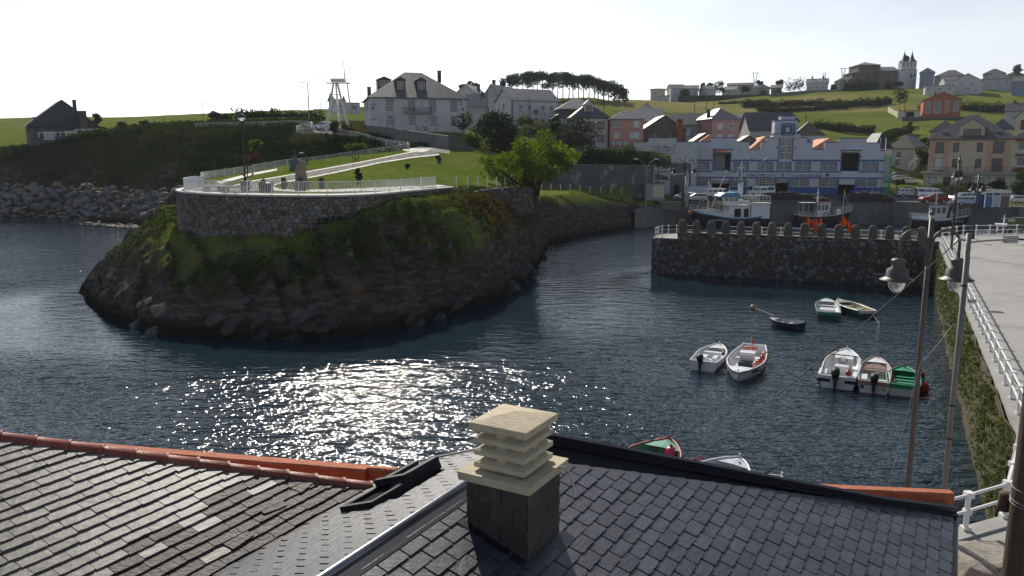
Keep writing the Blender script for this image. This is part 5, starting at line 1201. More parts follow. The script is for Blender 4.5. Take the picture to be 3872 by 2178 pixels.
# ---- big peeling white house
t, w_, h_, rf = house('white_manor_house', 'large peeling white house with slate hip roof, dormers and iron balcony', 1404, 1767, 496, 370, 152, 15, math.radians(8), 'hip', 5.4, WM['peel'], RM['old'],
 wins=[(.20, .58, 1.1, 2.2, 'door'), (.425, .58, 1.1, 2.2, 'door'), (.645, .58, 1.1, 2.2, 'door'), (.865, .58, 1.1, 2.2, 'door'), (.205, .17, .95, 1.75, 'case'), (.43, .17, .95, 1.75, 'case'), (.65, .17, .95, 1.75, 'case'), (.865, .17, .95, 1.75, 'case'), (.565, .0, .6, .8, 'one')],
 side=[(.35, .60, .8, 1.7), (.68, .60, .8, 1.7)], chim=[(.02, .35, .1), (.80, .6, .8)], fm=M_FRW, trim=M_FRG, ov=.45)
balcony(t, -w_ / 2 + .49 * w_, .56 * h_ - .05, 5.6)
for u in (.33, .545): dormer(rf, -w_ / 2 + u * w_, 2.0, h_ + 1.6, 1.8, 1.9, 3.4, RM['old'], RM['dark'])
dormer(rf, -w_ / 2 + 3.4, 6.2, h_ + 2.4, 2.6, 1.5, 3, RM['old'], RM['dark'])
for u in (.03, .96):
 wl = ob('wall_lantern', None, t, (-w_ / 2 + u * w_, -.02, .62 * h_)); b = MB(); b.box((0, -.25, .3), (.26, .26, .4)); b.box((0, -.12, .05), (.06, .3, .06)); b.box((0, -.25, .56), (.34, .34, .08)); b.build('lantern', M_IRON, wl)
b = MB(); b.bb(-w_ / 2 + .2, w_ / 2 - .2, -.03, -.004, .515 * h_, .53 * h_); b.build('string_course', WM['peel'], t)
# ---- long white two-storey house
house('long_white_house', 'long white house with slate gable roof behind the dark tree', 1938, 2112, 470, 381, 186, 9, math.radians(28), 'gx', 3.0, WM['white'], RM['grey'],
      wins=[(.18, .62, .75, .85), (.37, .62, .75, .85), (.66, .62, .8, .85), (.85, .62, .8, .85), (.18, .30, .85, 1.2, 'shut'), (.37, .3, .85, 1.2, 'shut'), (.51, .42, 1.2, 1.1), (.66, .3, .85, 1.2, 'shut'), (.85, .3, .85, 1.2, 'shut'), (.51, .02, .9, 1.2), (.66, .02, .9, 1.1)],
      side=[(.5, .62, .7, 1.3), (.5, .2, .7, 1.2)], trim=M_TRIM, corner=mat('green_grey_band', (.2, .23, .2), rough=.8))
house('gable_house', 'grey gabled house left behind the long white house', 1822, 1893, 450, 378, 205, 12, math.radians(-28), 'gy', 4.0, WM['white2'], RM['lite'], wins=[(.3, .35, .9, 1.2), (.75, .3, .9, 1.2)], chim=[(.3, .3, .9)])
house('gable_house', 'small white gabled house beside the peeling house roof', 1727, 1795, 400, 352, 225, 10, math.radians(-20), 'gy', 2.6, WM['white'], RM['lite'], wins=[(.5, .3, 1.0, 1.1), (.7, .3, 1.0, 1.1)], chim=[(.9, .5, .4)])
house('low_house', 'low white house with pale slate roof right of the peeling house', 1768, 1838, 455, 402, 172, 7, 0, 'gx', 2.8, WM['white2'], RM['lite'], wins=[(.6, .15, 2.6, 1.2, 'shut')], chim=[(.82, .4, .5)])
house('terrace_house', 'white house on the skyline nearest the signal mast', 1272, 1318, 420, 375, 215, 8, math.radians(15), 'gx', 2.0, WM['white'], RM['lite'], wins=[(.45, .35, .9, 1.1), (.7, .3, .9, 1.1)])
house('terrace_house', 'narrow white house on the skyline left of the peeling house', 1316, 1362, 425, 388, 205, 8, math.radians(10), 'gx', 2.2, WM['white'], RM['lite'], wins=[(.4, .3, .8, 1.0), (.6, .3, .8, 1.0)])
# ---- white house with dark red window frames
t, w_, h_, rf = house('white_house', 'white house with dark red window frames and stepped slate roofs', 2166, 2297, 560, 443, 168, 9, math.radians(10), 'hip', 3.2, WM['white'], RM['slate'],
 wins=[(.16, .62, 1.2, 1.4, 'two'), (.51, .62, 1.3, 1.45, 'two'), (.79, .62, 1.2, 1.45, 'two'), (.79, .20, 1.2, 1.35, 'two'), (.45, .2, 1.2, 1.3, 'two')], fm=M_RED, trim=M_RED, trimb=M_RED, ov=.5)
dormer(rf, -w_ / 2 + .47 * w_, 1.0, h_ + 1.1, 1.7, 1.7, 3, RM['lite'], WM['white'], flat=False, peak=.9, fm=M_RED)
house('white_house_wing', 'set-back wing with dark dormer left of the red-framed white house', 2098, 2170, 545, 446, 175, 8, math.radians(8), 'hip', 2.0, WM['white'], RM['slate'], wins=[(.25, .55, 1, 1.2), (.6, .55, 1, 1.2)], fm=M_FRD)
t2 = house('roof_storey', 'slate-hung upper storey with pale hip roof above the white house', 2112, 2262, 452, 411, 177, 8, math.radians(8), 'hip', 2.6, RM['dark'], RM['lite'], wins=[(.04, .2, .7, 1.4), (.13, .2, .7, 1.4), (.22, .2, .7, 1.4), (.9, .15, .9, 1.2)], fm=M_FRD, base=.2, trimb=M_RED)
# ---- pink house
t, w_, h_, rf = house('pink_house', 'salmon pink house with laundry line below the upper windows', 2306, 2430, 590, 449, 166, 8, math.radians(6), 'hip', 2.2, WM['pink'], RM['grey'], wins=[(.20, .78, 1.35, 1.25, 'half'), (.79, .78, 1.3, 1.25, 'shut'), (.20, .48, 1.35, 1.3, 'shut'), (.74, .48, 2.1, 1.3, 'shut')], trim=M_TRIM, doors=[(.32, 1.0, 1.6, M_SHUT), (.48, 1.0, 1.6, M_SHUT)])
cl = thing('laundry_line', 'row of pale laundry hanging on the pink house', 'laundry', Vector(t.location) + Vector((-1.5, -.45, h_ * .40)))
b = MB(); b.tube([(-1.7, 0, 0), (0, 0, -.05), (1.7, 0, 0)], .015, 5); b.build('line', M_IRON, cl)
for i in range(7):
 b = MB(); wv = .35 + .1 * rnd.random(); hh = .7 + .35 * rnd.random(); b.loft([[(-1.5 + i * .48 + x, .05 * math.sin(x * 14 + i) * k, -hh * k) for x in np.linspace(0, wv, 5)] for k in (0, .5, 1)]); b.build('garment', mat('laundry_' + str(i % 3), [(.5, .53, .6), (.35, .4, .55), (.6, .6, .6)][i % 3], rough=.9), cl)
# ---- houses on the slope behind
house('ochre_house', 'ochre house with gabled dormer behind the pink house', 2398, 2500, 520, 458, 188, 9, 0, 'gx', 3.2, WM['ochre'], RM['lite'], wins=[(.5, .5, 1.3, .9, 'two')])
t, w_, h_, rf = house('ochre_dormer_house', 'pale gabled roof peak above the ochre house', 2395, 2490, 480, 436, 196, 10, 0, 'gy', 3.0, WM['white'], RM['lite'], wins=[(.5, .4, 1.2, .8)])
house('dark_stone_house', 'old dark stone house with mossy roof above the workshop', 2430, 2588, 570, 492, 172, 9, math.radians(12), 'gy', 3.2, WM['stone'], RM['moss'], wins=[(.3, .62, .7, .7), (.68, .62, .7, .7), (.24, .18, .8, .7, 'half'), (.42, .18, .8, .7, 'half')])
ck = thing('brick_chimney', 'tall red brick factory chimney beside the dark stone house', 'chimney', A(2566, 548, 170)); b = MB(); b.bb(-.55, .55, -.5, .5, -1.5, A(2566, 462, 170).z - ck.location.z); b.build('shaft', mat('red_brick', (.28, .075, .045), (.2, .05, .035), scale=2, rough=.9, bump=.4, bscale=8), ck); b = MB(); zz = A(2566, 462, 170).z - ck.location.z; b.bb(-.6, .6, -.55, .55, zz + .002, zz + .6); b.build('top', mat('sooty_brick', (.12, .05, .04), rough=.9), ck)
house('grey_house', 'grey house with wide slate roof right of the brick chimney', 2528, 2640, 545, 472, 192, 9, 0, 'gx', 2.9, WM['grey'], RM['dark'], wins=[(.66, .45, 1.0, 1.6, 'shut'), (.45, .45, .9, 1.2), (.7, .1, .8, 1.2, 'shut')])
house('pink_house', 'dusty pink house with four white windows behind the warehouse', 2690, 2792, 545, 449, 185, 10, math.radians(25), 'hip', 2.6, WM['pink2'], RM['grey'], wins=[(.30, .58, 1.3, 1.25, 'shut'), (.70, .58, 1.3, 1.25, 'half'), (.30, .14, 1.3, 1.3, 'shut'), (.70, .14, 1.3, 1.3, 'shut')], trim=M_FRW, chim=[(.05, .3, .2)])
house('long_roof_house', 'white house under a long dark slate roof behind the tower', 2832, 3010, 565, 494, 190, 12, math.radians(14), 'gx', 4.6, WM['white2'], RM['dark'], wins=[(.18, .28, 1.1, 2.0, 'case'), (.52, .28, 1.1, 2.0, 'case')], fm=M_FRD, side=[(.5, .3, .8, 1)])
house('mossy_roof_house', 'white house with mossy slate roof right of the warehouse tower', 3000, 3112, 575, 511, 182, 9, math.radians(5), 'hip', 3.2, WM['white2'], RM['moss'], wins=[(.45, .25, 1.2, 2.0, 'case'), (.75, .5, .9, .9)], fm=M_FRD)
house('stone_shed', 'stone shed with bright slate roof behind the left warehouse gable', 2612, 2722, 560, 545, 170, 8, math.radians(10), 'gy', 2.4, WM['stone'], RM['moss'], ov=.5, base=10)
house('stone_shed', 'small stone shed gable between the warehouse gables', 2795, 2866, 560, 538, 168, 7, math.radians(10), 'gy', 1.5, WM['stone'], RM['old'], ov=.4, base=10)
house('small_dark_roof', 'small dark slate roof peeping over the long roof house', 2770, 2835, 470, 446, 212, 6, 0, 'gx', 1.2, WM['grey'], RM['dark'])
house('beige_house', 'beige house with dark hip roof right of the warehouse', 3300, 3362, 670, 560, 176, 10, math.radians(18), 'hip', 3.4, WM['cream'], RM['dark'], wins=[(.45, .62, 1.6, 1.3, 'shut')], doors=[(.45, 2.2, 2.6, M_SHUT)], trim=M_TRIM)
house('cottage', 'whitewashed cottage with wavy old slate roof by the road', 3350, 3450, 622, 560, 190, 10, math.radians(-20), 'hip', 3.2, WM['white'], RM['moss'], wins=[(.45, .5, .9, 1.0, 'std'), (.42, .0, 1.0, 1.2)], fm=mat('green_frame', (.06, .12, .07), rough=.6), right=[(.3, .5, .5, .9), (.6, .5, .5, .9)])
# ---- beige apartment house
t, w_, h_, rf = house('apartment_house', 'beige four-storey apartment house with pink bands and slate gable roof', 3503, 3817, 650, 524, 163, 13, 0, 'hip', 5.0, WM['beige'], RM['slate'],
 wins=[(.145, .57, 2.1, 2.3, 'two'), (.145, .03, 2.1, 2.6, 'shut'), (.33, .62, 1.1, 1.75, 'one'), (.335, .14, 1.1, 1.75, 'std'), (.615, .62, 1.1, 1.75, 'case'), (.61, .14, 1.1, 1.75, 'case'), (.82, .57, 2.3, 2.4, 'half'), (.82, .03, 2.3, 2.6, 'half')], fm=M_FRD, ov=.7, base=6, trimb=WM['pink'])
for u in (.04, .215, .735, .935):
 b = MB(); b.bb(-w_ / 2 + u * w_ - .5, -w_ / 2 + u * w_ + .5, -.07, -.004, 0, h_ - .32); b.build('pilaster', mat('pink_band', (.58, .36, .27), rough=.85), t)
dormer(rf, -w_ / 2 + .505 * w_, .2, h_ - .2, 4.4, 2.7, 4.5, RM['slate'], WM['beige'], peak=1.5, fm=M_FRD)
for u in (.165, .80): b = MB(); b.box((-w_ / 2 + u * w_, 1.5, h_ + 1.45), (1.2, .9, .12)); o = b.build('skylight', mat('skylight_glass', (.45, .48, .5), rough=.1, spec=.8), rf); o.rotation_euler = (.0, 0, 0)
b = MB(); b.bb(-w_ / 2 - 1.2, w_ / 2 + 2.2, -2.4, -.002, -.5, -.02); b.build('terrace_slab', M_TRIM, t)
b = MB(); b.bb(-w_ / 2 - 1.1, w_ / 2 + 2, -2.3, -2.25, .95, 1.0); b.bb(-w_ / 2 - 1.1, w_ / 2 + 2, -2.3, -2.26, .5, .53)
for k in range(12): xx = -w_ / 2 - 1.0 + k * (w_ + 3) / 11; b.bb(xx - .04, xx + .04, -2.3, -2.24, -.02, 1.0)
b.build('terrace_rail', M_IRON, t)
gf = MB(); GH = -3.4; hs = [(-w_ / 2 + u * w_ - ww / 2, -w_ / 2 + u * w_ + ww / 2, z0, z1) for u, ww, z0, z1 in ((.06, 1.5, -2.5, -1.1), (.24, 1.4, -3.3, -1.0), (.47, 2.2, -3.4, -.8), (.70, 1.5, -2.5, -1.1), (.88, 1.5, -3.3, -1.0))]
holed(gf, w_ + 1.5, -.5, hs, .3, -6.5); o = gf.build('ground_floor', WM['cream'], t, loc=(.2, -1.6, 0))
for i, q in enumerate(hs): window(o, (q[0] + q[1]) / 2, q[2], q[1] - q[0], q[3] - q[2], 0, 'shut' if i in (0, 3) else 'two', M_FRD, sill=False)
house('side_wing', 'dark-roofed rear wing left of the beige apartment house', 3515, 3620, 545, 495, 176, 8, 0, 'hip', 2.4, WM['beige'], RM['slate'])
house('side_wing', 'dark-roofed rear wing right of the beige apartment house', 3740, 3825, 545, 488, 176, 8, 0, 'hip', 2.4, WM['beige'], RM['slate'])
# red and white balcony house at the right edge
t, w_, h_, rf = house('balcony_house', 'white house with dark red bands and glazed balconies at right edge', 3826, 3960, 640, 522, 158, 9, math.radians(0), 'hip', 2.6, WM['white'], RM['slate'], wins=[(.27, .62, 2.0, 1.5, 'half'), (.27, .12, 2.0, 1.6, 'half')], fm=M_FRW, ov=.5)
b = MB(); b.bb(-w_ / 2 + .4, -w_ / 2 + 4.4, -.5, -.004, .42 * h_, .5 * h_); b.bb(-w_ / 2 + .4, -w_ / 2 + 4.4, -.5, -.004, .9 * h_, .99 * h_); b.bb(-w_ / 2 + .4, -w_ / 2 + 4.4, -.5, -.004, -1.0, .06 * h_); b.build('red_bands', M_RED, t)
house('hill_building', 'pale building with dark roofs at the right edge on the slope', 3795, 3960, 475, 418, 235, 10, 0, 'gx', 2.6, WM['white2'], RM['dark'], wins=[(.2, .4, .9, 1), (.4, .4, .9, 1)], chim=[(.2, .5, .6)])
house('hill_building', 'gabled building with brown door above the balcony house', 3838, 3950, 490, 440, 215, 9, 0, 'gy', 3.2, WM['cream'], RM['slate'], doors=[(.36, 2.6, 2.6, M_RED)])
# ---- red house on the hill with garage
house('red_house', 'red brick house with wide gable on the hillside', 3488, 3630, 440, 377, 272, 11, math.radians(6), 'gy', 2.6, WM['red'], RM['moss'], wins=[(.13, .22, 1.2, 3.6, 'case'), (.37, .22, 2.0, 3.6, 'three'), (.63, .22, .9, 3.9, 'two'), (.87, .28, 1.2, 3.3, 'case')], trim=M_FRW, chim=[(.3, .2, .5, WM['red'])])
house('garage', 'low red-roofed garage beside the red brick house', 3398, 3476, 442, 419, 276, 7, math.radians(10), 'flat', 0, WM['cream'], WM['red'], doors=[(.2, 1.6, 1.7, M_SHUT), (.55, 2.6, 1.7, M_UND), (.86, 1.5, 1.7, M_SHUT)], ov=.2, cat='garage')
wall_run('hill_wall', 'dark stone wall below the red brick house', [A(3410, 443, 268), A(3520, 443, 266), A(3650, 441, 266)], 19, .6, M_DKW)
wall_run('hill_wall', 'cream wall running down from the garage on the hill', [A(3360, 405, 292), A(3378, 417, 284), A(3398, 424, 277)], 20, .4, WM['cream'])
# ---- church
M_CHW = wallmat('church_white', (.60, .61, .62))
ct = thing('church', 'stone church with white twin-towered front on the hilltop', 'church', A(3430, 330, 410))
u_ = 410 / 2995.0
cxm = lambda px: (px - 3430) * u_; czm = lambda py: (330 - py) * u_ * 1.01
def chwall(name, x0, x1, y0, y1, z1, m, hol=()):
 b = MB(); w__ = cxm(x1) - cxm(x0); hs = [(cxm(a) - cxm(x0) - w__ / 2, cxm(c) - cxm(x0) - w__ / 2, czm(e), czm(d)) for a, c, d, e in hol]; holed(b, w__, z1, hs, .6, -6); xm = (cxm(x0) + cxm(x1)) / 2
 b.add([(-w__ / 2, 0, -6), (-w__ / 2, y1 - y0, -6), (-w__ / 2, y1 - y0, z1), (-w__ / 2, 0, z1), (w__ / 2, 0, -6), (w__ / 2, y1 - y0, -6), (w__ / 2, y1 - y0, z1), (w__ / 2, 0, z1)], [(1, 0, 3, 2), (4, 5, 6, 7), (5, 1, 2, 6), (3, 7, 6, 2)])
 o = b.build(name, m, ct, loc=(xm, y0, 0))
 for q in hs: bb_ = MB(); bb_.bb(q[0], q[1], .4, .5, q[2], q[3]); bb_.build('opening', M_PANE, o)
 return o
chwall('nave', 3330, 3402, 3, 14, czm(268), WM['stone'], [(3350, 3356, 282, 292), (3381, 3387, 282, 292)])
b = MB(); b.loft([[(x, y, z) for y, z in ((2.2, czm(268)), (8.5, czm(250)), (14.8, czm(268)), (14.8, czm(269) - .2), (2.2, czm(269) - .2))] for x in (cxm(3326), cxm(3404))], close=True); b.build('nave_roof', RM['grey'], ct)
chwall('transept', 3257, 3338, 4, 16, czm(247), WM['stone'])
b = MB(); xm = (cxm(3257) + cxm(3338)) / 2; x0, x1 = cxm(3254), cxm(3341); b.add([(x0, 3, czm(247)), (x1, 3, czm(247)), (x1, 17, czm(247)), (x0, 17, czm(247)), (xm, 10, czm(232))], [(0, 1, 4), (1, 2, 4), (2, 3, 4), (3, 0, 4), (3, 2, 1, 0)]); b.cyl((xm, 10, czm(233)), (xm, 10, czm(227)), .12, .05); b.build('transept_roof', RM['grey'], ct)
chwall('apse', 3229, 3285, 2.5, 13, czm(276), WM['stone'], [(3255, 3261, 286, 296)])
b = MB(); x0, x1 = cxm(3226), cxm(3288); b.add([(x0, 1.8, czm(276)), (x1, 1.8, czm(276)), (x1, 13.5, czm(276)), (x0, 13.5, czm(276)), (cxm(3270), 5, czm(263)), (x1, 5, czm(263))], [(0, 1, 5, 4), (1, 2, 5), (2, 3, 4, 5), (3, 0, 4), (3, 2, 1, 0)]); b.build('apse_roof', RM['grey'], ct)
chwall('tower_base', 3400, 3462, 0, 12, czm(268), M_CHW, [(3426, 3431, 280, 293), (3438, 3444, 282, 298), (3451, 3456, 281, 292)])
for i, (x0, x1) in enumerate(((3405, 3433), (3434, 3461))):
 tw_ = chwall('bell_tower', x0, x1, .3 + i * .3, 4.2, czm(237), M_CHW, [(x0 + 5, x0 + 10, 242, 254), (x0 + 18, x0 + 22, 242, 254)])
 b = MB(); xm = (cxm(x0) + cxm(x1)) / 2; r_ = (cxm(x1) - cxm(x0)) / 2 * 1.1; b.lathe([(r_ * 1.2, czm(237)), (r_ * 1.15, czm(235.5)), (r_ * .75, czm(231)), (r_ * .5, czm(225)), (r_ * .3, czm(217)), (r_ * .12, czm(206)), (.06, czm(201)), (.05, czm(193))], (xm, 2.2, 0), 8); b.build('spire', RM['dark'], ct)
b = MB(); b.bb(cxm(3399), cxm(3463), -.25, 12.1, czm(269) , czm(266.5)); b.build('cornice', M_TRIM, ct)
b = MB(); b.lathe([(1.6, czm(237)), (1.7, czm(222)), (1.2, czm(214)), (.3, czm(210))], (cxm(3443), 7, 0), 10); b.build('rear_turret', RM['dark'], ct)
# ---- village houses on the skyline: (label, xl, xr, base, eaves, Y, depth, rz, roof, rise, wall, roofmat, windows)
VIL = [('blue-grey house right of the church towers', 3475, 3530, 322, 273, 400, 10, .0, 'hip', 2.6, 'blue', 'grey', [(.35, .5, 1.2, 1.3), (.8, .5, 1.2, 1.3), (.35, .1, 1.2, 1.3), (.8, .1, 1.2, 1.3)]),
       ('grey house with broad roof right of the church', 3530, 3640, 325, 287, 395, 10, -.2, 'hip', 3.2, 'grey', 'old', [(.3, .3, 1.1, 1.3), (.7, .3, 1.1, 1.3)]),
       ('low white farm building on the hilltop meadow', 3497, 3604, 352, 324, 350, 8, .1, 'flat', .2, 'white', 'lite', [(.1, .4, .9, 1.0), (.5, .4, .9, 1.0), (.85, .4, .9, 1.0)]),
       ('white farmhouse with pale gable on the hilltop', 3606, 3702, 351, 303, 352, 11, -.12, 'gy', 3.0, 'white', 'grey', [(.3, .55, .9, 1.0), (.7, .55, .9, 1.0), (.55, .2, .9, 1.1)]),
       ('white house lit from the side behind the farm', 3570, 3625, 330, 305, 372, 8, .3, 'gx', 2.2, 'white', 'grey', [(.3, .4, .7, .9), (.55, .4, .7, .9)]),
       ('old house with pale slate hip roof on the hilltop right', 3710, 3822, 332, 297, 372, 10, 0, 'hip', 3.0, 'white2', 'old', [(.25, .4, 1.0, 1.2), (.55, .4, 1.0, 1.2), (.85, .4, 1.0, 1.2)]),
       ('high dark roof behind the hilltop old house', 3716, 3800, 300, 278, 400, 8, 0, 'hip', 2.6, 'grey', 'old', []),
       ('dark roofed house near the right skyline tree', 3800, 3872, 300, 284, 395, 8, 0, 'hip', 2.4, 'grey', 'moss', []),
       ('lavender blue house at the right edge of the hilltop', 3826, 3905, 340, 308, 340, 9, -.1, 'gx', 2.4, 'blue', 'old', [(.3, .3, 1.0, 1.1), (.55, .3, 1.0, 1.1)]),
       ('yellow cube house alone on the left of the hilltop meadow', 2459, 2514, 376, 336, 385, 8, .0, 'hip', .5, 'cream', 'dark', [(.35, .5, .9, 1.0)]),
       ('small white shed beside the yellow cube house', 2495, 2530, 377, 362, 383, 5, 0, 'flat', .3, 'white', 'lite', []),
       ('white house with slate gable right of the yellow house', 2537, 2590, 370, 335, 390, 9, .25, 'gx', 2.4, 'white', 'old', [(.3, .4, .8, 1.0), (.7, .4, .8, 1.0)]),
       ('long grey-roofed house behind dark bushes on the hilltop', 2588, 2640, 362, 335, 398, 8, 0, 'gx', 2.0, 'white2', 'old', [(.4, .3, .8, 1.0)]),
       ('house with bright curved roof end among hilltop trees', 2672, 2706, 362, 338, 395, 8, .5, 'gx', 2.2, 'white', 'lite', []),
       ('low white house under hilltop trees near the pylon', 2730, 2780, 358, 340, 400, 8, -.3, 'gx', 2.0, 'white', 'old', [(.5, .3, .8, .9)]),
       ('broad slate-roofed house under the left pylon', 2842, 2910, 350, 331, 405, 9, 0, 'hip', 2.6, 'grey', 'grey', [(.4, .3, .9, .9)]),
       ('small slate-roofed house right of the left pylon', 2915, 2955, 345, 332, 410, 8, 0, 'gx', 1.8, 'grey', 'grey', []),
       ('white house with two chimneys above the meadow wall', 3048, 3130, 345, 312, 405, 10, 0, 'gx', 2.4, 'white', 'grey', [(.2, .3, .9, 1.0), (.5, .3, .9, 1.0), (.8, .3, .9, 1.0)]),
       ('pale house left of the tall cypress hedge', 3155, 3205, 335, 308, 412, 9, 0, 'hip', 2.2, 'white2', 'grey', [(.4, .4, 1.0, 1.0)]),
       ('dark long roof on the hilltop behind the pylon', 2750, 2850, 335, 322, 430, 8, 0, 'gx', 1.6, 'grey', 'dark', [])]
for q in VIL: house('village_house', q[0], *q[1:10], WM[q[10]], RM[q[11]], wins=q[12], chim=[(.25, .5, .8), (.75, .5, .8)] if 'two chimneys' in q[0] else (), group='village houses on the hilltop')
wall_run('field_wall', 'long dark hedge-topped wall on the far edge of the meadow', [A(2566, 362, 380), A(2750, 360, 385), A(2912, 357, 388)], 30, 1.2, mat('dark_green_wall', (.035, .045, .025), rough=.95))
wall_run('field_wall', 'long grey wall at the top of the green meadow', [A(2916, 352, 372), A(3060, 342, 384), A(3195, 336, 392)], 34, .8, M_GRW)
# ---- left slate house above the cove
t, w_, h_, rf = house('slate_house', 'house with steep dark slate roof alone on the left clifftop', 122, 372, 545, 480, 168, 11, math.radians(6), 'gy', 5.6, WM['stone'], RM['dark'], wins=[(.27, .25, 2.0, 1.7, 'shut'), (.60, .3, 2.3, 1.7, 'shut')], ov=.9, chim=[(.1, .2, .05), (.73, .35, .75)])
b = MB(); b.add([(-w_ / 2 - .8, -.88, h_), (w_ / 2 + .8, -.88, h_), (0, -.88, h_ + 5.5)], [(0, 1, 2)]); b.build('gable_slates', RM['dark'], t)
b = MB(); b.loft([[(-1.6, y, h_ + .2), (2.3, y, h_ + 2.7), (4.6, y, h_ + .9), (4.6, y, h_ + .7), (2.3, y, h_ + 2.5), (-1.6, y, h_)] for y in (-.2, -1.5)], close=True); b.build('porch_roof', RM['slate'], t)
b = MB(); b.bb(2.9, 4.3, -1.5, -.9, -2, h_ + 3.4); b.build('stone_stack', WM['stone'], t)
railing('white balustrade terrace in front of the clifftop slate house', [A(148, 517, 163), A(200, 515, 163)] + [A(215, 515, 162.5), A(270, 512, 162), A(285, 504, 162), A(390, 501, 163)], .8, 1.2, [.72], .07, .08)
# ---------------------------------------------------------------- lettering
def text_mesh(s, size, m, extrude=.02):
 cu = bpy.data.curves.new('lettering', 'FONT'); cu.body = s; cu.size = size; cu.extrude = extrude; cu.align_x = 'CENTER'; cu.resolution_u = 2
 o = bpy.data.objects.new('tmp', cu); COL.objects.link(o); dg = bpy.context.evaluated_depsgraph_get(); me_ = bpy.data.meshes.new_from_object(o.evaluated_get(dg)); bpy.data.objects.remove(o)
 me_.materials.clear(); me_.materials.append(m); return me_
def lettering(par, s, x, y, z, size, m, width=None, rot=(math.pi / 2, 0, 0), name='lettering'):
 me_ = text_mesh(s, size, m); o = ob(name, me_, par, (x, y, z)); o.rotation_euler = rot
 xs = [v.co.x for v in me_.vertices]; w0 = max(xs) - min(xs)
 if width: o.scale = (width / w0, 1, 1)
 return o
# ---------------------------------------------------------------- fish warehouse
BLU = mat('warehouse_blue', (.045, .125, .30), (.035, .10, .25), scale=2, rough=.7, c3=(.07, .10, .16), s3=1.2)
WHW = mat('warehouse_white', (.54, .56, .61), (.48, .50, .55), scale=.8, rough=.85, bump=.1, c3=(.36, .36, .37), s3=.6, lo3=.62, hi3=.8, stretch=(1, 1, .4))
M_TXT = mat('dark_red_letter', (.10, .03, .03), rough=.7)
M_TILE = mat('orange_roof_tile', (.62, .30, .17), (.52, .24, .13), scale=2, rough=.8, bump=.4, bscale=6)
k5 = .02225
fx = lambda X: (X - 1342) * k5 * 1.005
fz = lambda Yp: (825 - Yp) * k5
wp = A(2400 + 1342 / 2.415, 400 + 825 / 2.415, 157.5); wrz = -math.atan2(wp.x, wp.y) + math.radians(9)
wh = thing('fish_warehouse', 'long white and blue stepped fishermen warehouse on the quay', 'warehouse', wp, wrz)
STEP = [(500, 585, 405), (585, 705, 345), (705, 930, 310), (930, 1042, 345), (1042, 1137, 410), (1137, 1187, 348), (1187, 1530, 310), (1530, 1580, 350), (1580, 1678, 413), (1678, 1797, 352), (1797, 2025, 318), (2025, 2140, 358), (2140, 2185, 425)]
OPEN = [(735, 880, 415, 600), (1830, 1975, 425, 600), (1300, 1408, 318, 500)]
WMID = [(578, 692), (920, 1037), (1130, 1245), (1293, 1402), (1452, 1568), (1667, 1785), (2012, 2130)]
WGND = [(572, 712, 'grid'), (890, 1027, 'grid'), (1125, 1280, 'grid'), (1413, 1557, 'grid'), (1660, 1810, 'grid'), (1975, 2125, 'grid')]
DOOR = [(735, 880, 690, 826), (1290, 1392, 672, 826), (1812, 1955, 680, 826)]
hmax = fz(308); Wd_ = fx(2185) - fx(500); xc = (fx(2185) + fx(500)) / 2
hol = [(fx(a) - xc, fx(c) - xc, fz(y1), fz(y0)) for a, c, y0, y1 in OPEN] + [(fx(a) - xc, fx(c) - xc, fz(600), fz(530)) for a, c in WMID] + [(fx(a) - xc, fx(c) - xc, fz(738), fz(668)) for a, c, _ in WGND] + [(fx(a) - xc, fx(c) - xc, fz(y1), fz(y0)) for a, c, y0, y1 in DOOR]
sky_ = [(fx(a) - xc, fx(c) - xc, fz(y), hmax + .01) for a, c, y in STEP if fz(y) < hmax - .1]
b = MB(); holed(b, Wd_, hmax, hol + sky_, .4, -2); b.build('facade', WHW, wh, loc=(xc, 0, 0))
b = MB(); zr = fz(430)
for x in (fx(500), fx(2185)): b.add([(x, .4, -2), (x, 16, -2), (x, 16, zr), (x, .4, zr)], [(0, 1, 2, 3)] if x > 0 else [(3, 2, 1, 0)])
b.add([(fx(500), 16, -2), (fx(2185), 16, -2), (fx(2185), 16, zr), (fx(500), 16, zr)], [(3, 2, 1, 0)]); b.build('walls', WHW, wh)
b = MB(); b.bb(fx(502), fx(2183), .45, 16, zr - .3, zr - .1); b.bb(fx(502), fx(2183), .45, 15, fz(606), fz(604)); b.build('floors', M_CONQ, wh)
for a, c, pk in ((500, 900, 272), (1042, 1330, 290), (1560, 1900, 310)):        # tiled saddle roofs behind the parapet
 b = MB(); x0, x1 = fx(a), fx(c); xm = (x0 + x1) / 2; b.loft([[(x0, y, fz(418)), (xm, y, fz(pk)), (x1, y, fz(418)), (x1, y, fz(424)), (xm, y, fz(pk + 7)), (x0, y, fz(424))] for y in (1.6, 15)], close=True); b.build('saddle_roof', M_TILE, wh)
 b = MB(); b.add([(x0, 1.55, fz(440)), (x1, 1.55, fz(440)), (x1, 1.55, fz(421)), (xm, 1.55, fz(pk + 4)), (x0, 1.55, fz(421))], [(0, 1, 2, 3, 4)]); b.build('gable', M_TILE, wh)
def xb(name, X0, X1, Y0, Y1, pr, m, par=wh): b = MB(); b.bb(fx(X0), fx(X1), -pr, -.004, fz(Y1), fz(Y0)); return b.build(name, m, par)
for a, c, y in STEP: b = MB(); b.bb(fx(a) - .04, fx(c) + .04, -.1, .46, fz(y) + .003, fz(y) + .16); b.build('parapet_cap', BLU, wh)
for x0, x1 in ((525, 733), (882, 1298), (1410, 1828), (1977, 2186)): xb('cornice', x0, x1, 500, 514, .14, BLU)
for x0, x1 in ((500, 733), (882, 1828), (1977, 2186)): xb('blue_band', x0, x1, 601, 611, .1, BLU)
xb('blue_band', 500, 2186, 655, 666, .12, BLU)
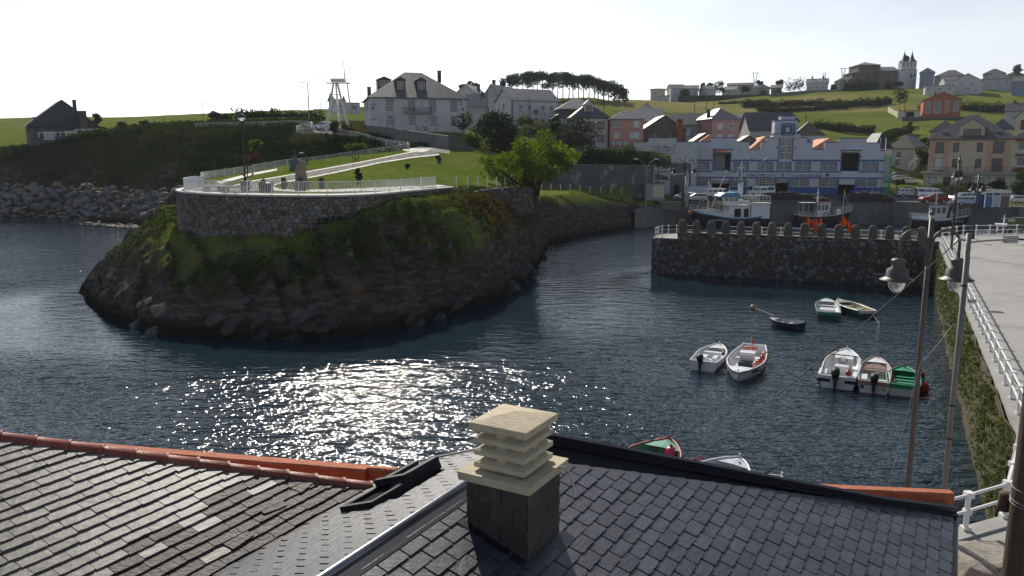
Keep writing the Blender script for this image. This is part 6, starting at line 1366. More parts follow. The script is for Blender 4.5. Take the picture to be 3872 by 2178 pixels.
for x0, x1 in ((893, 1288), (1394, 1810), (1957, 2186)): xb('blue_dado', x0, x1, 742, 828, .03, BLU)
xb('lintel', 724, 897, 404, 415, .2, BLU); xb('lintel', 1818, 1993, 414, 425, .2, BLU)
for a, c, y0, y1 in OPEN[:2] + DOOR:
 for X in (a, c): xb('jamb', X - 7 if X == a else X, X if X == a else X + 7, y0, y1 if y1 < 700 else 742, .05, BLU)
for a, c in WMID:
 w__ = fx(c) - fx(a)
 for s in (0, 1): window(wh, fx(a) + w__ * (.25 + .5 * s), fz(600) + .02, w__ / 2 - .03, fz(530) - fz(600) - .04, 0, 'half', M_FRW, sill=False)
 xb('window_surround', a - 8, a, 526, 600, .04, BLU); xb('window_surround', c, c + 8, 526, 600, .04, BLU); xb('window_surround', a - 8, c + 8, 522, 530, .045, BLU)
for a, c, st in WGND:
 w__ = fx(c) - fx(a)
 for s in (0, 1): window(wh, fx(a) + w__ * (.25 + .5 * s), fz(738) + .02, w__ / 2 - .03, fz(668) - fz(738) - .04, 0, 'half', M_FRW, sill=False)
 xb('window_surround', a - 9, a, 667, 740, .05, BLU); xb('window_surround', c, c + 9, 667, 740, .05, BLU)
for s in (0, 1):
 for r in range(3): window(wh, fx(1300) + (fx(1408) - fx(1300)) * (.25 + .5 * s), fz(500) + (fz(318) - fz(500)) * r / 3, (fx(1408) - fx(1300)) / 2 - .02, (fz(318) - fz(500)) / 3 - .02, 0, 'half', M_FRW, sill=False)
for x in (1292, 1408): xb('window_surround', x, x + 8, 312, 500, .06, BLU)
# loading bays: grey back wall and rail on the left one, roller shutter boxes on ground doors
b = MB(); b.bb(fx(735), fx(845), 2.2, 2.3, fz(600), fz(415)); b.build('bay_panel', mat('bay_grey', (.33, .33, .31), rough=.8), wh)
b = MB()
for z in (540, 560): b.bb(fx(737), fx(878), .15, .2, fz(z), fz(z) + .05)
b.build('bay_rail', M_TRIM, wh)
b = MB(); b.bb(fx(736), fx(879), .1, .3, fz(715), fz(691)); b.build('shutter_box', mat('shutter_grey', (.36, .36, .35), rough=.6), wh)
b = MB(); b.bb(fx(1813), fx(1954), .1, .3, fz(718), fz(681)); b.build('shutter_box', M_SHUT, wh)
b = MB(); b.bb(fx(1291), fx(1391), .1, .25, fz(706), fz(673)); b.build('shutter_box', mat('shutter_grey', (.36, .36, .35), rough=.6), wh)
# tower
xb_ = lambda X0, X1, y0, y1, Y0, Y1, m, name, par: (lambda b: (b.bb(fx(X0), fx(X1), y0, y1, fz(Y1), fz(Y0)), b.build(name, m, par))[1])(MB())
tow = ob('clock_tower', None, wh)
xb_(1240, 1470, -.25, 4.2, 278, 309, WHW, 'plinth', tow); xb_(1235, 1475, -.32, 4.3, 270, 277.5, BLU, 'band', tow); xb_(1250, 1445, .1, 4.0, 158, 270, WHW, 'shaft', tow); xb_(1244, 1452, 0, 4.1, 150, 157.5, BLU, 'band', tow)
xb_(1300, 1424, .4, 3.4, 120, 150, WHW, 'crown', tow); xb_(1296, 1428, .3, 3.5, 112, 119.5, BLU, 'crown_cap', tow)
for (X0, X1, Y0, Y1, t_, pr) in ((1308, 1418, 184, 290, 6, .10), (1326, 1392, 203, 272, 9, .16)):
 b = MB()
 for q in ((X0, X1, Y0, Y0 + t_), (X0, X1, Y1 - t_, Y1), (X0, X0 + t_, Y0 + t_, Y1 - t_), (X1 - t_, X1, Y0 + t_, Y1 - t_)): b.bb(fx(q[0]), fx(q[1]), -pr - .3, .099, fz(q[3]), fz(q[2]))
 b.build('square_ring', BLU, tow)
xb_(1340, 1380, -.2, .09, 216, 258, mat('pale_panel', (.6, .6, .56), (.5, .5, .46), scale=5, rough=.8), 'panel', tow)
# sign band lettering and emblems
lettering(wh, 'ALMACENES', fx(1105), -.03, fz(650), .72, M_TXT, fx(1191) - fx(1020)); lettering(wh, 'PESCADORES', fx(1578), -.03, fz(652), .72, M_TXT, fx(1675) - fx(1481))
for X in (975, 1720):
 b = MB(); b.lathe([(.30, 0), (.30, .05), (.22, .06)], (0, 0, 0), 18); o = b.build('round_emblem', BLU, wh, loc=(fx(X), -.005, fz(635))); o.rotation_euler = (math.pi / 2, 0, 0)
 b = MB(); b.lathe([(.13, .061), (.13, .075)], (0, 0, 0), 14); o2 = b.build('emblem_centre', M_TXT, o)
for (X0, Y0, X1, Y1) in ((1205, 645, 1312, 624), (1372, 624, 1470, 648)):
 b = MB(); b.tube([(fx(X0), -.05, fz(Y0)), (fx(X1), -.05, fz(Y1))], [.06, .025] if X0 < 1300 else [.025, .06], 6); b.build('oar', M_TXT, wh)
b = MB(); b.box((fx(1342), -.05, fz(642)), (.26, .06, .4)); b.box((fx(1342), -.05, fz(627)), (.42, .05, .12)); b.build('red_emblem', M_RED, wh)
b = MB()
for i in range(6): b.tube([(fx(840) + .28 * math.cos(i * 1.05), -.05, fz(632) + .28 * math.sin(i * 1.05)), (fx(840) + .1 * math.cos(i * 1.05 + 2), -.05, fz(632) + .1 * math.sin(i * 1.05 + 2))], .05, 5)
b.build('crest', mat('grey_crest', (.15, .15, .16), rough=.8), wh)
for X, Y_ in ((1275, 392), (1432, 396), (728, 466), (890, 466), (1822, 475), (1988, 475)): b = MB(); b.lathe([(.19, 0), (.16, .06), (.05, .08)], (0, 0, 0), 10); o = b.build('wall_boss', mat('grey_crest', (.15, .15, .16), rough=.8), wh, loc=(fx(X), -.005, fz(Y_))); o.rotation_euler = (math.pi / 2, 0, 0)
# scaffold with green net at the right end
sc = thing('scaffold', 'scaffold wrapped in green netting at the warehouse corner', 'scaffold', wp + Matrix.Rotation(wrz, 3, 'Z') @ Vector((fx(2187), -.6, 0)), wrz)
b = MB()
for x in (0.1, 1.1):
 for y in (0, 1.0): b.cyl((x, y, -.5), (x, y, fz(462)), .04, n=6)
for z in np.arange(.4, fz(470), 1.5): b.bb(.05, 1.15, -.03, .03, z, z + .05); b.bb(.08, .12, 0, 1, z, z + .05); b.bb(1.08, 1.12, 0, 1, z, z + .05)
b.build('frame', mat('scaffold_steel', (.25, .27, .27), rough=.5, metal=.5), sc)
m_net = bpy.data.materials.new('green_netting'); t_, bs_ = nodes_of(m_net); bs_.inputs['Base Color'].default_value = (.03, .30, .22, 1); bs_.inputs['Roughness'].default_value = .8; bs_.inputs['Alpha'].default_value = .62; MATS['green_netting'] = m_net
b = MB(); P = [[(x, -.06 + .05 * math.sin(z * 1.7 + x * 3), z) for x in np.linspace(.02, 1.2, 6)] for z in np.linspace(.5, fz(462), 12)]; b.loft(P); b.loft([[(1.21, y, z) for y in (0, .5, 1)] for z in np.linspace(.5, fz(462), 6)]); b.build('netting', m_net, sc)
# ---------------------------------------------------------------- shipyard workshop
sp_ = A(2400 + 272 / 2.415, 400 + 800 / 2.415, 156); srz = -math.atan2(sp_.x, sp_.y) + math.radians(4)
ws = thing('shipyard_workshop', 'dull white shipyard workshop with painted name and tall grey door', 'workshop', sp_, srz)
gx_ = lambda X: (X - 272) * k5 * .99; gz_ = lambda Yp: (800 - Yp) * k5 * .99
b = MB(); w__ = gx_(545) - gx_(-5); c0 = (gx_(545) + gx_(-5)) / 2
hol = [(gx_(318) - c0, gx_(498) - c0, -.5, gz_(532)), (gx_(180) - c0, gx_(265) - c0, gz_(668), gz_(628)), (gx_(178) - c0, gx_(270) - c0, gz_(725), gz_(700))] + [(gx_(-5) - c0, gx_(118) - c0, gz_(345), gz_(308)), (gx_(366) - c0, gx_(545) - c0, gz_(345), gz_(308))]
holed(b, w__, gz_(310), hol, .35, -2.5); b.build('facade', mat('peeling_white_paint', (.50, .51, .51), (.43, .44, .44), scale=.9, rough=.9, bump=.2, c3=(.14, .135, .13), s3=.9, lo3=.60, hi3=.68), ws, loc=(c0, 0, 0))
b = MB(); b.bb(gx_(-5), gx_(545), .36, 10, gz_(352), gz_(346)); b.bb(gx_(-5), gx_(-3), .36, 10, -2, gz_(352)); b.bb(gx_(543), gx_(545), .36, 10, -2, gz_(352)); b.bb(gx_(-5), gx_(545), 9.9, 10, -2, gz_(352)); b.build('shell', WM['grey'], ws)
b = MB(); b.bb(gx_(320), gx_(496), .2, .3, -.5, gz_(533)); b.build('sliding_door', mat('door_grey', (.15, .155, .165), (.12, .125, .13), scale=3, rough=.6), ws)
b = MB(); b.bb(gx_(355), gx_(400), .1, .19, -.5, gz_(722)); b.build('wicket_door', M_UND, ws)
window(ws, gx_(222), gz_(668), gx_(265) - gx_(180) - .02, gz_(628) - gz_(668), 0, 'half', M_FRD, sill=False); window(ws, gx_(224), gz_(725), gx_(270) - gx_(178) - .02, gz_(700) - gz_(725), 0, 'half', M_FRD, sill=False)
for a, c, y in ((-5, 118, 345), (118, 366, 310), (366, 545, 345)): b = MB(); b.bb(gx_(a), gx_(c), -.08, .42, gz_(y) + .003, gz_(y) + .13); b.build('parapet_cap', mat('dark_cap', (.09, .09, .09), rough=.9), ws)
for i, s in enumerate(('TALLERES Y', 'ASTILLEROS', 'VENECIA')):
 lettering(ws, s, gx_((250, 250, 270)[i]), -.025, gz_((398, 428, 458)[i]), .58, mat('faded_letter', (.11, .105, .10), (.18, .175, .17), scale=3, rough=.9), gx_(352) - gx_((140, 140, 190)[i]))
for y0, y1 in ((520, 527), (605, 612), (672, 679)): b = MB(); b.bb(gx_(170), gx_(314), -.04, -.004, gz_(y1), gz_(y0)); b.build('string_band', mat('dark_cap', (.09, .09, .09), rough=.9), ws)
# ---------------------------------------------------------------- small boats
M_GEL = mat('white_gelcoat', (.72, .73, .73), (.64, .65, .65), scale=3, rough=.35, spec=.5, c3=(.42, .41, .38), s3=1.8, lo3=.62, hi3=.8)
M_RUBR = mat('black_rubber', (.02, .02, .022), rough=.6)
def paint(n, c): return mat(n, c, tuple(x * .8 for x in c), scale=4, rough=.45, spec=.45, c3=tuple(min(1, x * 1.3 + .03) for x in c), s3=2.5, lo3=.6, hi3=.8)
def hull_pts(L_, B_, H_, s, bow=1.0, stern=.82, rake=.35, k=1.0):
 """section at s in 0..1 (stern to bow), returns list from port gunwale to starboard"""
 if s < .55: bb = B_ / 2 * (stern + (1 - stern) * math.sin(s / .55 * math.pi / 2))
 else: bb = B_ / 2 * max(.012, math.cos((s - .55) / .45 * math.pi / 2) ** .75)
 zs = H_ * (1 + .12 * (1 - s) ** 2 + bow * .45 * max(0, s - .3) ** 1.7); zk = -.22 + .25 * max(0, s - .7) ** 1.5 * 3
 x = -L_ / 2 + L_ * s
 out_ = []
 for f, zf, xo in ((1, 1, 1), (.97, .62, .75), (.84, .2, .4), (.5, -.08, .15), (0, None, 0)):
  z = zk if zf is None else zk + (zs - zk) * (zf if zf > 0 else .02)
  if zf is not None and zf < 0: z = zk + .05
  out_.append((x + rake * xo * max(0, s - .6) / .4, bb * f * k, z))
 return out_ + [(p[0], -p[1], p[2]) for p in reversed(out_[:-1])]
def boat(name, label, stern_px, bow_px, L_, B_, H_, outer, inner, gun, thw=2, deck=False, dbl=False, group='small boats moored in the harbour', floorm=None, bow=1.0, zref=(.6, .85), stern=.82):
 a = W(*stern_px, zref[0]); c = W(*bow_px, zref[1]); dv = Vector((c.x - a.x, c.y - a.y, 0)); rz = math.atan2(dv.y, dv.x)
 if L_ is None: L_ = dv.length
 t = thing(name, label, 'boat', Vector(((a.x + c.x) / 2, (a.y + c.y) / 2, 0)), rz, group); n = 15; S_ = [i / (n - 1) for i in range(n)]
 st = .10 if dbl else stern
 secs = [hull_pts(L_, B_, H_, s, bow, st) for s in S_]
 if dbl: secs = [hull_pts(L_, B_, H_, max(s, .0), bow, st) for s in S_]
 b = MB(); b.loft(secs); b.add(secs[0], [tuple(range(len(secs[0])))]); b.build('hull', outer, t, True)
 inn = []
 for s, q in zip(S_, secs):
  if .03 < s < .95: inn.append([(p[0] + (.06 if s < .1 else 0), p[1] * .90, max(p[2], .10 + .12 * s) if k not in (0, 8) else p[2] - .005) for k, p in enumerate(q)])
 b = MB(); b.loft([list(reversed(q)) for q in inn]); b.add(inn[0], [tuple(range(9))]); b.add(inn[-1], [tuple(range(8, -1, -1))]); b.build('lining', inner, t, True)
 for sd in (0, 8):
  b = MB(); b.tube([(q[sd][0], q[sd][1] * .97, q[sd][2] + .005) for q in secs], .045, 6); b.build('gunwale', gun, t, True)
 b = MB(); z0 = secs[0][0][2]; b.bb(-L_ / 2 - .02, -L_ / 2 + .07, -secs[0][0][1] * .98, secs[0][0][1] * .98, z0 - .25, z0 + .03); b.build('transom', gun if not deck else inner, t)
 for i in range(thw):
  s = .22 + .5 * i / max(1, thw - 1) if thw > 1 else .4; q = hull_pts(L_, B_, H_, s, bow, st); b = MB(); b.bb(q[0][0] - .13, q[0][0] + .13, -q[0][1] * .9, q[0][1] * .9, H_ * .62, H_ * .62 + .04); b.build('thwart', inner if not floorm else floorm, t)
 q = [hull_pts(L_, B_, H_, s, bow, st)[0] for s in (.80, .86, .92, .97)]; b = MB()
 b.loft([[(p[0], p[1] * .92, p[2] - .03), (p[0], 0, p[2] - .0), (p[0], -p[1] * .92, p[2] - .03)] for p in q]); b.build('foredeck', inner, t)
 t.scale = (1, 1, .8)
 b = MB(); p = hull_pts(L_, B_, H_, .97, bow, st)[0]; b.cyl((p[0] + .1, 0, p[2] - .1), (p[0] + .1, 0, p[2] + .2), .04, n=6); b.build('stem_post', gun, t)
 return t, L_, secs
def outboard(t, L_, z, y=0.0, k=1.0, m=M_RUBR):
 o = ob('outboard_motor', None, t, (-L_ / 2 - .12 * k, y, z)); b = MB(); secs = []
 for zz, lx, ly, ox in ((.12, .16, .12, .0), (.22, .26, .16, -.02), (.38, .27, .165, -.03), (.5, .22, .14, -.02), (.56, .12, .09, 0)): secs.append([(ox * k + lx * k * math.cos(a), ly * k * math.sin(a), zz * k) for a in np.linspace(0, 6.283, 12, endpoint=False)])
 b.loft(secs, close=True); b.build('cowl', m, o, True)
 b = MB(); b.box((.0, 0, -.1 * k), (.16 * k, .12 * k, .5 * k)); b.box((-.02, 0, -.42 * k), (.22 * k, .06 * k, .25 * k)); b.box((.12 * k, 0, .02), (.12 * k, .22 * k, .22 * k)); b.build('leg', m, o)
 return o
z6 = lambda x, y: (2500 + x / 2.342, 1050 + y / 2.342)
def buoy(px, py, r, col, label, z=None, cat='buoy'):
 p = W(px, py, r * .6 if z is None else z); t = thing('fender_buoy', label, cat, p, 0, 'round fender buoys around the moored boats'); b = MB(); b.lathe([(max(.001, r * math.sin(math.pi * i / 8)), -r * math.cos(math.pi * i / 8)) for i in range(9)], (0, 0, 0), 14); b.build('float', mat('buoy_' + col, dict(red=(.55, .035, .02), pink=(.55, .25, .18), orange=(.62, .12, .02), white=(.6, .6, .58), magenta=(.62, .03, .10), tan=(.55, .33, .17), black=(.03, .03, .035))[col], rough=.4), t, True)
 b = MB(); b.cyl((0, 0, r * .92), (0, 0, r * 1.25), r * .22, r * .16, 8); b.build('eye', mat('navy_plastic', (.02, .03, .08), rough=.5), t)
# A: white, outboard
t, L_, sc_ = boat('motor_boat', 'small plain white motor boat with dark outboard, leftmost of the moored boats', z6(372, 735), z6(508, 560), None, 1.7, .62, M_GEL, M_GEL, M_GEL, thw=0, stern=.9)
outboard(t, L_, .62, .15, 1.15)
for y in (.5, -.45): b = MB(); b.bb(-.5, .25, y - .3, y + .3, .12, .5); b.build('locker', M_GEL, t)
b = MB(); b.bb(.7, 1.0, -.75, .75, .1, .55); b.build('bow_locker', M_GEL, t); b = MB(); b.bb(-1.6, .7, -.6, .6, .1, .14); b.build('floor_board', paint('pale_blue', (.25, .38, .5)), t)
# B: white double ender, lifebuoy
t, L_, sc_ = boat('launch', 'white launch with red lifebuoy and red fenders, second moored boat', z6(830, 575), z6(690, 800), None, 2.1, .66, M_GEL, M_GEL, M_GEL, thw=1, dbl=False, zref=(.7, .75), bow=.3, stern=.62)
b = MB()
for sd in (1, -1): b.tube([(q[0][0], q[0][1] * sd * 1.0, q[0][2] - .06) for q in sc_[9:]], .03, 5)
b.build('rubbing_strake', M_RUBR, t)
b = MB(); b.bb(-.5, .35, -.38, .38, .15, 1.0); b.bb(-.45, .2, -.42, .42, 1.0, 1.08); b.build('engine_box', M_GEL, t); b = MB(); b.bb(.36, .8, -.4, .4, .15, .55); b.build('seat_box', paint('navy_seat', (.03, .04, .06)), t)
b = MB(); R_ = .34; ring = [(-1.35 + R_ * math.cos(a) * .9, R_ * math.sin(a), 1.0 + R_ * math.cos(a) * .35) for a in np.linspace(0, 6.283, 22)]; b.tube(ring, .075, 8); b.build('lifebuoy', mat('lifebuoy_red', (.62, .07, .03), rough=.5), t)
b = MB(); b.cyl((-.6, .1, 1.0), (-.6, .1, 2.1), .018, n=6); b.build('flag_staff', M_GEL, t); b = MB(); b.loft([[(-.6, .1 + x * .12, 2.0 - x * .1), (-.6, .1 + x * .12 + .03, 1.55 - x * .1)] for x in (0, .5, 1)]); b.build('flag', mat('red_flag', (.5, .06, .03), rough=.8), t)
p_ = sc_[-3]; lettering(t, 'ALMESA II', L_ * .33, B_ if False else .78, .42, .2, M_TXT, .95, rot=(math.pi / 2, 0, math.pi - .42), name='boat_name')
for i, (x, y, col, r) in enumerate(((920, 682, 'pink', .2), (897, 708, 'red', .15), (879, 735, 'red', .15), (862, 752, 'red', .16), (840, 775, 'pink', .22))): buoy(*z6(x, y), r, col, ['upper pink fender on the launch with the lifebuoy', 'topmost small red fender on the launch', 'middle small red fender on the launch', 'lowest small red fender on the launch', 'pale pink fender at the bow of the launch'][i], z=.45)
for i, (x, y, col, r) in enumerate(((550, 672, 'black', .11), (512, 708, 'white', .13), (548, 640, 'white', .12))): buoy(*z6(x, y), r, col, ['small black fender on the plain white motor boat', 'white fender near the stern of the plain motor boat', 'white fender amidships on the plain motor boat'][i], z=.45)
# C: dark blue rowing boat
boat('rowing_boat', 'dark blue rowing boat with pale inside, alone in mid harbour', z6(1240, 398), z6(1000, 335), None, 1.5, .55, paint('navy_hull', (.012, .018, .05)), paint('grey_white', (.5, .51, .52)), paint('navy_gun', (.02, .03, .06)), thw=3, zref=(.55, .7))
buoy(*z6(812, 262), .22, 'tan', 'weathered mooring buoy left of the dark blue rowing boat')
# D, E: green boats by the mole
t, L_, s_ = boat('rowing_boat', 'green boat with white inside, left of the pair near the mole', z6(1490, 305), z6(1462, 160), None, 1.8, .62, paint('dark_green', (.01, .10, .06)), M_GEL, paint('sea_green', (.05, .25, .16)), thw=2, stern=.9)
b = MB(); b.bb(-.9, .1, -.55, .55, .15, .5); b.build('engine_cover', M_GEL, t)
t, L_, s_ = boat('rowing_boat', 'long green boat with cream rim, right of the pair near the mole', z6(1835, 290), z6(1585, 172), None, 1.7, .62, paint('dark_green', (.01, .10, .06)), paint('cream_inside', (.42, .36, .22)), M_GEL, thw=3)
b = MB(); b.bb(-.6, .3, -.45, .45, .15, .42); b.build('hatch', paint('hatch_green', (.03, .16, .10)), t); b = MB(); b.tube([(-1.9, .55, .75), (.2, .62, .72)], .03, 6); b.tube([(-2.0, -.5, .72), (.0, -.6, .7)], .03, 6); b.build('oars', mat('oar_wood', (.45, .36, .22), rough=.6), t)
# F: white console boat
t, L_, s_ = boat('console_boat', 'large white console boat with blue mats and red ball, third from the right', z6(1562, 885), z6(1645, 618), None, 1.95, .72, M_GEL, M_GEL, M_GEL, thw=0, stern=.9)
outboard(t, L_, .7, .1, 1.35)
b = MB(); b.bb(.3, .95, -.5, .45, .15, 1.05); b.build('console', M_GEL, t); b = MB(); b.bb(-.55, -.05, -.35, .35, .15, .72); b.build('helm_seat', M_GEL, t)
b = MB(); b.tube([(.25, 0 + .22 * math.cos(a), .95 + .22 * math.sin(a)) for a in np.linspace(0, 6.283, 14)], .02, 6); b.build('wheel', M_IRON, t)
b = MB(); b.tube([(.2, -.95, .6), (.2, -.95, 1.25), (.25, -.5, 1.3)], .025, 6); b.tube([(.4, 1.0, .7), (.45, 1.0, 1.2), (.5, .2, 1.25)], .025, 6); b.build('grab_rail', M_IRON, t)
for y in (-.75, .55): b = MB(); b.bb(-1.6, -.5, y - .25, y + .25, .12, .16); b.build('blue_mat', paint('mat_blue', (.03, .09, .32)), t)
for y in (.85, -.85): b = MB(); b.bb(-2.2, -1.0, y - .2, y + .2, .15, .62); b.build('side_locker', M_GEL, t)
b = MB(); b.bb(-L_ / 2 - .03, -L_ / 2 - .005, -1.0, -.35, .40, .62); b.bb(-L_ / 2 - .03, -L_ / 2 - .005, .35, 1.0, .40, .62); b.build('navy_panel', paint('navy_hull', (.012, .018, .05)), t)
buoy(*z6(1657, 846), .16, 'orange', 'bright orange ball lying in the large console boat', z=.85)
# G: white with brown deck
t, L_, s_ = boat('motor_boat', 'white motor boat with brown foredeck between console boat and green boat', z6(1885, 925), z6(1910, 682), None, 1.62, .68, M_GEL, M_GEL, paint('rose_rail', (.42, .26, .24)), thw=0, stern=.9)
outboard(t, L_, .68, 0, 1.25); b = MB(); q0 = hull_pts(L_, 1.62, .68, .55)[0]; b.add([(q0[0], -.68, .6), (q0[0], .68, .6), (q0[0] + 1.1, .45, .66), (q0[0] + 1.5, 0, .7), (q0[0] + 1.1, -.45, .66)], [(0, 4, 3, 2, 1)]); b.build('brown_deck', paint('brown_deck', (.22, .12, .09)), t)
b = MB(); b.tube([(-.4, -.5, .3), (-.4, -.5, .95), (-.4, .5, .95), (-.4, .5, .3)], .022, 6); b.build('grab_rail', M_IRON, t); b = MB(); b.bb(-2.0, -.6, .35, .75, .12, .6); b.build('locker', M_GEL, t); b = MB(); b.bb(-1.7, -.7, -.4, .3, .12, .2); b.build('blue_mat', paint('mat_blue', (.03, .09, .32)), t)
b = MB(); b.bb(-L_ / 2 - .03, -L_ / 2 - .005, -.55, -.38, .22, .45); b.build('flag_sticker', mat('yellow_sticker', (.6, .35, .03), rough=.5), t); b = MB(); b.bb(-L_ / 2 - .03, -L_ / 2 - .005, .45, .65, .25, .5); b.build('blue_sticker', paint('mat_blue', (.03, .09, .32)), t)
# H: green boat
t, L_, s_ = boat('rowing_boat', 'bright green open boat with slatted seats, rightmost near the lamp post', z6(2150, 950), z6(2150, 765), None, 1.66, .66, paint('white_green', (.6, .63, .6)), paint('bright_green', (.02, .27, .13)), paint('bright_green', (.02, .27, .13)), thw=4, stern=.9)
b = MB(); b.tube([(-1.6, .62, .72), (.5, .7, .78)], .035, 6); b.build('oar', M_GEL, t)
for x, y, r, col, lb in ((2025, 887, .24, 'red', 'red fender between the brown-decked boat and the green boat'), (2045, 948, .30, 'tan', 'tan buoy floating at the green boat stern'), (2318, 972, .31, 'red', 'red buoy floating right of the lamp post'), (2302, 858, .2, 'red', 'small red fender on the far side of the green boat'), (1742, 862, .14, 'white', 'small white fender between the two white motor boats')): buoy(*z6(x, y), r, col, lb)
# near boats half hidden by the roof
z4r = lambda x, y: (2100 + x / 2.307, 1550 + y / 2.307)
G2 = 'boats moored below the near roof'
t, L_, s_ = boat('fishing_skiff', 'red boat with green inside, largest behind the near roof edge', z4r(620, 560), z4r(972, 205), None, 2.3, .8, paint('red_hull', (.40, .03, .03)), paint('skiff_green', (.10, .32, .22)), paint('red_gun', (.36, .05, .05)), thw=1, group=G2, zref=(.8, 1.1))
buoy(*z4r(1008, 380), .3, 'magenta', 'magenta fender ball on the red boat by the roof', z=.5)
boat('dinghy', 'small red dinghy right of the big red boat', z4r(1000, 560), z4r(1222, 400), None, 1.5, .6, paint('red_hull', (.40, .03, .03)), paint('grey_white', (.5, .51, .52)), paint('red_gun', (.36, .05, .05)), thw=2, group=G2)
boat('dinghy', 'white boat with bluish inside behind the middle of the roof edge', z4r(1290, 640), z4r(1575, 400), None, 2.0, .7, M_GEL, paint('pale_blue_in', (.5, .56, .62)), M_GEL, thw=2, group=G2)
boat('dinghy', 'white boat nearest the right parapet, only its bow showing', z4r(1700, 720), z4r(1925, 565), None, 1.9, .7, M_GEL, M_GEL, M_GEL, thw=2, group=G2)
# ---------------------------------------------------------------- trawlers
def trawler(label, stern_px, bow_px, Y, B_, zs, hullm, topm, stripe=None, name='fishing_boat'):
 """stern/bow photo columns on the water at distance Y; zs = sheer heights stern, mid, bow"""
 a = A(stern_px, 800, Y[0]); c = A(bow_px, 800, Y[1]); dv = Vector((c.x - a.x, c.y - a.y, 0)); L_ = dv.length; rz = math.atan2(dv.y, dv.x)
 t = thing(name, label, 'fishing boat', Vector(((a.x + c.x) / 2, (a.y + c.y) / 2, 0)), rz, 'fishing boats along the quay'); n = 17
 def sheer(s): return zs[1] + (zs[0] - zs[1]) * max(0, 1 - s / .45) ** 1.6 + (zs[2] - zs[1]) * max(0, (s - .35) / .65) ** 1.7
 def bm(s): return B_ / 2 * ((.78 + .22 * math.sin(min(1, s / .4) * math.pi / 2)) if s < .55 else max(.02, math.cos((s - .55) / .45 * math.pi / 2) ** .62))
 def sec(s, k=1.0):
  x = -L_ / 2 + L_ * s; z = sheer(s); f = max(0, s - .75) / .25; P = [(x + .0, bm(s) * k, z), (x - .5 * f, bm(s) * .97 * k, z * .55), (x - 1.0 * f, bm(s) * .86 * k, .1), (x - 1.3 * f, bm(s) * .5 * k, -.6), (x - 1.5 * f, 0, -.8)]
  return P + [(p[0], -p[1], p[2]) for p in reversed(P[:-1])]
 S_ = [i / (n - 1) for i in range(n)]; secs = [sec(s) for s in S_]
 b = MB(); b.loft(secs); b.add(secs[0], [tuple(range(9))]); b.build('hull', hullm, t, True)
 b = MB(); dz = .55; b.loft([[(p[0], y, p[2] - dz) for p, y in ((q[0], q[0][1] * .96), (q[8], q[8][1] * .96))] for q in secs]); b.build('deck', mat('deck_grey', (.26, .24, .2), rough=.8), t)
 for sd in (0, 8): b = MB(); b.tube([(q[sd][0], q[sd][1], q[sd][2]) for q in secs], .07, 6); b.build('bulwark_rail', topm, t, True)
 if stripe:
  for sd in (1, -1): b = MB(); b.loft([[(q[0][0], (q[0][1] + .012) * sd, q[0][2] - .02), (q[0][0] - .05, (q[0][1] * .985 + .012) * sd, q[0][2] - .3)] for q in secs]); b.build('stripe', stripe, t)
 rail = []
 return t, L_, sheer, bm
def trail(t, L_, sheer, bm, s0, s1, h, m=M_WHT, n=7):
 for sd in (1, -1):
  P = [(-L_ / 2 + L_ * s, bm(s) * sd * .97, sheer(s)) for s in np.linspace(s0, s1, n)]; b = MB()
  for p in P: b.cyl(p, (p[0], p[1], p[2] + h), .03, n=5)
  for f in (.5, 1): b.tube([(p[0], p[1], p[2] + h * f) for p in P], .03, 5)
  b.build('rail', m, t)
def cab(t, x0, x1, hw, z0, z1, m, lean=.3, name='wheelhouse', roofm=None, win=True, nw=3):
 w_ = ob(name, None, t); b = MB(); b.add([(x0, -hw, z0), (x1, -hw, z0), (x1, hw, z0), (x0, hw, z0), (x0, -hw * .94, z1), (x1 + lean, -hw * .94, z1), (x1 + lean, hw * .94, z1), (x0, hw * .94, z1)], [(0, 3, 2, 1), (4, 5, 6, 7), (0, 1, 5, 4), (1, 2, 6, 5), (2, 3, 7, 6), (3, 0, 4, 7)]); b.build('house', m, w_)
 b = MB(); b.bb(x0 - .25, x1 + lean + .35, -hw - .15, hw + .15, z1 + .002, z1 + .1); b.build('roof', roofm or m, w_)
 if win:
  zw0, zw1 = z0 + (z1 - z0) * .5, z0 + (z1 - z0) * .88
  for sd in (1, -1):
   for i in range(nw):
    f0, f1 = (i + .12) / nw, (i + .88) / nw; b = MB(); xa, xb_ = x0 + (x1 - x0) * f0, x0 + (x1 - x0) * f1; y = sd * (hw * .97 + .015); b.add([(xa, y, zw0), (xb_, y, zw0), (xb_ + lean * .3 * (i == nw - 1), y - sd * hw * .02, zw1), (xa, y - sd * hw * .02, zw1)], [(0, 1, 2, 3)] if sd < 0 else [(3, 2, 1, 0)]); b.build('window', M_PANE, w_)
  b = MB(); b.add([(x1 + lean * .52, -hw * .85, zw0), (x1 + lean * .52, hw * .85, zw0), (x1 + lean * .9, hw * .82, zw1), (x1 + lean * .9, -hw * .82, zw1)], [(0, 1, 2, 3)]); b.build('windscreen', M_PANE, w_)
 return w_
def mast(t, x, z0, z1, y=0, r=.07, bars=(), m=M_WHT, stays=()):
 b = MB(); b.cyl((x, y, z0), (x, y, z1), r, r * .5, 7)
 for z, w_ in bars: b.bb(x - .03, x + .03, y - w_ / 2, y + w_ / 2, z, z + .05); b.bb(x - w_ / 3, x + w_ / 3, y - .03, y + .03, z + .08, z + .12)
 for q in stays: b.tube([q, (x, y, z1 - .2)], .035, 5)
 b.build('mast', m, t)
NAVY = paint('trawler_navy', (.010, .014, .04)); SKYB = paint('trawler_sky', (.10, .28, .48)); BLKH = paint('trawler_black', (.012, .012, .016))
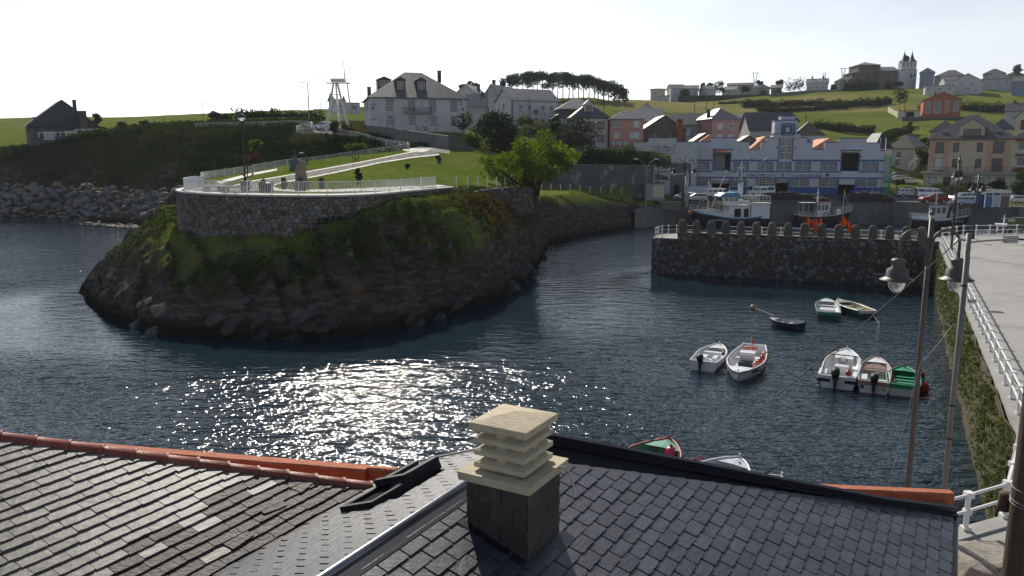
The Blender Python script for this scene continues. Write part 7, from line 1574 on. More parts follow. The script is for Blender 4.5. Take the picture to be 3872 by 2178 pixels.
# T1
t, L_, sh, bm = trawler('large navy and white fishing boat with blue wheelhouse at the quay', 2897, 2606, (137.5, 136.5), 4.6, (2.0, 1.45, 2.75), NAVY, M_WHT, SKYB)
b = MB()
for sd in (1, -1): b.loft([[(-L_ / 2 + L_ * s, bm(s) * sd * 1.0 + .02 * sd, sh(s) + .02), (-L_ / 2 + L_ * s, bm(s) * sd * .99, sh(s) + .02 + hh)] for s, hh in zip(np.linspace(.52, .97, 8), (.95, .95, .9, .8, .65, .5, .3, .1))])
b.build('white_bulwark', M_GEL, t)
cab(t, -L_ * .5 + .15, -L_ * .5 + 3.4, 2.0, 1.3, 3.9, M_GEL, 0, 'stern_house', win=False)
cab(t, -L_ * .5 + 3.5, .3, 1.7, 1.2, 3.5, M_GEL, 0, 'deck_house', win=False)
for x in (-L_ * .5 + 4.2, -L_ * .5 + 5.6, -1.0):
 for sd in (1, -1): b = MB(); b.bb(x - .4, x + .4, sd * 1.7 - .02, sd * 1.7 + .02, 1.4, 3.0); b.build('opening', M_UND, t)
cab(t, -1.3, 1.2, 1.5, 3.55, 5.0, M_GEL, .5, 'wheelhouse', SKYB)
b = MB(); b.loft([[(-1.6, y, 5.1), (-1.2, y, 5.75), (1.2, y, 5.7), (2.1, y, 5.12)] for y in (1.6, -1.6)], caps=False); b.add([(-1.6, 1.6, 5.1), (-1.2, 1.6, 5.75), (1.2, 1.6, 5.7), (2.1, 1.6, 5.12)], [(0, 1, 2, 3)]); b.add([(-1.6, -1.6, 5.1), (-1.2, -1.6, 5.75), (1.2, -1.6, 5.7), (2.1, -1.6, 5.12)], [(3, 2, 1, 0)]); b.build('blue_canopy', SKYB, t)
b = MB(); b.bb(-2.4, -1.8, -.4, .4, 5.0, 7.6); b.build('funnel', M_GEL, t); b = MB(); b.bb(-3.2, -.9, -.7, .7, 7.6, 7.75); b.build('funnel_cap', M_RUBR, t)
mast(t, -2.1, 7.6, 11.2, 0, .09, [(9.9, 2.4)], stays=[(-3.4, 0, 7.7), (-.8, 0, 7.7)]); mast(t, 3.6, 2.2, 7.9, 0, .12, [(6.2, .8)], stays=[(1.8, .9, 3), (1.8, -.9, 3), (5.6, .3, 3)])
b = MB(); b.tube([(2.9, 0, 3.2), (.5, 0, 9.6)], .06, 6); b.build('derrick', M_WHT, t)
trail(t, L_, sh, bm, .6, .985, 1.0)
b = MB()
for x in np.linspace(-L_ / 2 + .2, -2.9, 7): b.bb(x - .03, x + .03, -2.0, -1.94, 4.0, 5.2); b.bb(x - .03, x + .03, 1.94, 2.0, 4.0, 5.2); b.bb(x - .03, x + .03, -2, 2, 5.16, 5.2)
for z in (4.4, 4.8, 5.15):
 for y in (-1.98, 1.98): b.bb(-L_ / 2 + .1, -2.9, y - .02, y + .02, z, z + .05)
b.build('net_cage', M_GEL, t)
b = MB(); r_ = random.Random(4)
for i in range(14): b.ball((-L_ / 2 + .8 + r_.random() * 3, -1.5 + 3 * r_.random(), 4.25 + r_.random() * .3), .3, 8)
b.build('net_heap', mat('green_net', (.08, .22, .12), (.2, .25, .2), scale=6, rough=.9), t)
b = MB(); b.cyl((-L_ * .5 + 3.9, 1.3, 4.1), (-L_ * .5 + 5.2, 1.3, 4.1), .33, n=12); b.cyl((-L_ * .5 + 3.9, -1.3, 4.1), (-L_ * .5 + 5.2, -1.3, 4.1), .33, n=12); b.build('life_raft', M_GEL, t)
lettering(t, '3ª GI-4-2-01', L_ * .17, bm(.67) + .06, .95, .42, M_WHT, 1.9, rot=(math.pi / 2, 0, math.pi - .06), name='registration'); lettering(t, 'JOSE EDUARDO', L_ * .17, bm(.67) + .07, 2.55, .3, paint('name_blue', (.05, .06, .2)), 1.7, rot=(math.pi / 2, 0, math.pi - .06), name='boat_name')
bow_ = t.matrix_basis @ Vector((L_ / 2 - .1, .3, 0)); o = MB(); o.ball((0, 0, 0), .42, 12); tag(o.build('fender_buoy', mat('buoy_orange', (.62, .12, .02), rough=.4), None, True, loc=(bow_.x, bow_.y, 2.2)), 'orange ball fender hanging at the bow of the large navy boat', 'buoy')
# T2
t, L_, sh, bm = trawler('small black-hulled fishing boat with white cabin and life ring at mid quay', 3011, 3222, (137.2, 137.2), 3.2, (1.75, 1.65, 2.65), BLKH, M_WHT)
cab(t, -L_ * .5 + 3.3, -L_ * .5 + 5.2, 1.0, 1.4, 3.9, M_GEL, .45, 'wheelhouse', paint('red_roof', (.18, .04, .04))); b = MB(); b.bb(-L_ * .5 + .5, -L_ * .5 + 3.0, -1.1, 1.1, 3.9, 4.0); b.build('awning', M_GEL, t)
for x in (-L_ * .5 + .7, -L_ * .5 + 1.7): b = MB(); b.cyl((x, -.95, 1.4), (x, -.95, 3.9), .05, n=6); b.cyl((x, .95, 1.4), (x, .95, 3.9), .05, n=6); b.build('awning_post', M_WHT, t)
mast(t, -L_ * .5 + 3.6, 4.0, 6.4, 0, .18, [(5.6, 1.0), (4.7, 2.6)]); mast(t, L_ * .5 - 1.6, 2.2, 6.3, 0, .07, stays=[(L_ * .5 - .6, 0, 3.1)]); trail(t, L_, sh, bm, .02, .55, .6); trail(t, L_, sh, bm, .6, .985, .95)
b = MB(); b.tube([(-L_ * .5 + 4.7, -1.12, 2.0)] and [(-L_ * .5 + 4.8 + .36 * math.cos(a), -1.06, 2.0 + .36 * math.sin(a)) for a in np.linspace(0, 6.283, 16)], .08, 7); b.build('life_ring', M_RUBR, t)
b = MB(); b.lathe([(.55, 0), (.5, .5), (.3, .85), (.1, .95)], (L_ * .5 - 2.4, 0, 1.9), 10); b.build('winch', M_GEL, t)
# T3
t, L_, sh, bm = trawler('black fishing boat with white wheelhouse left of the kiosk quay', 3446, 3682, (131.5, 128.5), 3.4, (1.9, 1.7, 2.75), BLKH, M_WHT, M_GEL)
cab(t, -L_ * .5 + 2.8, -L_ * .5 + 5.0, 1.1, 1.4, 3.9, M_GEL, .4, 'wheelhouse', paint('pale_grey_roof', (.4, .42, .46))); mast(t, -L_ * .5 + 3.6, 4.0, 6.2, 0, .14, [(5.0, 1.4)]); mast(t, L_ * .5 - 2.4, 2.0, 5.4, 0, .08, stays=[(L_ * .5 - .4, 0, 3.4), (L_ * .5 - 3.4, 0, 2.5)]); trail(t, L_, sh, bm, .0, .5, .6); trail(t, L_, sh, bm, .6, .985, 1.0)
b = MB(); b.bb(-L_ * .5 + .3, -L_ * .5 + 2.4, -1.2, 1.2, 1.5, 1.75); b.build('blue_tarp', SKYB, t); b = MB(); b.lathe([(.5, 0), (.45, .5), (.2, .8)], (L_ * .5 - 3.0, 0, 2.0), 10); b.build('winch', M_GEL, t)
lettering(t, '3ª GI-1-6', L_ * .22, -bm(.72) - .08, 1.3, .5, M_WHT, 1.7, rot=(math.pi / 2, 0, .1), name='registration')
# T4
t, L_, sh, bm = trawler('green fishing boat with white rails moored at the right basin quay', 3690, 3905, (104, 101), 3.0, (1.5, 1.35, 2.0), paint('trawler_green', (.01, .09, .055)), M_WHT)
cab(t, -L_ * .5 + 2.6, -L_ * .5 + 4.3, .95, 1.1, 3.1, M_GEL, .35, 'wheelhouse', M_GEL); mast(t, -L_ * .5 + 3.3, 3.2, 4.4, 0, .12, [(3.8, 1.2)]); mast(t, -L_ * .5 + 5.6, 1.3, 6.4, 0, .06); trail(t, L_, sh, bm, .02, .98, .6, n=12)
# ---------------------------------------------------------------- plants
nrs = np.random.RandomState(3)
def leaf_mesh(name, C, Nn, size, m, lv, asp=1.5):
 """one quad per leaf: centres C (n,3), facing Nn, half size"""
 n = len(C); size = np.broadcast_to(size, (n,)); r = nrs.normal(size=(n, 3)); t = np.cross(Nn, r); t /= np.linalg.norm(t, axis=1, keepdims=True) + 1e-9; u = np.cross(Nn, t); u /= np.linalg.norm(u, axis=1, keepdims=True) + 1e-9
 s = size[:, None]; a = t * s * asp; c = u * s * .62
 V_ = np.stack([C - a, C + c * .9 - a * .1, C + a, C - c * .9 - a * .1], 1).reshape(-1, 3)
 me_ = bpy.data.meshes.new(name); me_.vertices.add(4 * n); me_.vertices.foreach_set('co', V_.astype(np.float32).ravel())
 me_.loops.add(4 * n); me_.loops.foreach_set('vertex_index', np.arange(4 * n, dtype=np.int32)); me_.polygons.add(n); me_.polygons.foreach_set('loop_start', np.arange(0, 4 * n, 4, dtype=np.int32))
 at = me_.attributes.new('lv', 'FLOAT', 'FACE'); at.data.foreach_set('value', np.clip(lv, 0, 1).astype(np.float32)); me_.materials.append(m); me_.update(); me_.validate(); return me_
def cloud(clumps, n, size, flat=1.0):
 """leaves spread through ellipsoid clumps (x,y,z,rx,ry,rz)"""
 cl = np.array(clumps, float); w = (cl[:, 3] * cl[:, 4] + cl[:, 4] * cl[:, 5] + cl[:, 3] * cl[:, 5]); k = nrs.choice(len(cl), n, p=w / w.sum())
 d = nrs.normal(size=(n, 3)); d /= np.linalg.norm(d, axis=1, keepdims=True); rr = (.62 + .42 * nrs.rand(n) ** .7)[:, None]
 C = cl[k, :3] + d * cl[k, 3:] * rr; N_ = d + nrs.normal(size=(n, 3)) * .75; N_ /= np.linalg.norm(N_, axis=1, keepdims=True)
 lv = .45 + (nrs.rand(len(cl)) - .5)[k] * .35 + (nrs.rand(n) - .5) * .5
 return C, N_, size * (.7 + .6 * nrs.rand(n)), lv
LF = dict(bright=leafmat('leaf_bright', (.045, .085, .010), (.14, .20, .02), (.24, .26, .04), .5), dark=leafmat('leaf_dark', (.012, .024, .008), (.035, .055, .014), None, .25), mid=leafmat('leaf_mid', (.03, .055, .012), (.075, .12, .02), None, .4),
          pine=leafmat('leaf_pine', (.012, .024, .012), (.03, .048, .018), None, .2), olive=leafmat('leaf_olive', (.06, .075, .03), (.14, .15, .07), (.3, .3, .22), .3), fern=leafmat('leaf_fern', (.07, .035, .012), (.16, .085, .03), (.10, .13, .03), .4),
          bank=leafmat('blade_bank', (.035, .06, .010), (.085, .12, .02), (.14, .15, .04), .4), grass=leafmat('blade_grass', (.05, .10, .012), (.13, .19, .025), (.22, .22, .06), .5), scrub=leafmat('leaf_scrub', (.015, .026, .008), (.05, .07, .018), (.09, .10, .03), .3), blossom=leafmat('leaf_blossom', (.02, .03, .014), (.055, .06, .03), (.35, .34, .3), .3))
M_BARK = mat('bark', (.055, .042, .03), (.035, .027, .02), scale=5, rough=.95, bump=.6, bscale=16)
def blob_clumps(rx, ry, rz, n, cr, z0=0.0, seed=0, shell=.72, top=1.0):
 r = np.random.RandomState(seed); out_ = []
 for i in range(n):
  d = r.normal(size=3); d /= np.linalg.norm(d); f = shell * (.55 + .45 * r.rand() ** .5) * (.78 + .5 * r.rand()); s = cr * (.7 + .6 * r.rand())
  out_.append((d[0] * rx * f, d[1] * ry * f, z0 + d[2] * rz * f, s * 1.1, s * 1.1, s * .8))
 return out_
def tree(label, base, trunk_h, rx, rz, leafm, n, size, nc=26, cr=None, trunk_r=.25, stems=1, name='tree', cat='tree', group=None, seed=1, cz=None, ry=None, wood=True):
 t = thing(name, label, cat, base, 0, group); cz = trunk_h + rz * .8 if cz is None else cz; ry = rx if ry is None else ry; cr = cr or max(rx, rz) * .36
 cl = blob_clumps(rx, ry, rz, nc, cr, cz, seed); C, N_, s, lv = cloud(cl, n, size); ob('crown', leaf_mesh('crown', C, N_, s, LF[leafm], lv), t)
 if wood:
  b = MB(); r = random.Random(seed)
  for k in range(stems):
   a = 6.283 * k / stems + r.random(); o_ = .35 * (stems > 1); foot = Vector((o_ * math.cos(a), o_ * math.sin(a), -.4)); mid = foot + Vector((math.cos(a) * rx * .16 * (stems > 1) + (r.random() - .5) * .2, math.sin(a) * rx * .16 * (stems > 1), trunk_h * .8)); rr_ = trunk_r * (1 if stems == 1 else .7)
   b.tube([foot, foot.lerp(mid, .5) + Vector((r.random() - .5, r.random() - .5, 0)) * .15, mid], [rr_ * 1.25, rr_, rr_ * .8], 8)
   for c in r.sample(cl, min(len(cl), 7 if stems == 1 else 5)):
    e = Vector(c[:3]); m_ = mid.lerp(e, .5) + Vector((0, 0, -rz * .12)); b.tube([mid - ZU * .2 * r.random(), m_, e], [rr_ * .55, rr_ * .32, rr_ * .1], 6)
  b.build('trunk', M_BARK, t, True)
 return t
def bush_px(label, x, y, rx, ry, Y, leafm, n=500, size=None, name='bush', nc=12, cat='bush', group=None, seed=1, ground=True):
 """shrub whose outline is centred at photo (x,y) with half extents rx, ry pixels at distance Y"""
 p = A(x, y, Y); k = Y / 2953.0; R, Rz = rx * k, ry * k; g = gz(p.x, p.y) if ground else p.z - Rz; lo_ = min(g - .2, p.z - Rz); t = thing(name, label, cat, (p.x, p.y, lo_), 0, group); cz = p.z - lo_
 cl = blob_clumps(R, R * .8, Rz, nc, max(R, Rz) * .38 if min(R, Rz) > .55 * max(R, Rz) else min(R, Rz) * .62, cz, seed, .72)
 C, N_, s, lv = cloud(cl, n, size or max(.07, max(R, Rz) * .085)); ob('foliage', leaf_mesh('foliage', C, N_, s, LF[leafm], lv), t)
 b = MB(); b.tube([(0, 0, -.2), (0, 0, max(.3, cz))], [.12, .05], 6); b.build('stem', M_BARK, t); return t
def hedge(label, pts, h, wd, leafm, size=.16, dens=26, name='hedge', cat='hedge', seed=2, wav=.3, group=None):
 P = resample([Vector(p) for p in pts], max(.8, wd * .7)); o0 = P[0].copy(); t = thing(name, label, cat, o0, 0, group); r = np.random.RandomState(seed); cl = []
 for p in P:
  q = p - o0; k = 1 + (r.rand() - .5) * wav; hh = h * k; cl.append((q.x, q.y, q.z + hh * .5, wd * .62, wd * .62, hh * .55)); cl.append((q.x + (r.rand() - .5) * wd, q.y + (r.rand() - .5) * wd, q.z + hh * .7, wd * .5, wd * .5, hh * .35))
 n = int(dens * len(cl)); C, N_, s, lv = cloud(cl, n, size); ob('foliage', leaf_mesh('foliage', C, N_, s, LF[leafm], lv), t)
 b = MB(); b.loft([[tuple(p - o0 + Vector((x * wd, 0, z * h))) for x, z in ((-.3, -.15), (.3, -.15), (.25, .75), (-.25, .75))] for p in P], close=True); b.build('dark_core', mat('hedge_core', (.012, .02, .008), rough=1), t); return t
# hero tree by the channel
hp_ = G(1998, 778); kk = hp_.y / 2953.0
tree('large bright green spreading tree on the headland above the channel', hp_ + Vector((0, .6, -.3)), 2.6, 196 * kk, 112 * kk, 'bright', 9500, .14, nc=78, cr=.85, trunk_r=.34, stems=5, seed=4, cz=A(2040, 602, hp_.y).z - hp_.z, name='spreading_tree')
bush_px('large dark conifer above the retaining wall left of the bright tree', 1872, 508, 84, 92, 143, 'dark', 3600, .24, 'conifer', 30, 'tree', seed=5)
bush_px('mid green shrub left of the large dark conifer', 1795, 545, 42, 48, 141, 'mid', 900, .2, seed=6, nc=14)
bush_px('small dark bush at the foot of the large conifer', 1850, 585, 30, 18, 142, 'dark', 400, .16, seed=7)
bush_px('pale grey-green shrub behind the bright tree', 1985, 462, 40, 26, 152, 'olive', 700, .2, seed=8)
bush_px('olive shrub just above the bright tree crown', 2035, 487, 58, 30, 148, 'olive', 900, .19, seed=9)
bush_px('narrow dark conifer left of the red-framed white house', 2096, 476, 28, 44, 152, 'dark', 900, .2, 'conifer', 12, 'tree', seed=10)
bush_px('dark blossoming shrub below the red-framed white house', 2185, 512, 82, 62, 147, 'blossom', 2600, .2, seed=11, nc=26)
bush_px('climber hanging on the right corner of the peeling house', 1750, 455, 24, 42, 147, 'dark', 500, .16, seed=12)
hedge('long clipped dark hedge on top of the stained retaining wall', [A(2195, 628, 143), A(2300, 633, 143.2), A(2450, 636, 143.5)], 2.6, 1.6, 'dark', .14, 90, wav=.15)
hedge('leafy lighter shrubs behind the clipped dark hedge', [A(2230, 590, 147), A(2350, 592, 147), A(2450, 600, 147)], 1.7, 2.0, 'mid', .16, 70, name='shrub_row', cat='shrubs', wav=.6)
bush_px('round green tree at the right end of the clipped hedge', 2490, 603, 44, 48, 146, 'mid', 1500, .18, 'tree', 18, 'tree', seed=14)
for x, y, rx, ry, lf, lb in ((1271, 487, 27, 25, 'dark', 'round dark bush at the foot of the signal mast'), (1314, 492, 27, 22, 'fern', 'brownish round bush right of the mast bush'), (1405, 514, 17, 13, 'mid', 'clipped round bush beside the loop railing')): bush_px(lb, x, y, rx, ry, 146, lf, 700, .13, seed=int(x))
hedge('clipped bright hedge behind the terrace back railing', [A(1328, 573, 127), A(1372, 570, 128)], 1.2, 1.2, 'bright', .12, 120, wav=.1)
bush_px('left of two round dark bushes on the far clifftop', 812, 446, 26, 28, 186, 'dark', 900, .26, seed=21); bush_px('right of two round dark bushes on the far clifftop', 855, 450, 27, 24, 186, 'dark', 900, .26, seed=22)
bush_px('small clipped pale bush below the far clifftop bushes', 836, 462, 20, 9, 183, 'mid', 300, .2, seed=23)
hedge('long dark hedge along the far clifftop towards the mast', [A(905, 468, 188), A(1000, 474, 187), A(1100, 476, 186), A(1210, 480, 185)], 3.6, 2.4, 'dark', .26, 60, wav=.25)
for i, (x, y, rx, ry) in enumerate(((465, 476, 28, 14), (555, 468, 32, 11), (510, 478, 20, 8), (600, 470, 22, 6), (700, 466, 40, 5))): bush_px(['widest scrub bush right of the clifftop slate house', 'second scrub bush on the far field edge', 'low scrub bush between two field bushes', 'small scrub bush on the far field edge', 'long low scrub near the antenna pole'][i], x, y, rx, ry, 190, 'scrub', 450, .24, seed=30 + i)
bush_px('tall bush against the right wall of the clifftop slate house', 366, 450, 13, 26, 166, 'fern', 500, .2, seed=36); bush_px('clipped ball bush right of the clifftop slate house', 388, 488, 12, 11, 163, 'dark', 350, .14, seed=37)
hedge('low clipped hedges below the clifftop slate house terrace', [A(270, 533, 161), A(320, 522, 160), A(405, 512, 161)], 1.3, 1.6, 'mid', .18, 60)
bush_px('pale yellow-green bush on the dark slope behind the terrace', 965, 553, 28, 26, 136, 'bright', 600, .2, seed=38); bush_px('brown-green bush behind the terrace railing', 962, 598, 27, 14, 130, 'fern', 400, .18, seed=39)
# small conifers on the terrace lawn
for i, (x, y0, y1, rr) in enumerate(((1352, 622, 690, 8), (1361, 650, 683, 9), (1540, 617, 641, 8), (1661, 580, 612, 10))):
 Yb = G(x, y1).y; bush_px(['slim dark conifer on the terrace lawn', 'lower twin of the slim lawn conifer', 'small dark shrub high on the lawn', 'pointed dark shrub at the top of the lawn'][i], x, (y0 + y1) / 2, rr, (y1 - y0) / 2, Yb, 'dark', 260, .09, 'lawn_conifer', 8, 'conifer', seed=40 + i)
# umbrella pines on the skyline
ORD = 'second third fourth fifth sixth seventh eighth ninth tenth eleventh twelfth'.split()
pn = [(1902, 292, 12), (1935, 275, 22), (1955, 272, 20), (1978, 268, 24), (1996, 272, 18), (2014, 266, 22), (2032, 262, 24), (2052, 267, 22), (2072, 274, 20), (2088, 272, 22), (2108, 270, 22), (2128, 268, 24), (2150, 270, 22), (2168, 276, 20), (2188, 278, 22), (2206, 276, 20), (2226, 279, 22), (2246, 284, 20), (2262, 290, 20), (2282, 298, 22), (2302, 300, 22), (2322, 306, 22), (2342, 318, 20), (2358, 330, 16)]
for i, (x, yt, hw) in enumerate(pn):
 r = random.Random(60 + i); Y = 318 + r.random() * 14 + (x < 2000) * 6; k = Y / 2953.0; base = A(x, 372 + (x - 1900) * .03, Y); g = gz(base.x, base.y); top = A(x, yt, Y).z; hgt = top - g
 t = thing('umbrella_pine', ('leftmost, smallest umbrella pine of the skyline row' if i == 0 else 'rightmost, lowest umbrella pine of the skyline row' if i == 23 else ORD[i - 1 if i < 12 else 23 - i - 1] + ' umbrella pine from the ' + ('left' if i < 12 else 'right') + ' end of the skyline row'), 'pine tree', (base.x, base.y, g), 0, 'umbrella pines on the skyline'); cl = []
 for j in range(10): a = r.random() * 6.28; d_ = r.random() * hw * k * .9; cl.append((d_ * math.cos(a), d_ * math.sin(a), hgt - 1.4 - r.random() * 2.2 - (2.4 if j > 7 else 0), hw * k * .75, hw * k * .75, 1.35))
 C, N_, s, lv = cloud(cl, 950, .28); ob('crown', leaf_mesh('crown', C, N_, s, LF['pine'], lv), t)
 b = MB(); lx = (r.random() - .5) * 1.4; b.tube([(0, 0, -1), (lx * .4, 0, hgt * .4), (lx, 0, hgt - 1.8)], [.26, .2, .11], 6)
 for c in cl[:4]: b.tube([(lx * .8, 0, hgt * .62), (c[0], c[1], c[2])], [.1, .04], 5)
 b.build('trunk', M_BARK, t)
bush_px('dark trees on the skyline between the white roofs', 1775, 327, 46, 16, 262, 'pine', 800, .3, 'tree_clump', 14, 'trees', seed=70)
for i, (x, y, rx, ry, Y, lf, lb) in enumerate(((3404, 362, 34, 30, 300, 'dark', 'round dark tree alone on the hill left of the red house'), (3443, 478, 15, 15, 240, 'scrub', 'round bush on the slope behind the apartment house'), (3005, 322, 41, 24, 398, 'pine', 'broad dark umbrella pine on the hilltop'),
  (2722, 330, 22, 24, 400, 'pine', 'tall tree among hilltop houses left of the pylon'), (2660, 324, 14, 13, 402, 'pine', 'round tree left of the bright-roofed hilltop house'), (2686, 320, 11, 8, 405, 'pine', 'small tree behind the bright-roofed hilltop house'), (2872, 312, 13, 7, 410, 'pine', 'small tree right of the left pylon'), (2946, 314, 18, 10, 408, 'pine', 'tree left of the broad umbrella pine'),
  (2588, 352, 23, 17, 386, 'dark', 'dark bush before the long hilltop house'), (2820, 336, 16, 12, 392, 'dark', 'dark tree below the left pylon'), (3846, 264, 18, 20, 396, 'pine', 'tall tree on the right skyline'), (3395, 318, 22, 8, 405, 'dark', 'low tree before the church tower'), (3360, 322, 14, 14, 402, 'dark', 'dark conifers left of the church tower foot'),
  (3855, 690, 34, 58, 150, 'mid', 'dense green tree at the right edge by the apartment house'), (3485, 600, 28, 42, 182, 'scrub', 'tall scrub left of the apartment house'), (3462, 560, 24, 26, 200, 'scrub', 'scrub on the slope above the cottage'), (3500, 540, 24, 22, 205, 'scrub', 'scrub patch behind the apartment roof'),
  (2610, 455, 22, 13, 240, 'olive', 'thorny bush on the slope behind the ochre house'), (3012, 455, 14, 7, 236, 'dark', 'small dark bush on the slope right of the tower'), (2905, 440, 10, 6, 232, 'fern', 'small bush left of the tower top'), (3500, 410, 42, 20, 285, 'mid', 'garden bushes left of the red house'), (3150, 330, 12, 14, 404, 'dark', 'pointed tree between the pale hilltop houses'), (2885, 348, 16, 10, 385, 'olive', 'pale garden bush below the broad slate roof'), (2945, 347, 18, 10, 384, 'olive', 'pale garden bush left of the grey meadow wall'))):
 bush_px(lb, x, y, rx, ry, Y, lf, 700 if Y > 220 else 1200, max(.18, Y * .00075), 'tree' if 'tree' in lb or 'pine' in lb else 'bush', 14, 'tree' if 'tree' in lb or 'pine' in lb else 'bush', seed=80 + i)
hedge('tall dark cypress hedge before the church', [A(3196, 357, 390), A(3250, 356, 391), A(3308, 354, 392)], 7.0, 3.0, 'dark', .34, 70, wav=.12)
GH = lambda P: [G(x, y) for x, y in P]
for i, (P, h, lb) in enumerate((([(2815, 405), (2900, 408), (3000, 404), (3100, 401), (3200, 403), (3290, 399), (3365, 390)], 2.6, 'upper dark hedgerow across the hill meadow'), ([(2870, 424), (2960, 430), (3060, 427), (3120, 418), (3200, 410)], 2.6, 'middle dark hedgerow on the hill meadow'), ([(3092, 484), (3160, 492), (3230, 498), (3295, 505)], 2.0, 'lower hedgerow on the slope behind the warehouse'),
  ([(3635, 425), (3700, 428), (3800, 424)], 3.4, 'hedgerow right of the red brick house'), ([(2725, 396), (2800, 392), (2900, 386)], 1.0, 'thin hedgerow at the edge of the dry meadow'), ([(3350, 530), (3400, 510), (3440, 500)], 1.8, 'scrubby hedgerow above the cottage'))): hedge(lb, GH(P), h, 2.4, 'scrub', .3, 34, name='hedgerow', seed=90 + i, wav=.5)
for i, (x, y, rx, ry, Y, lf, lb) in enumerate(((3538, 712, 35, 16, 156, 'olive', 'left of two grey-green dome shrubs before the apartment house'), (3606, 714, 34, 16, 155, 'olive', 'right of two grey-green dome shrubs before the apartment house'), (3392, 690, 15, 11, 160, 'bright', 'bright clipped bush at the road corner'), (3413, 686, 9, 9, 163, 'mid', 'small green bush beside the road corner bush'), (3700, 705, 40, 12, 156, 'scrub', 'dark planting below the apartment entrance'), (3775, 700, 36, 14, 155, 'scrub', 'dark planting right of the apartment entrance'))): bush_px(lb, x, y, rx, ry, Y, lf, 1000, .13, seed=110 + i)
# ---- ground cover ------------------------------------------------------------
def cover(name, pts, rad, n_each, size, leafm, up=.5, hz=.8):
 P = np.array(pts); n = len(P) * n_each; k = np.repeat(np.arange(len(P)), n_each); d = nrs.normal(size=(n, 3)); d /= np.linalg.norm(d, axis=1, keepdims=True); d[:, 2] = np.abs(d[:, 2]) * hz
 rr = rad * (.6 + .8 * nrs.rand(len(P)))[k][:, None]; C = P[k] + d * rr * (.55 + .45 * nrs.rand(n, 1)); N_ = d + nrs.normal(size=(n, 3)) * .6 + np.array([0, 0, up]); N_ /= np.linalg.norm(N_, axis=1, keepdims=True)
 lv = .4 + (nrs.rand(len(P)) - .5)[k] * .5 + (nrs.rand(n) - .5) * .4
 return tag(ob(name, leaf_mesh(name, C, N_, size * (.6 + .8 * nrs.rand(n)), LF[leafm], lv)), kind='stuff')
def scatter(x0, x1, y0, y1, n, ok):
 x = x0 + (x1 - x0) * nrs.rand(n); y = y0 + (y1 - y0) * nrs.rand(n); z = zbase(x, y); k = ok(x, y, z); return np.stack([x[k], y[k], z[k]], -1)
def okb(x, y, z):
 d, _, _, _ = coast_profile(x, y); it = pin(TERR, x, y); nn_ = vnoise(x + 9, y, 6) + .5 * vnoise(x, y, 2.2)
 return (~it) & (d > 1.0) & (z > 2.6 + 1.2 * (x < -25)) & (nn_ + np.where(x > -14, .22, 0) > .16) & (z < 8.5)
B_ = scatter(-40, 4.5, 50, 112, 9000, okb); fe = (B_[:, 0] > -6) & (B_[:, 1] > 72) & (B_[:, 1] < 92) & (vnoise(B_[:, 0], B_[:, 1], 3) > -.12)
cover('bramble_cover', B_[~fe], .5, 9, .10, 'scrub'); cover('bracken_cover', B_[fe], .5, 10, .10, 'fern')
def okc(x, y, z): d, _, _, _ = coast_profile(x, y); return (~pin(TERR, x, y)) & (d > 4.5) & (z > 6.0 + 2.5 * vnoise(x, y, 8)) & (y < 176 - (x > -40) * 20) & ~((x > -41) & (y > 143)) & ~((x > -22) & (y > 134))
B_ = scatter(-150, -14, 122, 178, 9000, okc); cover('cliff_scrub', B_, .95, 11, .2, 'scrub')
B_ = scatter(-60, -14, 128, 152, 1600, lambda x, y, z: okc(x, y, z) & (z > 9)); cover('cliff_edge_bushes', B_, 1.1, 14, .18, 'dark')
# grass: blades as upright slips
def blades(name, P, h, w_, leafm, n_each):
 k = np.repeat(np.arange(len(P)), n_each); n = len(k); C = P[k] + nrs.normal(size=(n, 3)) * np.array([.22, .22, 0]); hh = h * (.5 + nrs.rand(n)); a = nrs.rand(n) * 6.283; lean = nrs.normal(size=(n, 2)) * .4
 t = np.stack([np.cos(a), np.sin(a), 0 * a], -1) * w_; top = C + np.stack([lean[:, 0] * hh, lean[:, 1] * hh, hh], -1); C[:, 2] -= .05
 V_ = np.stack([C - t, C + t, top + t * .25, top - t * .25], 1).reshape(-1, 3); me_ = bpy.data.meshes.new(name); me_.vertices.add(4 * n); me_.vertices.foreach_set('co', V_.astype(np.float32).ravel()); me_.loops.add(4 * n); me_.loops.foreach_set('vertex_index', np.arange(4 * n, dtype=np.int32)); me_.polygons.add(n); me_.polygons.foreach_set('loop_start', np.arange(0, 4 * n, 4, dtype=np.int32))
 at = me_.attributes.new('lv', 'FLOAT', 'FACE'); at.data.foreach_set('value', np.clip(.4 + (nrs.rand(len(P)) - .5)[k] * .5 + (nrs.rand(n) - .5) * .4, 0, 1).astype(np.float32)); me_.materials.append(LF[leafm]); me_.update(); return tag(ob(name, me_), kind='stuff')
def okg(x, y, z): d, _, _, _ = coast_profile(x, y); return (~pin(TERR, x, y)) & (d > 1.5) & (z > 3.2) & (y < 136)
blades('bank_grass', scatter(-40, 20, 50, 134, 15000, okg), .26, .022, 'bank', 7)
blades('lawn_grass', scatter(-30, 3, 62, 128, 9000, lambda x, y, z: pin(TERR, x, y) & (z > 9.03)), .10, .02, 'grass', 5)
# plants rooted in the mossy sea wall
wl_ = []
for i in range(1300):
 Y = 18 + 52 * nrs.rand() ** 1.3; wl_.append((pe_(Y) - .2, Y, .5 + 3.4 * nrs.rand() ** .8))
cover('wall_plants', wl_, .16, 9, .045, 'bank', up=0); cover('wall_moss', [(x - .05, y, z * .75) for x, y, z in wl_[::4]], .16, 9, .04, 'bank', up=0); cover('wall_dry_weed', [(x, y, z) for x, y, z in wl_[::2]], .24, 9, .05, 'olive', up=-.5)
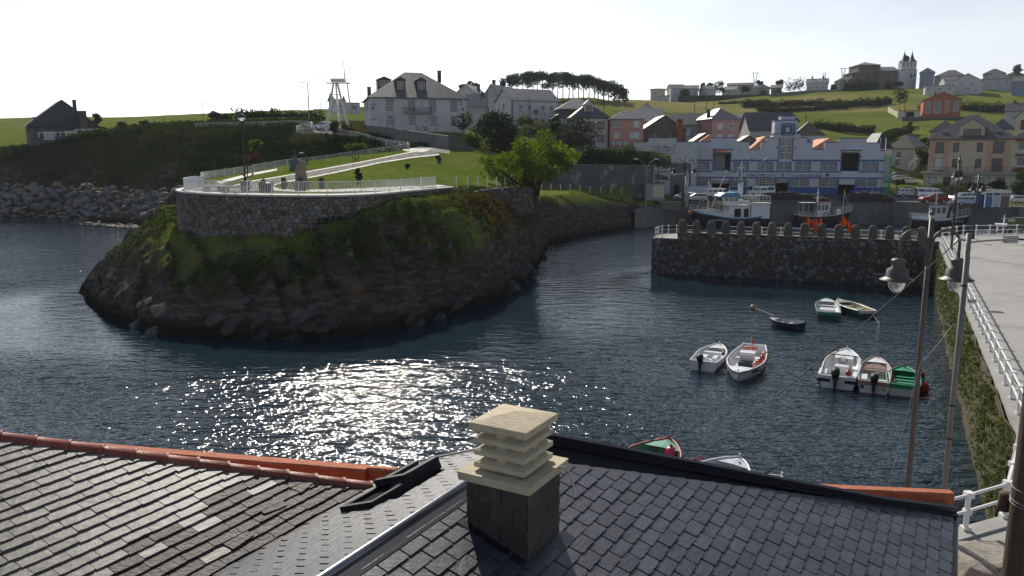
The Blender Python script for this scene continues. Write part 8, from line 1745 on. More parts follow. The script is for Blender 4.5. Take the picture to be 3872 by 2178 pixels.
# ---------------------------------------------------------------- lamps, poles, cables
M_LMP = mat('grey_brown_metal', (.105, .098, .088), (.085, .08, .072), scale=5, rough=.5, metal=.3, bump=.05)
M_GALV = mat('galvanised', (.34, .34, .34), (.28, .28, .285), scale=4, rough=.5, metal=.5)
M_CAB = mat('cable_black', (.03, .03, .03), rough=.7)
def lantern(par, x, z, k=1.0, y=0.0, m=M_LMP):
 h = ob('lantern', None, par, (x, y, z)); b = MB(); b.lathe([(.05 * k, 0), (.13 * k, -.03 * k), (.15 * k, -.07 * k), (.13 * k, -.10 * k), (.13 * k, -.20 * k), (.22 * k, -.26 * k), (.225 * k, -.40 * k), (.24 * k, -.42 * k), (.345 * k, -.47 * k), (.35 * k, -.49 * k), (.2 * k, -.495 * k)], (0, 0, 0), 20); b.build('hood', m, h, True)
 b = MB(); b.lathe([(.185 * k, -.495 * k), (.18 * k, -.56 * k), (.15 * k, -.65 * k), (.1 * k, -.72 * k), (.03 * k, -.765 * k), (.005, -.77 * k)], (0, 0, 0), 16); b.build('glass', M_GLS, h, True)
def twin_lamp(label, pos, hgt, span, rz=0.0, k=1.0, m=M_LMP, drop=1.0, pr=.1, group=None, arm=.035):
 t = thing('twin_lamp_post', label, 'lamp post', pos, rz, group); b = MB(); b.lathe([(pr * 1.5, 0), (pr * 1.45, .5 * k), (pr, .6 * k), (pr * .95, hgt * .5), (pr * .82, hgt - .1)], (0, 0, 0), 14); b.ball((0, 0, hgt), pr * .95, 10); b.build('pole', m, t, True)
 for s in (-1, 1):
  r = span / 2; zt = hgt - .45 * k - r * .1; P = [(s * pr * .9, 0, zt - r - .35 * k), (s * pr * .9, 0, zt - r * .6)] + [(s * (pr * .9 + r * (1 - math.cos(a))), 0, zt - r * .6 + r * 1.0 * math.sin(a)) for a in np.linspace(.1, math.pi, 12)] + [(s * (pr * .9 + 2 * r), 0, zt - r * .6 - drop * .35 * k)]
  b = MB(); b.tube(P, arm * k, 8); b.build('arm', m, t, True); lantern(t, s * (pr * .9 + 2 * r), zt - r * .6 - drop * .35 * k, k, m=m)
 return t
LPp = A(3530, 806, 15.0); twin_lamp('tall grey-brown twin lamp post nearest the viewer, beside the moored boats', (LPp.x - .02, 15.0, 4.0), LPp.z - 4.0, .54, math.radians(2), .9, pr=.056, drop=.85, arm=.032)
for i, (px, ytop, yb, Y, k, lb) in enumerate(((3596, 590, 950, 64, 1.0, 'twin lamp post at the near corner of the plaza'), (3680, 655, 890, 76, 1.0, 'twin lamp post by the railing at the far plaza'))):
 p = A(px, yb, Y); twin_lamp(lb, (p.x, p.y, 4.0), A(px, ytop, Y).z - 4.0, .9, .9 + i * .6, 1.05, m=mat('lamp_dark', (.04, .04, .042), rough=.45, metal=.3), pr=.09)
p = BA + bdir * 2.6 + bin_ * 2.6 + ZU * DZ; twin_lamp('twin lamp post on the lookout end of the mole', p, A(2552, 593, p.y).z - DZ, 1.0, .1, 1.0, m=mat('lamp_dark', (.04, .04, .042), rough=.45, metal=.3), pr=.08)
def gooseneck(label, x, yb, yt, Y, w=2, z=None, rz=0.0):
 p = A(x, yb, Y); z0 = p.z if z is None else z; h = A(x, yt, Y).z - z0; t = thing('street_lamp', label, 'street lamp', (p.x, Y, z0), rz, 'tall grey street lamps on the quay'); b = MB(); b.cyl((0, 0, 0), (0, 0, h * .8), .09, .06, 8); b.build('pole', M_GALV, t)
 for s in ((-1, 1) if w == 2 else (1,)):
  b = MB(); b.tube([(0, 0, h * .8), (s * .5, 0, h * .93), (s * 1.1, 0, h * .985), (s * 1.5, 0, h)], .045, 6); b.build('arm', M_GALV, t); b = MB(); b.lathe([(.05, -.5), (.13, -.3), (.15, 0), (.1, .3), (.03, .4)], (0, 0, 0), 8); o = b.build('lamp_head', M_GALV, t, True, loc=(s * 1.8, 0, h + .03)); o.rotation_euler = (0, math.pi / 2 * s, 0)
gooseneck('twin-headed grey street lamp left of the workshop', 2441, 792, 603, 133); gooseneck('twin-headed grey street lamp in front of the warehouse tower', 2866, 762, 598, 143, z=4.0); gooseneck('twin-headed grey street lamp at the road corner', 3423, 762, 602, 141, z=4.0)
# utility pole, cables
up_ = A(3665, 882, 13.0); pole = thing('utility_pole', 'slim grey utility pole at the roof corner carrying cables', 'utility pole', (up_.x, 13.0, 4.0)); hz_ = up_.z - 4.0
b = MB(); b.cyl((0, 0, 0), (0, 0, hz_), .048, .042, 12); b.build('shaft', mat('weathered_grey_pole', (.20, .195, .185), (.16, .155, .15), scale=6, rough=.6, metal=.3, stretch=(1, 1, .2)), pole, True)
b = MB()
for z in (hz_ - 3.0, hz_ - 3.6, hz_ - .9): b.cyl((0, 0, z), (0, 0, z + .03), .051, n=12)
b.build('band', M_IRON, pole); b = MB(); b.tube([(-.05, 0, hz_ - .12), (-.18, 0, hz_ - .1), (-.22, 0, hz_ - .16)], .02, 6); b.tube([(.05, 0, hz_ - .15), (.35, 0, hz_ - .12), (.62, 0, hz_ - .11)], .016, 6); b.box((.7, 0, hz_ - .1), (.2, .1, .12)); b.build('insulator_bracket', M_GALV, pole)
b = MB(); b.cyl((.065, .05, 0), (.065, .05, hz_ - .4), .02, n=8); b.build('conduit', M_IRON, pole); b = MB(); b.box((.16, 0, hz_ - 1.15), (.12, .05, .06)); b.build('clip_box', M_GALV, pole)
def cable(label, a, c, sag, r=.012, n=16, m=M_CAB, name='cable'):
 a, c = Vector(a), Vector(c); b = MB(); b.tube([a.lerp(c, t) - a - ZU * (sag * 4 * t * (1 - t)) for t in np.linspace(0, 1, n)], r, 6); o = b.build(name, m, None, loc=a); return tag(o, label, 'cable')
top_ = Vector((up_.x - .2, 13.0, 4.0 + hz_ - .15))
cable('long dark cable running from the utility pole down to the roof edge', top_, PR.p(3.2, .42, -.05) + Vector((-.2, 1.2, -.9)), .12, .009)
cable('thick cable leaving the utility pole bracket to the right', (up_.x + .78, 13.0, 4.0 + hz_ - .1), (up_.x + 6, 14.5, 4.0 + hz_ + .15), .15, .02)
cable('thin wire from the lamp post down to the roof parapet', (LPp.x + .05, 15.0, 8.2), (LPp.x - 1.0, 14.0, 5.4), .0, .006, m=M_GALV)
wp_ = thing('wooden_pole', 'thick brown wooden pole at the right edge of the picture', 'utility pole', (5.68, 8.1, 4.0)); b = MB(); b.lathe([(.175, 0), (.165, 3), (.15, 6), (.135, 9.5)], (0, 0, 0), 16); b.build('shaft', mat('pole_wood', (.10, .07, .045), (.065, .045, .03), scale=3, rough=.85, bump=.5, bscale=9, stretch=(6, 6, .5)), wp_, True)
b = MB()
for z in (4.22, 4.26, 4.40): b.tube([(.163 * math.cos(a), .163 * math.sin(a), z + .02 * math.sin(a)) for a in np.linspace(0, 6.283, 18)], .006, 5)
b.build('wire_binding', M_GALV, wp_)
ct_ = thing('rusty_drum', 'small rusty brown cylinder fixed to the wooden pole', 'drum', A(3800, 1895, 8.32)); b = MB(); b.lathe([(.06, -.11), (.07, -.1), (.07, .09), (.05, .11)], (0, 0, 0), 14); b.build('body', mat('rust_brown', (.12, .06, .045), (.08, .045, .035), scale=5, rough=.8, bump=.3), ct_, True)
# masonry stump at the bottom right corner
st_ = thing('masonry_stump', 'old plastered masonry stump at the bottom right corner', 'wall', W(3790, 2120, 5.2)); r = random.Random(6); secs = []
for z, w_ in ((-1.3, 1.3), (-.6, 1.25), (-.15, 1.15), (.05, 1.0), (.1, .8)): secs.append([(w_ * .75 * math.copysign(abs(math.cos(a)) ** .6, math.cos(a)) * (1 + .1 * r.random()), w_ * .55 * math.copysign(abs(math.sin(a)) ** .6, math.sin(a)) * (1 + .1 * r.random()), z + .05 * r.random()) for a in np.linspace(0, 6.283, 16, endpoint=False)])
b = MB(); b.loft(secs, close=True); b.build('core', mat('stump_plaster', (.33, .30, .25), (.24, .215, .18), scale=3, rough=.95, bump=.7, bscale=8, c3=(.16, .08, .04), s3=1.6, lo3=.56, hi3=.7), st_)
# poles far off
def pole_px(label, x, yb, yt, Y, r=.12, m=None, lamp=False, name='pole', cat='pole', group=None):
 p = A(x, yb, Y); z0 = min(gz(p.x, Y), p.z); t = thing(name, label, cat, (p.x, Y, z0), 0, group); b = MB(); h = A(x, yt, Y).z - z0; b.cyl((0, 0, -.5), (0, 0, h), r, r * .7, 7); b.build('shaft', m or mat('far_pole', (.16, .14, .12), rough=.8), t)
 if lamp: b = MB(); b.tube([(0, 0, h - .1), (-.5, 0, h + .15), (-1.2, 0, h + .2)], .06, 6); b.box((-1.3, 0, h + .18), (.5, .2, .12)); b.build('lamp_arm', M_GALV, t)
pole_px('tall street lamp pole left of the signal mast', 1170, 470, 315, 170, .14, M_GALV, True, 'street_lamp', 'street lamp'); pole_px('thin antenna pole left of the clifftop hedge', 770, 462, 368, 188, .08); pole_px('thin pole in front of the signal mast', 1216, 512, 354, 143, .07); pole_px('short post at the far field edge', 619, 472, 440, 190, .09)
for i, (x, yb, yt, Y) in enumerate(((1842, 450, 343, 165), (2002, 470, 372, 160), (2283, 430, 360, 205), (2626, 435, 345, 235), (2670, 414, 345, 250), (2698, 420, 375, 250), (2450, 404, 374, 280), (3047, 465, 427, 225), (3419, 440, 368, 262), (3700, 452, 400, 262), (3852, 365, 320, 330))): pole_px(['wooden pole by the low white house', 'wooden pole before the long white house', 'dark pole right of the red-framed house roof', 'left of the pair of tall poles on the meadow', 'right of the pair of tall poles on the meadow', 'slender pole right of the meadow pair', 'thin pole below the yellow cube house', 'wooden pole on the slope right of the tower', 'pole left of the red brick house', 'pole right of the red brick house', 'pole at the right edge of the hilltop'][i], x, yb, yt, Y, .13, name='utility_pole', cat='utility pole', group='wooden utility poles among the houses')
def pylon(label, x, yb, yt, Y, w_):
 p = A(x, yb, Y); t = thing('pylon', label, 'pylon', p, 0, 'lattice pylons on the hilltop'); h = A(x, yt, Y).z - p.z; b = MB(); k = Y / 2953
 for s in (-1, 1):
  for q in (-1, 1): b.tube([(s * .7, q * .5, -2), (s * .35, q * .3, h * .55), (s * w_ * k * .55, q * .1, h)], .12, 5)
 for z in np.linspace(0, h * .55, 7): b.bb(-.6, .6, -.05, .05, z, z + .12)
 b.build('lattice', mat('pylon_grey', (.36, .37, .38), rough=.6), t); b = MB(); b.bb(-w_ * k, w_ * k, -.12, .12, h, h + .25); b.build('crossarm', mat('pylon_grey', (.36, .37, .38), rough=.6), t)
pylon('left lattice pylon on the hilltop skyline', 2853, 345, 277, 400, 14); pylon('small middle lattice pylon far behind the village', 3117, 310, 278, 470, 7); pylon('right lattice pylon beside the church', 3185, 320, 260, 400, 12)
cable('power line between the village houses right of the church', A(3468, 295, 395), A(3520, 291, 392), 1.2, .05); cable('wire from the meadow poles towards the pines', A(2002, 375, 160), A(2283, 362, 205), .8, .03); cable('wire running from the low white house to the long house', A(1842, 346, 165), A(2002, 374, 160), .5, .03)
# ---------------------------------------------------------------- vehicles
M_TYRE = mat('tyre', (.015, .015, .016), rough=.8); M_RIM = mat('alloy', (.4, .41, .42), rough=.35, metal=.7); M_CGL = mat('car_glass', (.018, .02, .024), rough=.05, spec=.8); M_TAIL = mat('tail_lamp', (.35, .02, .02), rough=.3); M_HEAD = mat('head_lamp', (.65, .66, .66), rough=.15, spec=.8)
def carpaint(n, c, met=.3): return mat('car_' + n, c, c, rough=.28, metal=met, spec=.6)
PROF = dict(hatch=([(-2.0, .35), (-2.05, .75), (-1.95, .95), (-1.75, 1.4), (-.9, 1.48), (.1, 1.44), (.95, .98), (1.75, .85), (2.0, .62), (2.02, .35)], (-1.72, .85, .98)), estate=([(-2.25, .35), (-2.3, .8), (-2.2, 1.0), (-1.95, 1.42), (-.9, 1.5), (.3, 1.45), (1.15, 1.0), (2.0, .86), (2.25, .62), (2.25, .35)], (-1.95, 1.05, 1.0)),
   suv=([(-2.15, .42), (-2.2, .9), (-2.1, 1.1), (-1.9, 1.62), (-.9, 1.7), (.2, 1.66), (.95, 1.15), (1.85, 1.05), (2.15, .8), (2.15, .42)], (-1.9, .9, 1.12)), van=([(-2.5, .35), (-2.52, 1.0), (-2.45, 1.85), (-2.3, 1.98), (.9, 1.98), (1.35, 1.85), (1.9, 1.15), (2.4, .95), (2.5, .7), (2.5, .35)], (-2.4, 1.75, 1.15)), jeep=([(-2.1, .5), (-2.12, 1.15), (-2.1, 1.85), (-1.95, 1.98), (.5, 1.98), (.62, 1.9), (.9, 1.28), (2.05, 1.2), (2.12, 1.0), (2.12, .5)], (-2.0, .8, 1.22)))
CARM = {}
def car(label, px, py, kind, pm, head, z=None, Y=None, group='cars parked on the quay', k=1.0, lit=False):
 p = W(px, py, z) if Y is None else A(px, py, Y)
 if z is None: p.z = gz(p.x, p.y)
 t = thing('parked_' + ('van' if kind == 'van' else 'car'), label, 'van' if kind == 'van' else 'car', p, head, group); P, (wx0, wx1, wz) = PROF[kind]; hw = .86 if kind != 'van' else .95
 b = MB(); secs = []
 zt = max(q[1] for q in P)
 for y, ins, up in ((-hw, .0, 0), (-hw * .9, .0, .0), (hw * .9, .0, 0), (hw, 0, 0)):
  row = []
  for x, z_ in P:
   f = max(0, (z_ - wz) / (zt - wz)) if z_ > wz else 0; yy = y * (1 - .16 * f); e = .06 if abs(y) == hw else 0
   row.append((x * (1 - e * .35), yy, z_ - (e * .6 if z_ > .5 else -e * .4)))
  secs.append(row)
 b.loft(secs, close=True); b.build('body', pm, t)
 hz_ = zt - wz; g0, g1 = wz + hz_ * .12, wz + hz_ * .86
 def xat(z_, front):
  Q_ = P[:len(P) // 2 + 1] if not front else P[len(P) // 2:]
  for a_, c_ in zip(Q_[:-1], Q_[1:]):
   lo, hi = sorted((a_[1], c_[1]))
   if lo <= z_ <= hi and hi > lo: return a_[0] + (c_[0] - a_[0]) * (z_ - a_[1]) / (c_[1] - a_[1])
  return wx0 if not front else wx1
 xb0, xb1, xf0, xf1 = xat(g0, False), xat(g1, False), xat(g0, True), xat(g1, True); n_w = {'van': 3, 'jeep': 3}.get(kind, 3)
 for sd in (-1, 1):
  for i in range(n_w):
   f0, f1 = (i + .06) / n_w, (i + .94) / n_w; m0, m1 = .12, .12; L0, L1 = xb0 + m0, xf0 - m0; U0, U1 = xb1 + m1, xf1 - m1; b = MB(); y0, y1 = sd * (hw * (1 - .16 * .12) + .006), sd * (hw * (1 - .16 * .86) - .02)
   q = [(L0 + (L1 - L0) * f0, y0, g0), (L0 + (L1 - L0) * f1, y0, g0), (U0 + (U1 - U0) * f1, y1, g1), (U0 + (U1 - U0) * f0, y1, g1)]
   b.slab(q if sd < 0 else q[::-1], .05, (0, sd, .3)); b.build('side_window', M_CGL, t)
 for front, nm in ((True, 'windscreen'), (False, 'rear_window')):
  xa, xc_ = (xf0, xf1) if front else (xb0, xb1); b = MB(); o_ = .02 if front else -.02; q = [(xa + o_, -hw * .82, g0), (xa + o_, hw * .82, g0), (xc_ + o_, hw * .70, g1), (xc_ + o_, -hw * .70, g1)]; b.slab(q if front else q[::-1], .03, (1 if front else -1, 0, .5)); b.build(nm, M_CGL, t)
 wr = .34 if kind in ('suv', 'jeep', 'van') else .31; xl_ = abs(P[0][0]); ax = (-xl_ * .62, xl_ * .64)
 if 'w%.2f' % wr not in CARM:
  b = MB(); b.cyl((0, -.1, 0), (0, .1, 0), wr, n=16); b2 = MB(); b2.cyl((0, -.112, 0), (0, .112, 0), wr * .62, n=12); CARM['w%.2f' % wr] = (b.mesh('wheel', M_TYRE, False), b2.mesh('rim', M_RIM))
 for x in ax:
  for sd in (-1, 1): o = ob('wheel', CARM['w%.2f' % wr][0], t, (x, sd * (hw - .07), wr)); ob('rim', CARM['w%.2f' % wr][1], o)
 for sd in (-1, 1):
  b = MB(); b.bb(P[-2][0] - .1, P[-2][0] + .015, sd * hw * .75 - .16, sd * hw * .75 + .16, .6, .76); b.build('headlight', M_HEAD, t); b = MB(); b.bb(P[1][0] - .015, P[1][0] + .08, sd * hw * .82 - .1, sd * hw * .82 + .1, .72, 1.0); b.build('tail_light', M_TAIL, t)
 b = MB(); b.bb(-xl_ * .98, xl_ * .98, -hw * .8, hw * .8, .2, .36); b.build('underbody', M_RUBR, t); t.scale = (k, k, k); return t
WHT_, SIL, RED_, NAV, GRY = carpaint('white', (.72, .72, .71), .0), carpaint('silver', (.42, .43, .44), .6), carpaint('red', (.22, .012, .015)), carpaint('navy', (.02, .03, .07)), carpaint('grey', (.12, .125, .13), .5)
z8 = lambda x, y: (2872 + x / 2.415, 600 + y / 2.415)
car('white crossover parked leftmost on the right quay road', *z8(1368, 352), 'suv', WHT_, -.25, 4.25); car('silver people van behind the red car on the quay', *z8(1548, 358), 'van', SIL, -.15, 4.35, k=.95); car('dark red off-road car parked on the quay edge', *z8(1585, 408), 'suv', RED_, math.pi - .1, 4.15)
car('silver minivan behind the silver estate on the quay', *z8(1850, 388), 'estate', SIL, math.pi, 4.3); car('silver estate car parked at the quay edge', *z8(1898, 427), 'estate', SIL, -.12, 4.15); car('white estate car on the upper road by the apartment house', *z8(1366, 220), 'estate', WHT_, -.1, Y=170); car('silver car parked up the road beside the cottage', *z8(1248, 145), 'hatch', SIL, math.pi, Y=176); car('dark car behind the silver car up the road', *z8(1240, 118), 'hatch', GRY, math.pi + .1, Y=182)
car('dark blue car half hidden left of the kiosk', *z8(2055, 420), 'hatch', NAV, math.pi, 4.2); car('silver car right of the blue kiosk', *z8(2385, 415), 'hatch', SIL, 0, 4.2)
z5 = lambda x, y: (2400 + x / 2.415, 400 + y / 2.415)
car('white off-road car parked left before the warehouse', *z5(725, 850), 'jeep', WHT_, math.pi - .75, 4.25); car('pale silver car with sun glint on its windscreen at the left quay', *z5(560, 875), 'hatch', SIL, math.pi - .35, 4.15); car('light blue car behind the big navy boat', *z5(868, 850), 'hatch', carpaint('pale_blue', (.35, .45, .52)), math.pi - .2, 4.3); car('small white car beside the crane post', *z5(462, 862), 'hatch', WHT_, math.pi - .9, 4.15); car('white delivery van before the warehouse windows', *z5(1145, 828), 'van', WHT_, math.pi, 4.35, k=1.02)
car('dark car with white bonnet parked beside the signal mast', *z2(1388, 228), 'hatch', WHT_, math.pi - .6, Y=152, group='cars by the signal mast')
# ---------------------------------------------------------------- quay clutter
M_NET = mat('dark_net_heap', (.018, .018, .018), (.035, .03, .028), scale=3, rough=1, bump=.8, bscale=7)
def heap(label, px, py, w_, d_, h, m, z=None, name='net_heap', seed=1, cat='fishing nets'):
 p = W(px, py, z or 4.2); t = thing(name, label, cat, p); r = np.random.RandomState(seed); n = 20; b = MB(); rows = []
 for j in range(9):
  row = []
  for i in range(n + 1):
   u, v = i / n * 2 - 1, j / 8 * 2 - 1; f = max(0, (1 - abs(u) ** 3)) * max(0, (1 - v * v)); row.append((u * w_ / 2, v * d_ / 2, -.1 + h * f * (.75 + .5 * r.rand()) + .1 * (f > 0)))
  rows.append(row)
 b.loft([q[::-1] for q in rows]); b.build('heap', m, t, True); return t
heap('long dark heap of nets and pots before the warehouse right half', *z5(1400, 860), 27 * .55, 2.2, 1.3, M_NET, 4.25, seed=3); heap('large dark heap of nets right of the small black boat', *z5(2120, 862), 10, 3.2, 1.5, M_NET, 4.2, seed=4); heap('bright blue heap of netting under the warehouse right windows', *z5(2070, 825), 6.0, 2.0, 1.5, mat('blue_net', (.02, .05, .26), (.03, .07, .32), scale=3, rough=.95, bump=.7), 4.35, seed=5); heap('heap of rubble and scrap below the grey sheds', *z5(110, 880), 9, 3, .9, mat('scrap', (.13, .125, .12), (.28, .27, .26), scale=4, rough=.95, bump=.8, bscale=6), 3.7, 'scrap_heap', 6, 'scrap')
wc = thing('tarpaulin_cover', 'white tarpaulin covering a boat before the workshop door', 'tarpaulin', W(*z5(590, 825), 4.3)); b = MB(); b.loft([[(-3.2 + 6.4 * u, y, z_ * (.85 + .15 * math.sin(u * 5))) for y, z_ in ((-1.1, 0), (-1.0, 1.5), (0, 2.0), (1.0, 1.5), (1.1, 0))] for u in np.linspace(0, 1, 9)]); b.build('sheet', mat('tarp_white', (.5, .53, .58), rough=.7), wc, True); b = MB(); b.bb(-3, 3, -.9, .9, 0, 1.4); b.build('hull', WHT_, wc)
for i, (x0, x1, y0, y1, lb, m) in enumerate(((5, 98, 697, 815, 'left pale metal shed with streaked door by the retaining wall', WM['teal']), (106, 270, 722, 840, 'low grey shed with pale cream door by the quay', WM['grey']))):
 p = A(*z5((x0 + x1) / 2, y1), 141 - 3 * i); k = p.y / 2953 / 2.415; t = thing('metal_shed', lb, 'shed', p); w_, h = (x1 - x0) * k, (y1 - y0) * k; b = MB(); b.bb(-w_ / 2, w_ / 2, 0, 2.6, -.5, h); b.build('body', m, t); b = MB(); b.bb(-w_ / 2 - .08, w_ / 2 + .08, -.1, 2.7, h + .002, h + .1); b.build('roof', M_GALV, t)
 b = MB(); b.bb(*((-w_ * .15, w_ * .46) if i else (-w_ * .42, w_ * .42)), -.05, -.003, .05, h * .93); b.build('door', WM['cream'] if i else M_SHUT, t)
 if not i:
  for q in range(5): b = MB(); b.bb(-w_ * .35 + q * w_ * .17, -w_ * .35 + q * w_ * .17 + .06, -.07, -.051, .1, h * .9); b.build('door_rib', M_GALV, t)
p = W(*z5(468, 908), 4.0); cr = thing('quay_crane', 'white rusty crane post with horizontal jib on the quay', 'crane', p); b = MB(); hc = A(*z5(468, 640), p.y).z - p.z; b.cyl((0, 0, -.3), (0, 0, hc), .34, .3, 12); b.build('column', mat('rusty_white', (.52, .5, .46), (.42, .38, .33), scale=2, rough=.7, c3=(.16, .07, .04), s3=1.5, lo3=.56, hi3=.66), cr, True); b = MB(); b.bb(-4.2, .4, -.14, .14, hc + .15, hc + .38); b.cyl((0, 0, hc), (0, 0, hc + .9), .2, .12, 8); b.build('jib', mat('jib_grey', (.4, .38, .34), rough=.6), cr); b = MB(); b.box((-3.6, 0, hc - .35), (.9, .5, .5)); b.cyl((-3.6, 0, hc - .1), (-3.6, 0, hc + .15), .04, n=6); b.build('hoist', M_RUBR, cr)
bs = thing('concrete_bunker', 'low green-topped concrete block on the left quay corner', 'bunker', W(*z5(310, 925), 3.2)); b = MB(); b.bb(-1.6, 1.6, -1, 1, -.4, .75); b.build('block', M_CONQ, bs); b = MB(); b.bb(-1.75, 1.75, -1.1, 1.1, .753, .95); b.build('top_slab', mat('mossy_slab', (.22, .24, .15), rough=.9), bs)
# kiosk, bins on the right
kq = thing('glazed_kiosk', 'blue and white glazed kiosk on the right quay', 'kiosk', W(*z8(2165, 445), 4.2)); b = MB()
for x in (-1.9, -.75, .4, 1.9):
 for y in (0, 2.0): b.bb(x - .06, x + .06, y - .06, y + .06, 0, 2.5)
b.bb(-1.95, 1.95, -.08, .08, 2.2, 2.5); b.bb(-1.95, 1.95, -.06, .06, 1.75, 1.83); b.build('frame', M_WHT, kq); b = MB(); b.loft([[(-2.1, y, 2.75), (2.1, y, 2.52), (2.1, y, 2.42), (-2.1, y, 2.62)] for y in (-.2, 2.2)], close=True); b.build('roof', M_WHT, kq)
for x0, x1, m in ((-1.84, -.81, 1), (-.69, .34, 0), (.46, 1.84, 2)): b = MB(); b.bb(x0, x1, -.02, .02, .1, 1.75); b.build('panel', [mat('kiosk_pale', (.42, .5, .56), rough=.2), paint('kiosk_blue', (.06, .16, .36)), M_CGL][m], kq)
b = MB(); b.bb(-1.84, 1.84, 1.9, 1.95, .1, 2.4); b.build('back_panel', paint('kiosk_blue', (.06, .16, .36)), kq)
gb = thing('green_container', 'dark green recycling container at the far right plaza', 'container', W(3850, 870, 4.05)); b = MB(); b.loft([[(x, y * f, z_) for x in (0,) ] for f in (1,) for y, z_ in ((0, 0),)] * 2 if False else [[(-.85, y, 0), (-.9, y, .9), (-.8, y, 1.25), (.8, y, 1.25), (.9, y, .9), (.85, y, 0)] for y in (-.6, .6)], close=True); b.build('body', paint('bin_green', (.035, .075, .03)), gb); b = MB(); b.bb(-.7, .7, -.7, .7, 1.253, 1.36); b.build('lid', M_RUBR, gb)
b = MB(); b.box((0, 0, .35), (.5, .4, .6)); tag(b.build('white_box', M_WHT, None, loc=BA + bdir * (bx_at(3405, 860)) + bin_ * 4.6 + ZU * (DZ + .05)), 'small white box on the mole deck behind the merlons', 'box')
cable('mooring line hanging along the quay wall beside the black boat', A(3222, 795, 137.2), A(3420, 765, 138), 1.6, .03); cable('mooring line from the rowing boat to its buoy', W(*z6(1000, 335), .45), W(*z6(830, 268), .15), .0, .02, m=M_GALV); cable('mooring line from the green boats towards the wall', W(*z6(1850, 292), .5), W(*z6(1935, 400), .0), .05, .02, m=M_GALV)
cable('mooring line from the green boat to the mossy wall', W(*z6(2255, 800), .5), Vector((pe_(44) - .2, 44, 2.6)), .15, .018, m=M_GALV); cable('second mooring line to the mossy wall above the green boat', W(*z6(2240, 880), .4), Vector((pe_(38) - .2, 38, 3.0)), .2, .018, m=M_GALV); cable('mooring line curving from the white boat by the roof', W(*z4r(1600, 455), .7), W(*z4r(1930, 500), .0), .15, .02)
for x, lb in ((2478, 'rusty mooring bollard at the left quay corner'), (3350, 'mooring bollard on the quay right of the net heap')):
 p = A(x, 798 if x < 3000 else 770, 133 if x < 3000 else 138.5); p.z = 3.3 if x < 3000 else 4.05; t = thing('mooring_bollard', lb, 'bollard', p); b = MB(); b.lathe([(.28, -.1), (.2, .1), (.16, .4), (.3, .55), (.28, .68), (.1, .74)], (0, 0, 0), 12); b.build('post', M_RST, t, True)
# fishing marker poles with orange flags, bundled behind the merlons
FLG = mat('orange_flag', (.80, .13, .025), (.70, .09, .015), scale=6, rough=.7)
def marker(px, py, lean, curl, i, lb):
 s = bx_at(px, 885); base = BA + bdir * s + bin_ * 1.0 + ZU * (DZ + .06); topz = A(px, py, base.y).z - base.z; t = thing('flag_marker', lb, 'flag marker', base, 0, 'orange flag markers bundled on the mole'); r = random.Random(i); tp = Vector((lean, .1, topz)); b = MB(); b.cyl((0, 0, 0), tp, .022, .016, 6); b.build('pole', M_RST, t)
 b = MB(); n = 7; hh = .75 + .3 * r.random(); ww = .30 + .1 * r.random(); rows = []
 for k in range(n): f = k / (n - 1); c = tp * (1 - f * hh / max(.5, topz)); wv = ww * (1 - abs(2 * f - .9) * .55); rows.append([tuple(c + Vector((x * curl, .09 * math.sin(f * 7 + x * 9 + i), -x * .35))) for x in np.linspace(0, wv, 5)])
 b.loft(rows); b.build('flag', FLG, t, True)
fl = [(3046, 836, -.1, 1), (3052, 822, -.05, 1), (3060, 838, .0, -1), (3066, 830, .05, 1), (3072, 840, .05, 1), (3080, 826, 0, 1), (3086, 846, .1, -1), (3092, 822, .12, 1), (3100, 830, .18, -1), (3076, 856, .0, 1), (3090, 860, .1, 1), (3182, 812, -.02, 1), (3188, 822, .05, 1), (3178, 838, -.05, 1), (3186, 842, .05, -1), (3207, 836, -.05, 1), (3214, 852, .1, 1), (3222, 848, .12, -1)]
for i, (x, y, l_, c_) in enumerate(fl): marker(x, y, l_, c_, i, 'orange flag marker pole bundled with others at the left flag group' if i < 11 else ('orange flag marker pole in the tall narrow right group' if i < 15 else 'orange flag marker pole in the lowest rightmost group'))
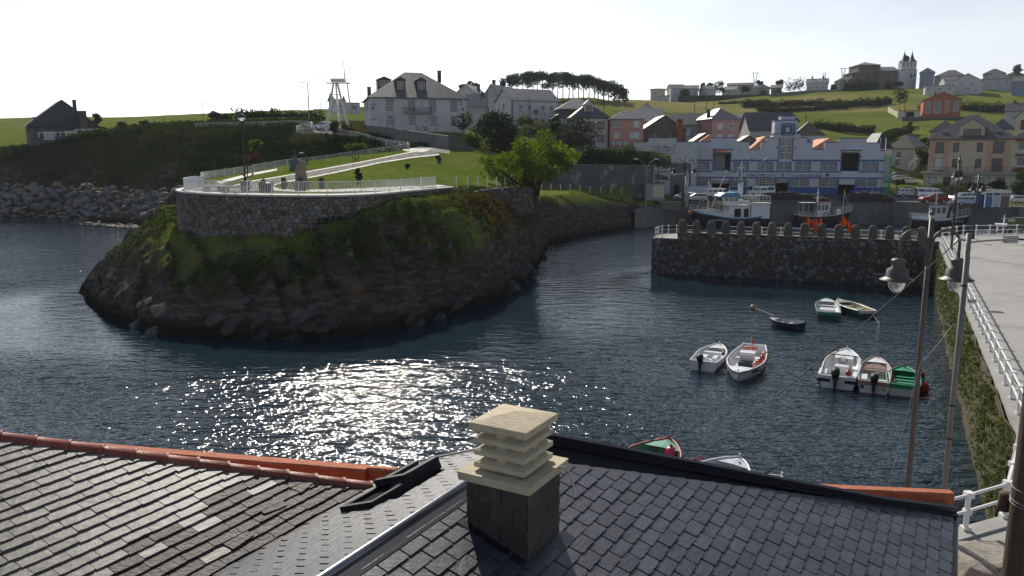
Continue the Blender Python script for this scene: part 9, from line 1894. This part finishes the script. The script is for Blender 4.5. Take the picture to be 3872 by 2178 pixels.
# ---------------------------------------------------------------- people
def person(label, pos, rz, jacket, trousers, hair=(.03, .02, .015), hgt=1.72, arms='down', sit=False):
 t = thing('person', label, 'person', pos, rz); k = hgt / 1.72
 V_ = [(0, 0, .95), (0, 0, 1.18), (0, .01, 1.40), (0, .01, 1.50), (0, 0, 1.60), (0, -.015, 1.70)]; E_ = [(0, 1), (1, 2), (2, 3), (3, 4), (4, 5)]; R = [(.15, .11), (.155, .11), (.15, .09), (.055, .055), (.085, .10), (.075, .085)]
 for s in (-1, 1):
  o_ = len(V_); a = [(s * .19, 0, 1.40), (s * .25, .02, 1.14), (s * .24, -.08, .90), (s * .24, -.10, .80)] if arms == 'down' else [(s * .19, 0, 1.40), (s * .27, -.05, 1.16), (s * .18, -.28, 1.08), (s * .12, -.36, 1.08)]
  V_ += a; R += [(.06, .06), (.048, .048), (.036, .036), (.035, .02)]; E_ += [(2, o_), (o_, o_ + 1), (o_ + 1, o_ + 2), (o_ + 2, o_ + 3)]
  o_ = len(V_); V_ += [(s * .09, 0, .86), (s * .11, -.02, .48), (s * .11, .02, .09), (s * .12, -.14, .04)]; R += [(.09, .09), (.062, .062), (.045, .045), (.045, .035)]; E_ += [(0, o_), (o_, o_ + 1), (o_ + 1, o_ + 2), (o_ + 2, o_ + 3)]
 me_ = bpy.data.meshes.new('body'); me_.from_pydata([tuple(c * k for c in v) for v in V_], E_, []); o = bpy.data.objects.new('body', me_); COL.objects.link(o); o.modifiers.new('skin', 'SKIN'); o.modifiers.new('sub', 'SUBSURF').levels = 1
 for i, sv in enumerate(me_.skin_vertices[0].data): sv.radius = (R[i][0] * k, R[i][1] * k); sv.use_root = (i == 0)
 dg = bpy.context.evaluated_depsgraph_get(); m2 = bpy.data.meshes.new_from_object(o.evaluated_get(dg)); bpy.data.objects.remove(o); m2.materials.clear()
 for m in (mat('cloth_%d_%d_%d' % tuple(int(c * 99) for c in jacket), jacket, rough=.85), mat('cloth_%d_%d_%d' % tuple(int(c * 99) for c in trousers), trousers, rough=.85), mat('skin', (.45, .28, .2), rough=.6), mat('shoe', (.03, .025, .02), rough=.6)): m2.materials.append(m)
 for f in m2.polygons: c = f.center / k; f.material_index = 2 if c.z > 1.47 or (abs(c.x) > .2 and c.z < .86 and arms == 'down') or (arms != 'down' and c.y < -.33) else (3 if c.z < .09 else (1 if c.z < .95 and abs(c.x) < .2 else 0))
 m2.shade_smooth(); ob('body', m2, t)
 b = MB(); b.lathe([(.10 * k, 1.63 * k), (.108 * k, 1.70 * k), (.085 * k, 1.77 * k), (.03 * k, 1.80 * k)], (0, .012, 0), 12); b.build('hair', mat('hair', hair, rough=.8), t, True)
 b = MB(); b.ball((0, -.10 * k, 1.655 * k), .014 * k, 6); b.build('nose', MATS['skin'], t)
person('person in a red jacket leaning by the lamp on the mole lookout', BA + bdir * 2.3 + bin_ * 3.2 + ZU * (DZ + .06), .3, (.42, .03, .04), (.05, .05, .07)); person('person in dark blue clothes standing by the crane post', W(*z5(436, 868), 4.1), .2, (.03, .05, .12), (.03, .03, .04))
tg = A(3742, 845, 102.5); person('person in a white shirt standing on the green fishing boat', (tg.x, tg.y, .9), .1, (.55, .52, .5), (.15, .05, .04)); tg = A(3768, 848, 102.2); person('person in a reddish shirt on the green fishing boat', (tg.x, tg.y, .85), -.4, (.30, .14, .07), (.06, .06, .08), hgt=1.66)
tg = A(2790, 812, 136.6); person('crew member in blue in the doorway of the large navy boat', (tg.x, tg.y - 1.1, 1.0), 0, (.08, .14, .25), (.04, .05, .09))
# ---------------------------------------------------------------- sea air
hb_ = MB(); hb_.bb(-900, 900, -30, 1700, -4.2, 75); hm = bpy.data.materials.new('sea_air'); hm.use_nodes = True; ht = hm.node_tree; ht.nodes.clear(); ho = ht.nodes.new('ShaderNodeOutputMaterial'); hv = ht.nodes.new('ShaderNodeVolumePrincipled')
hv.inputs['Color'].default_value = (.86, .92, 1.0, 1); hv.inputs['Density'].default_value = .00011; hv.inputs['Anisotropy'].default_value = .2; ht.links.new(hv.outputs[0], ho.inputs['Volume'])
hzb = hb_.build('haze', hm); tag(hzb, kind='stuff')
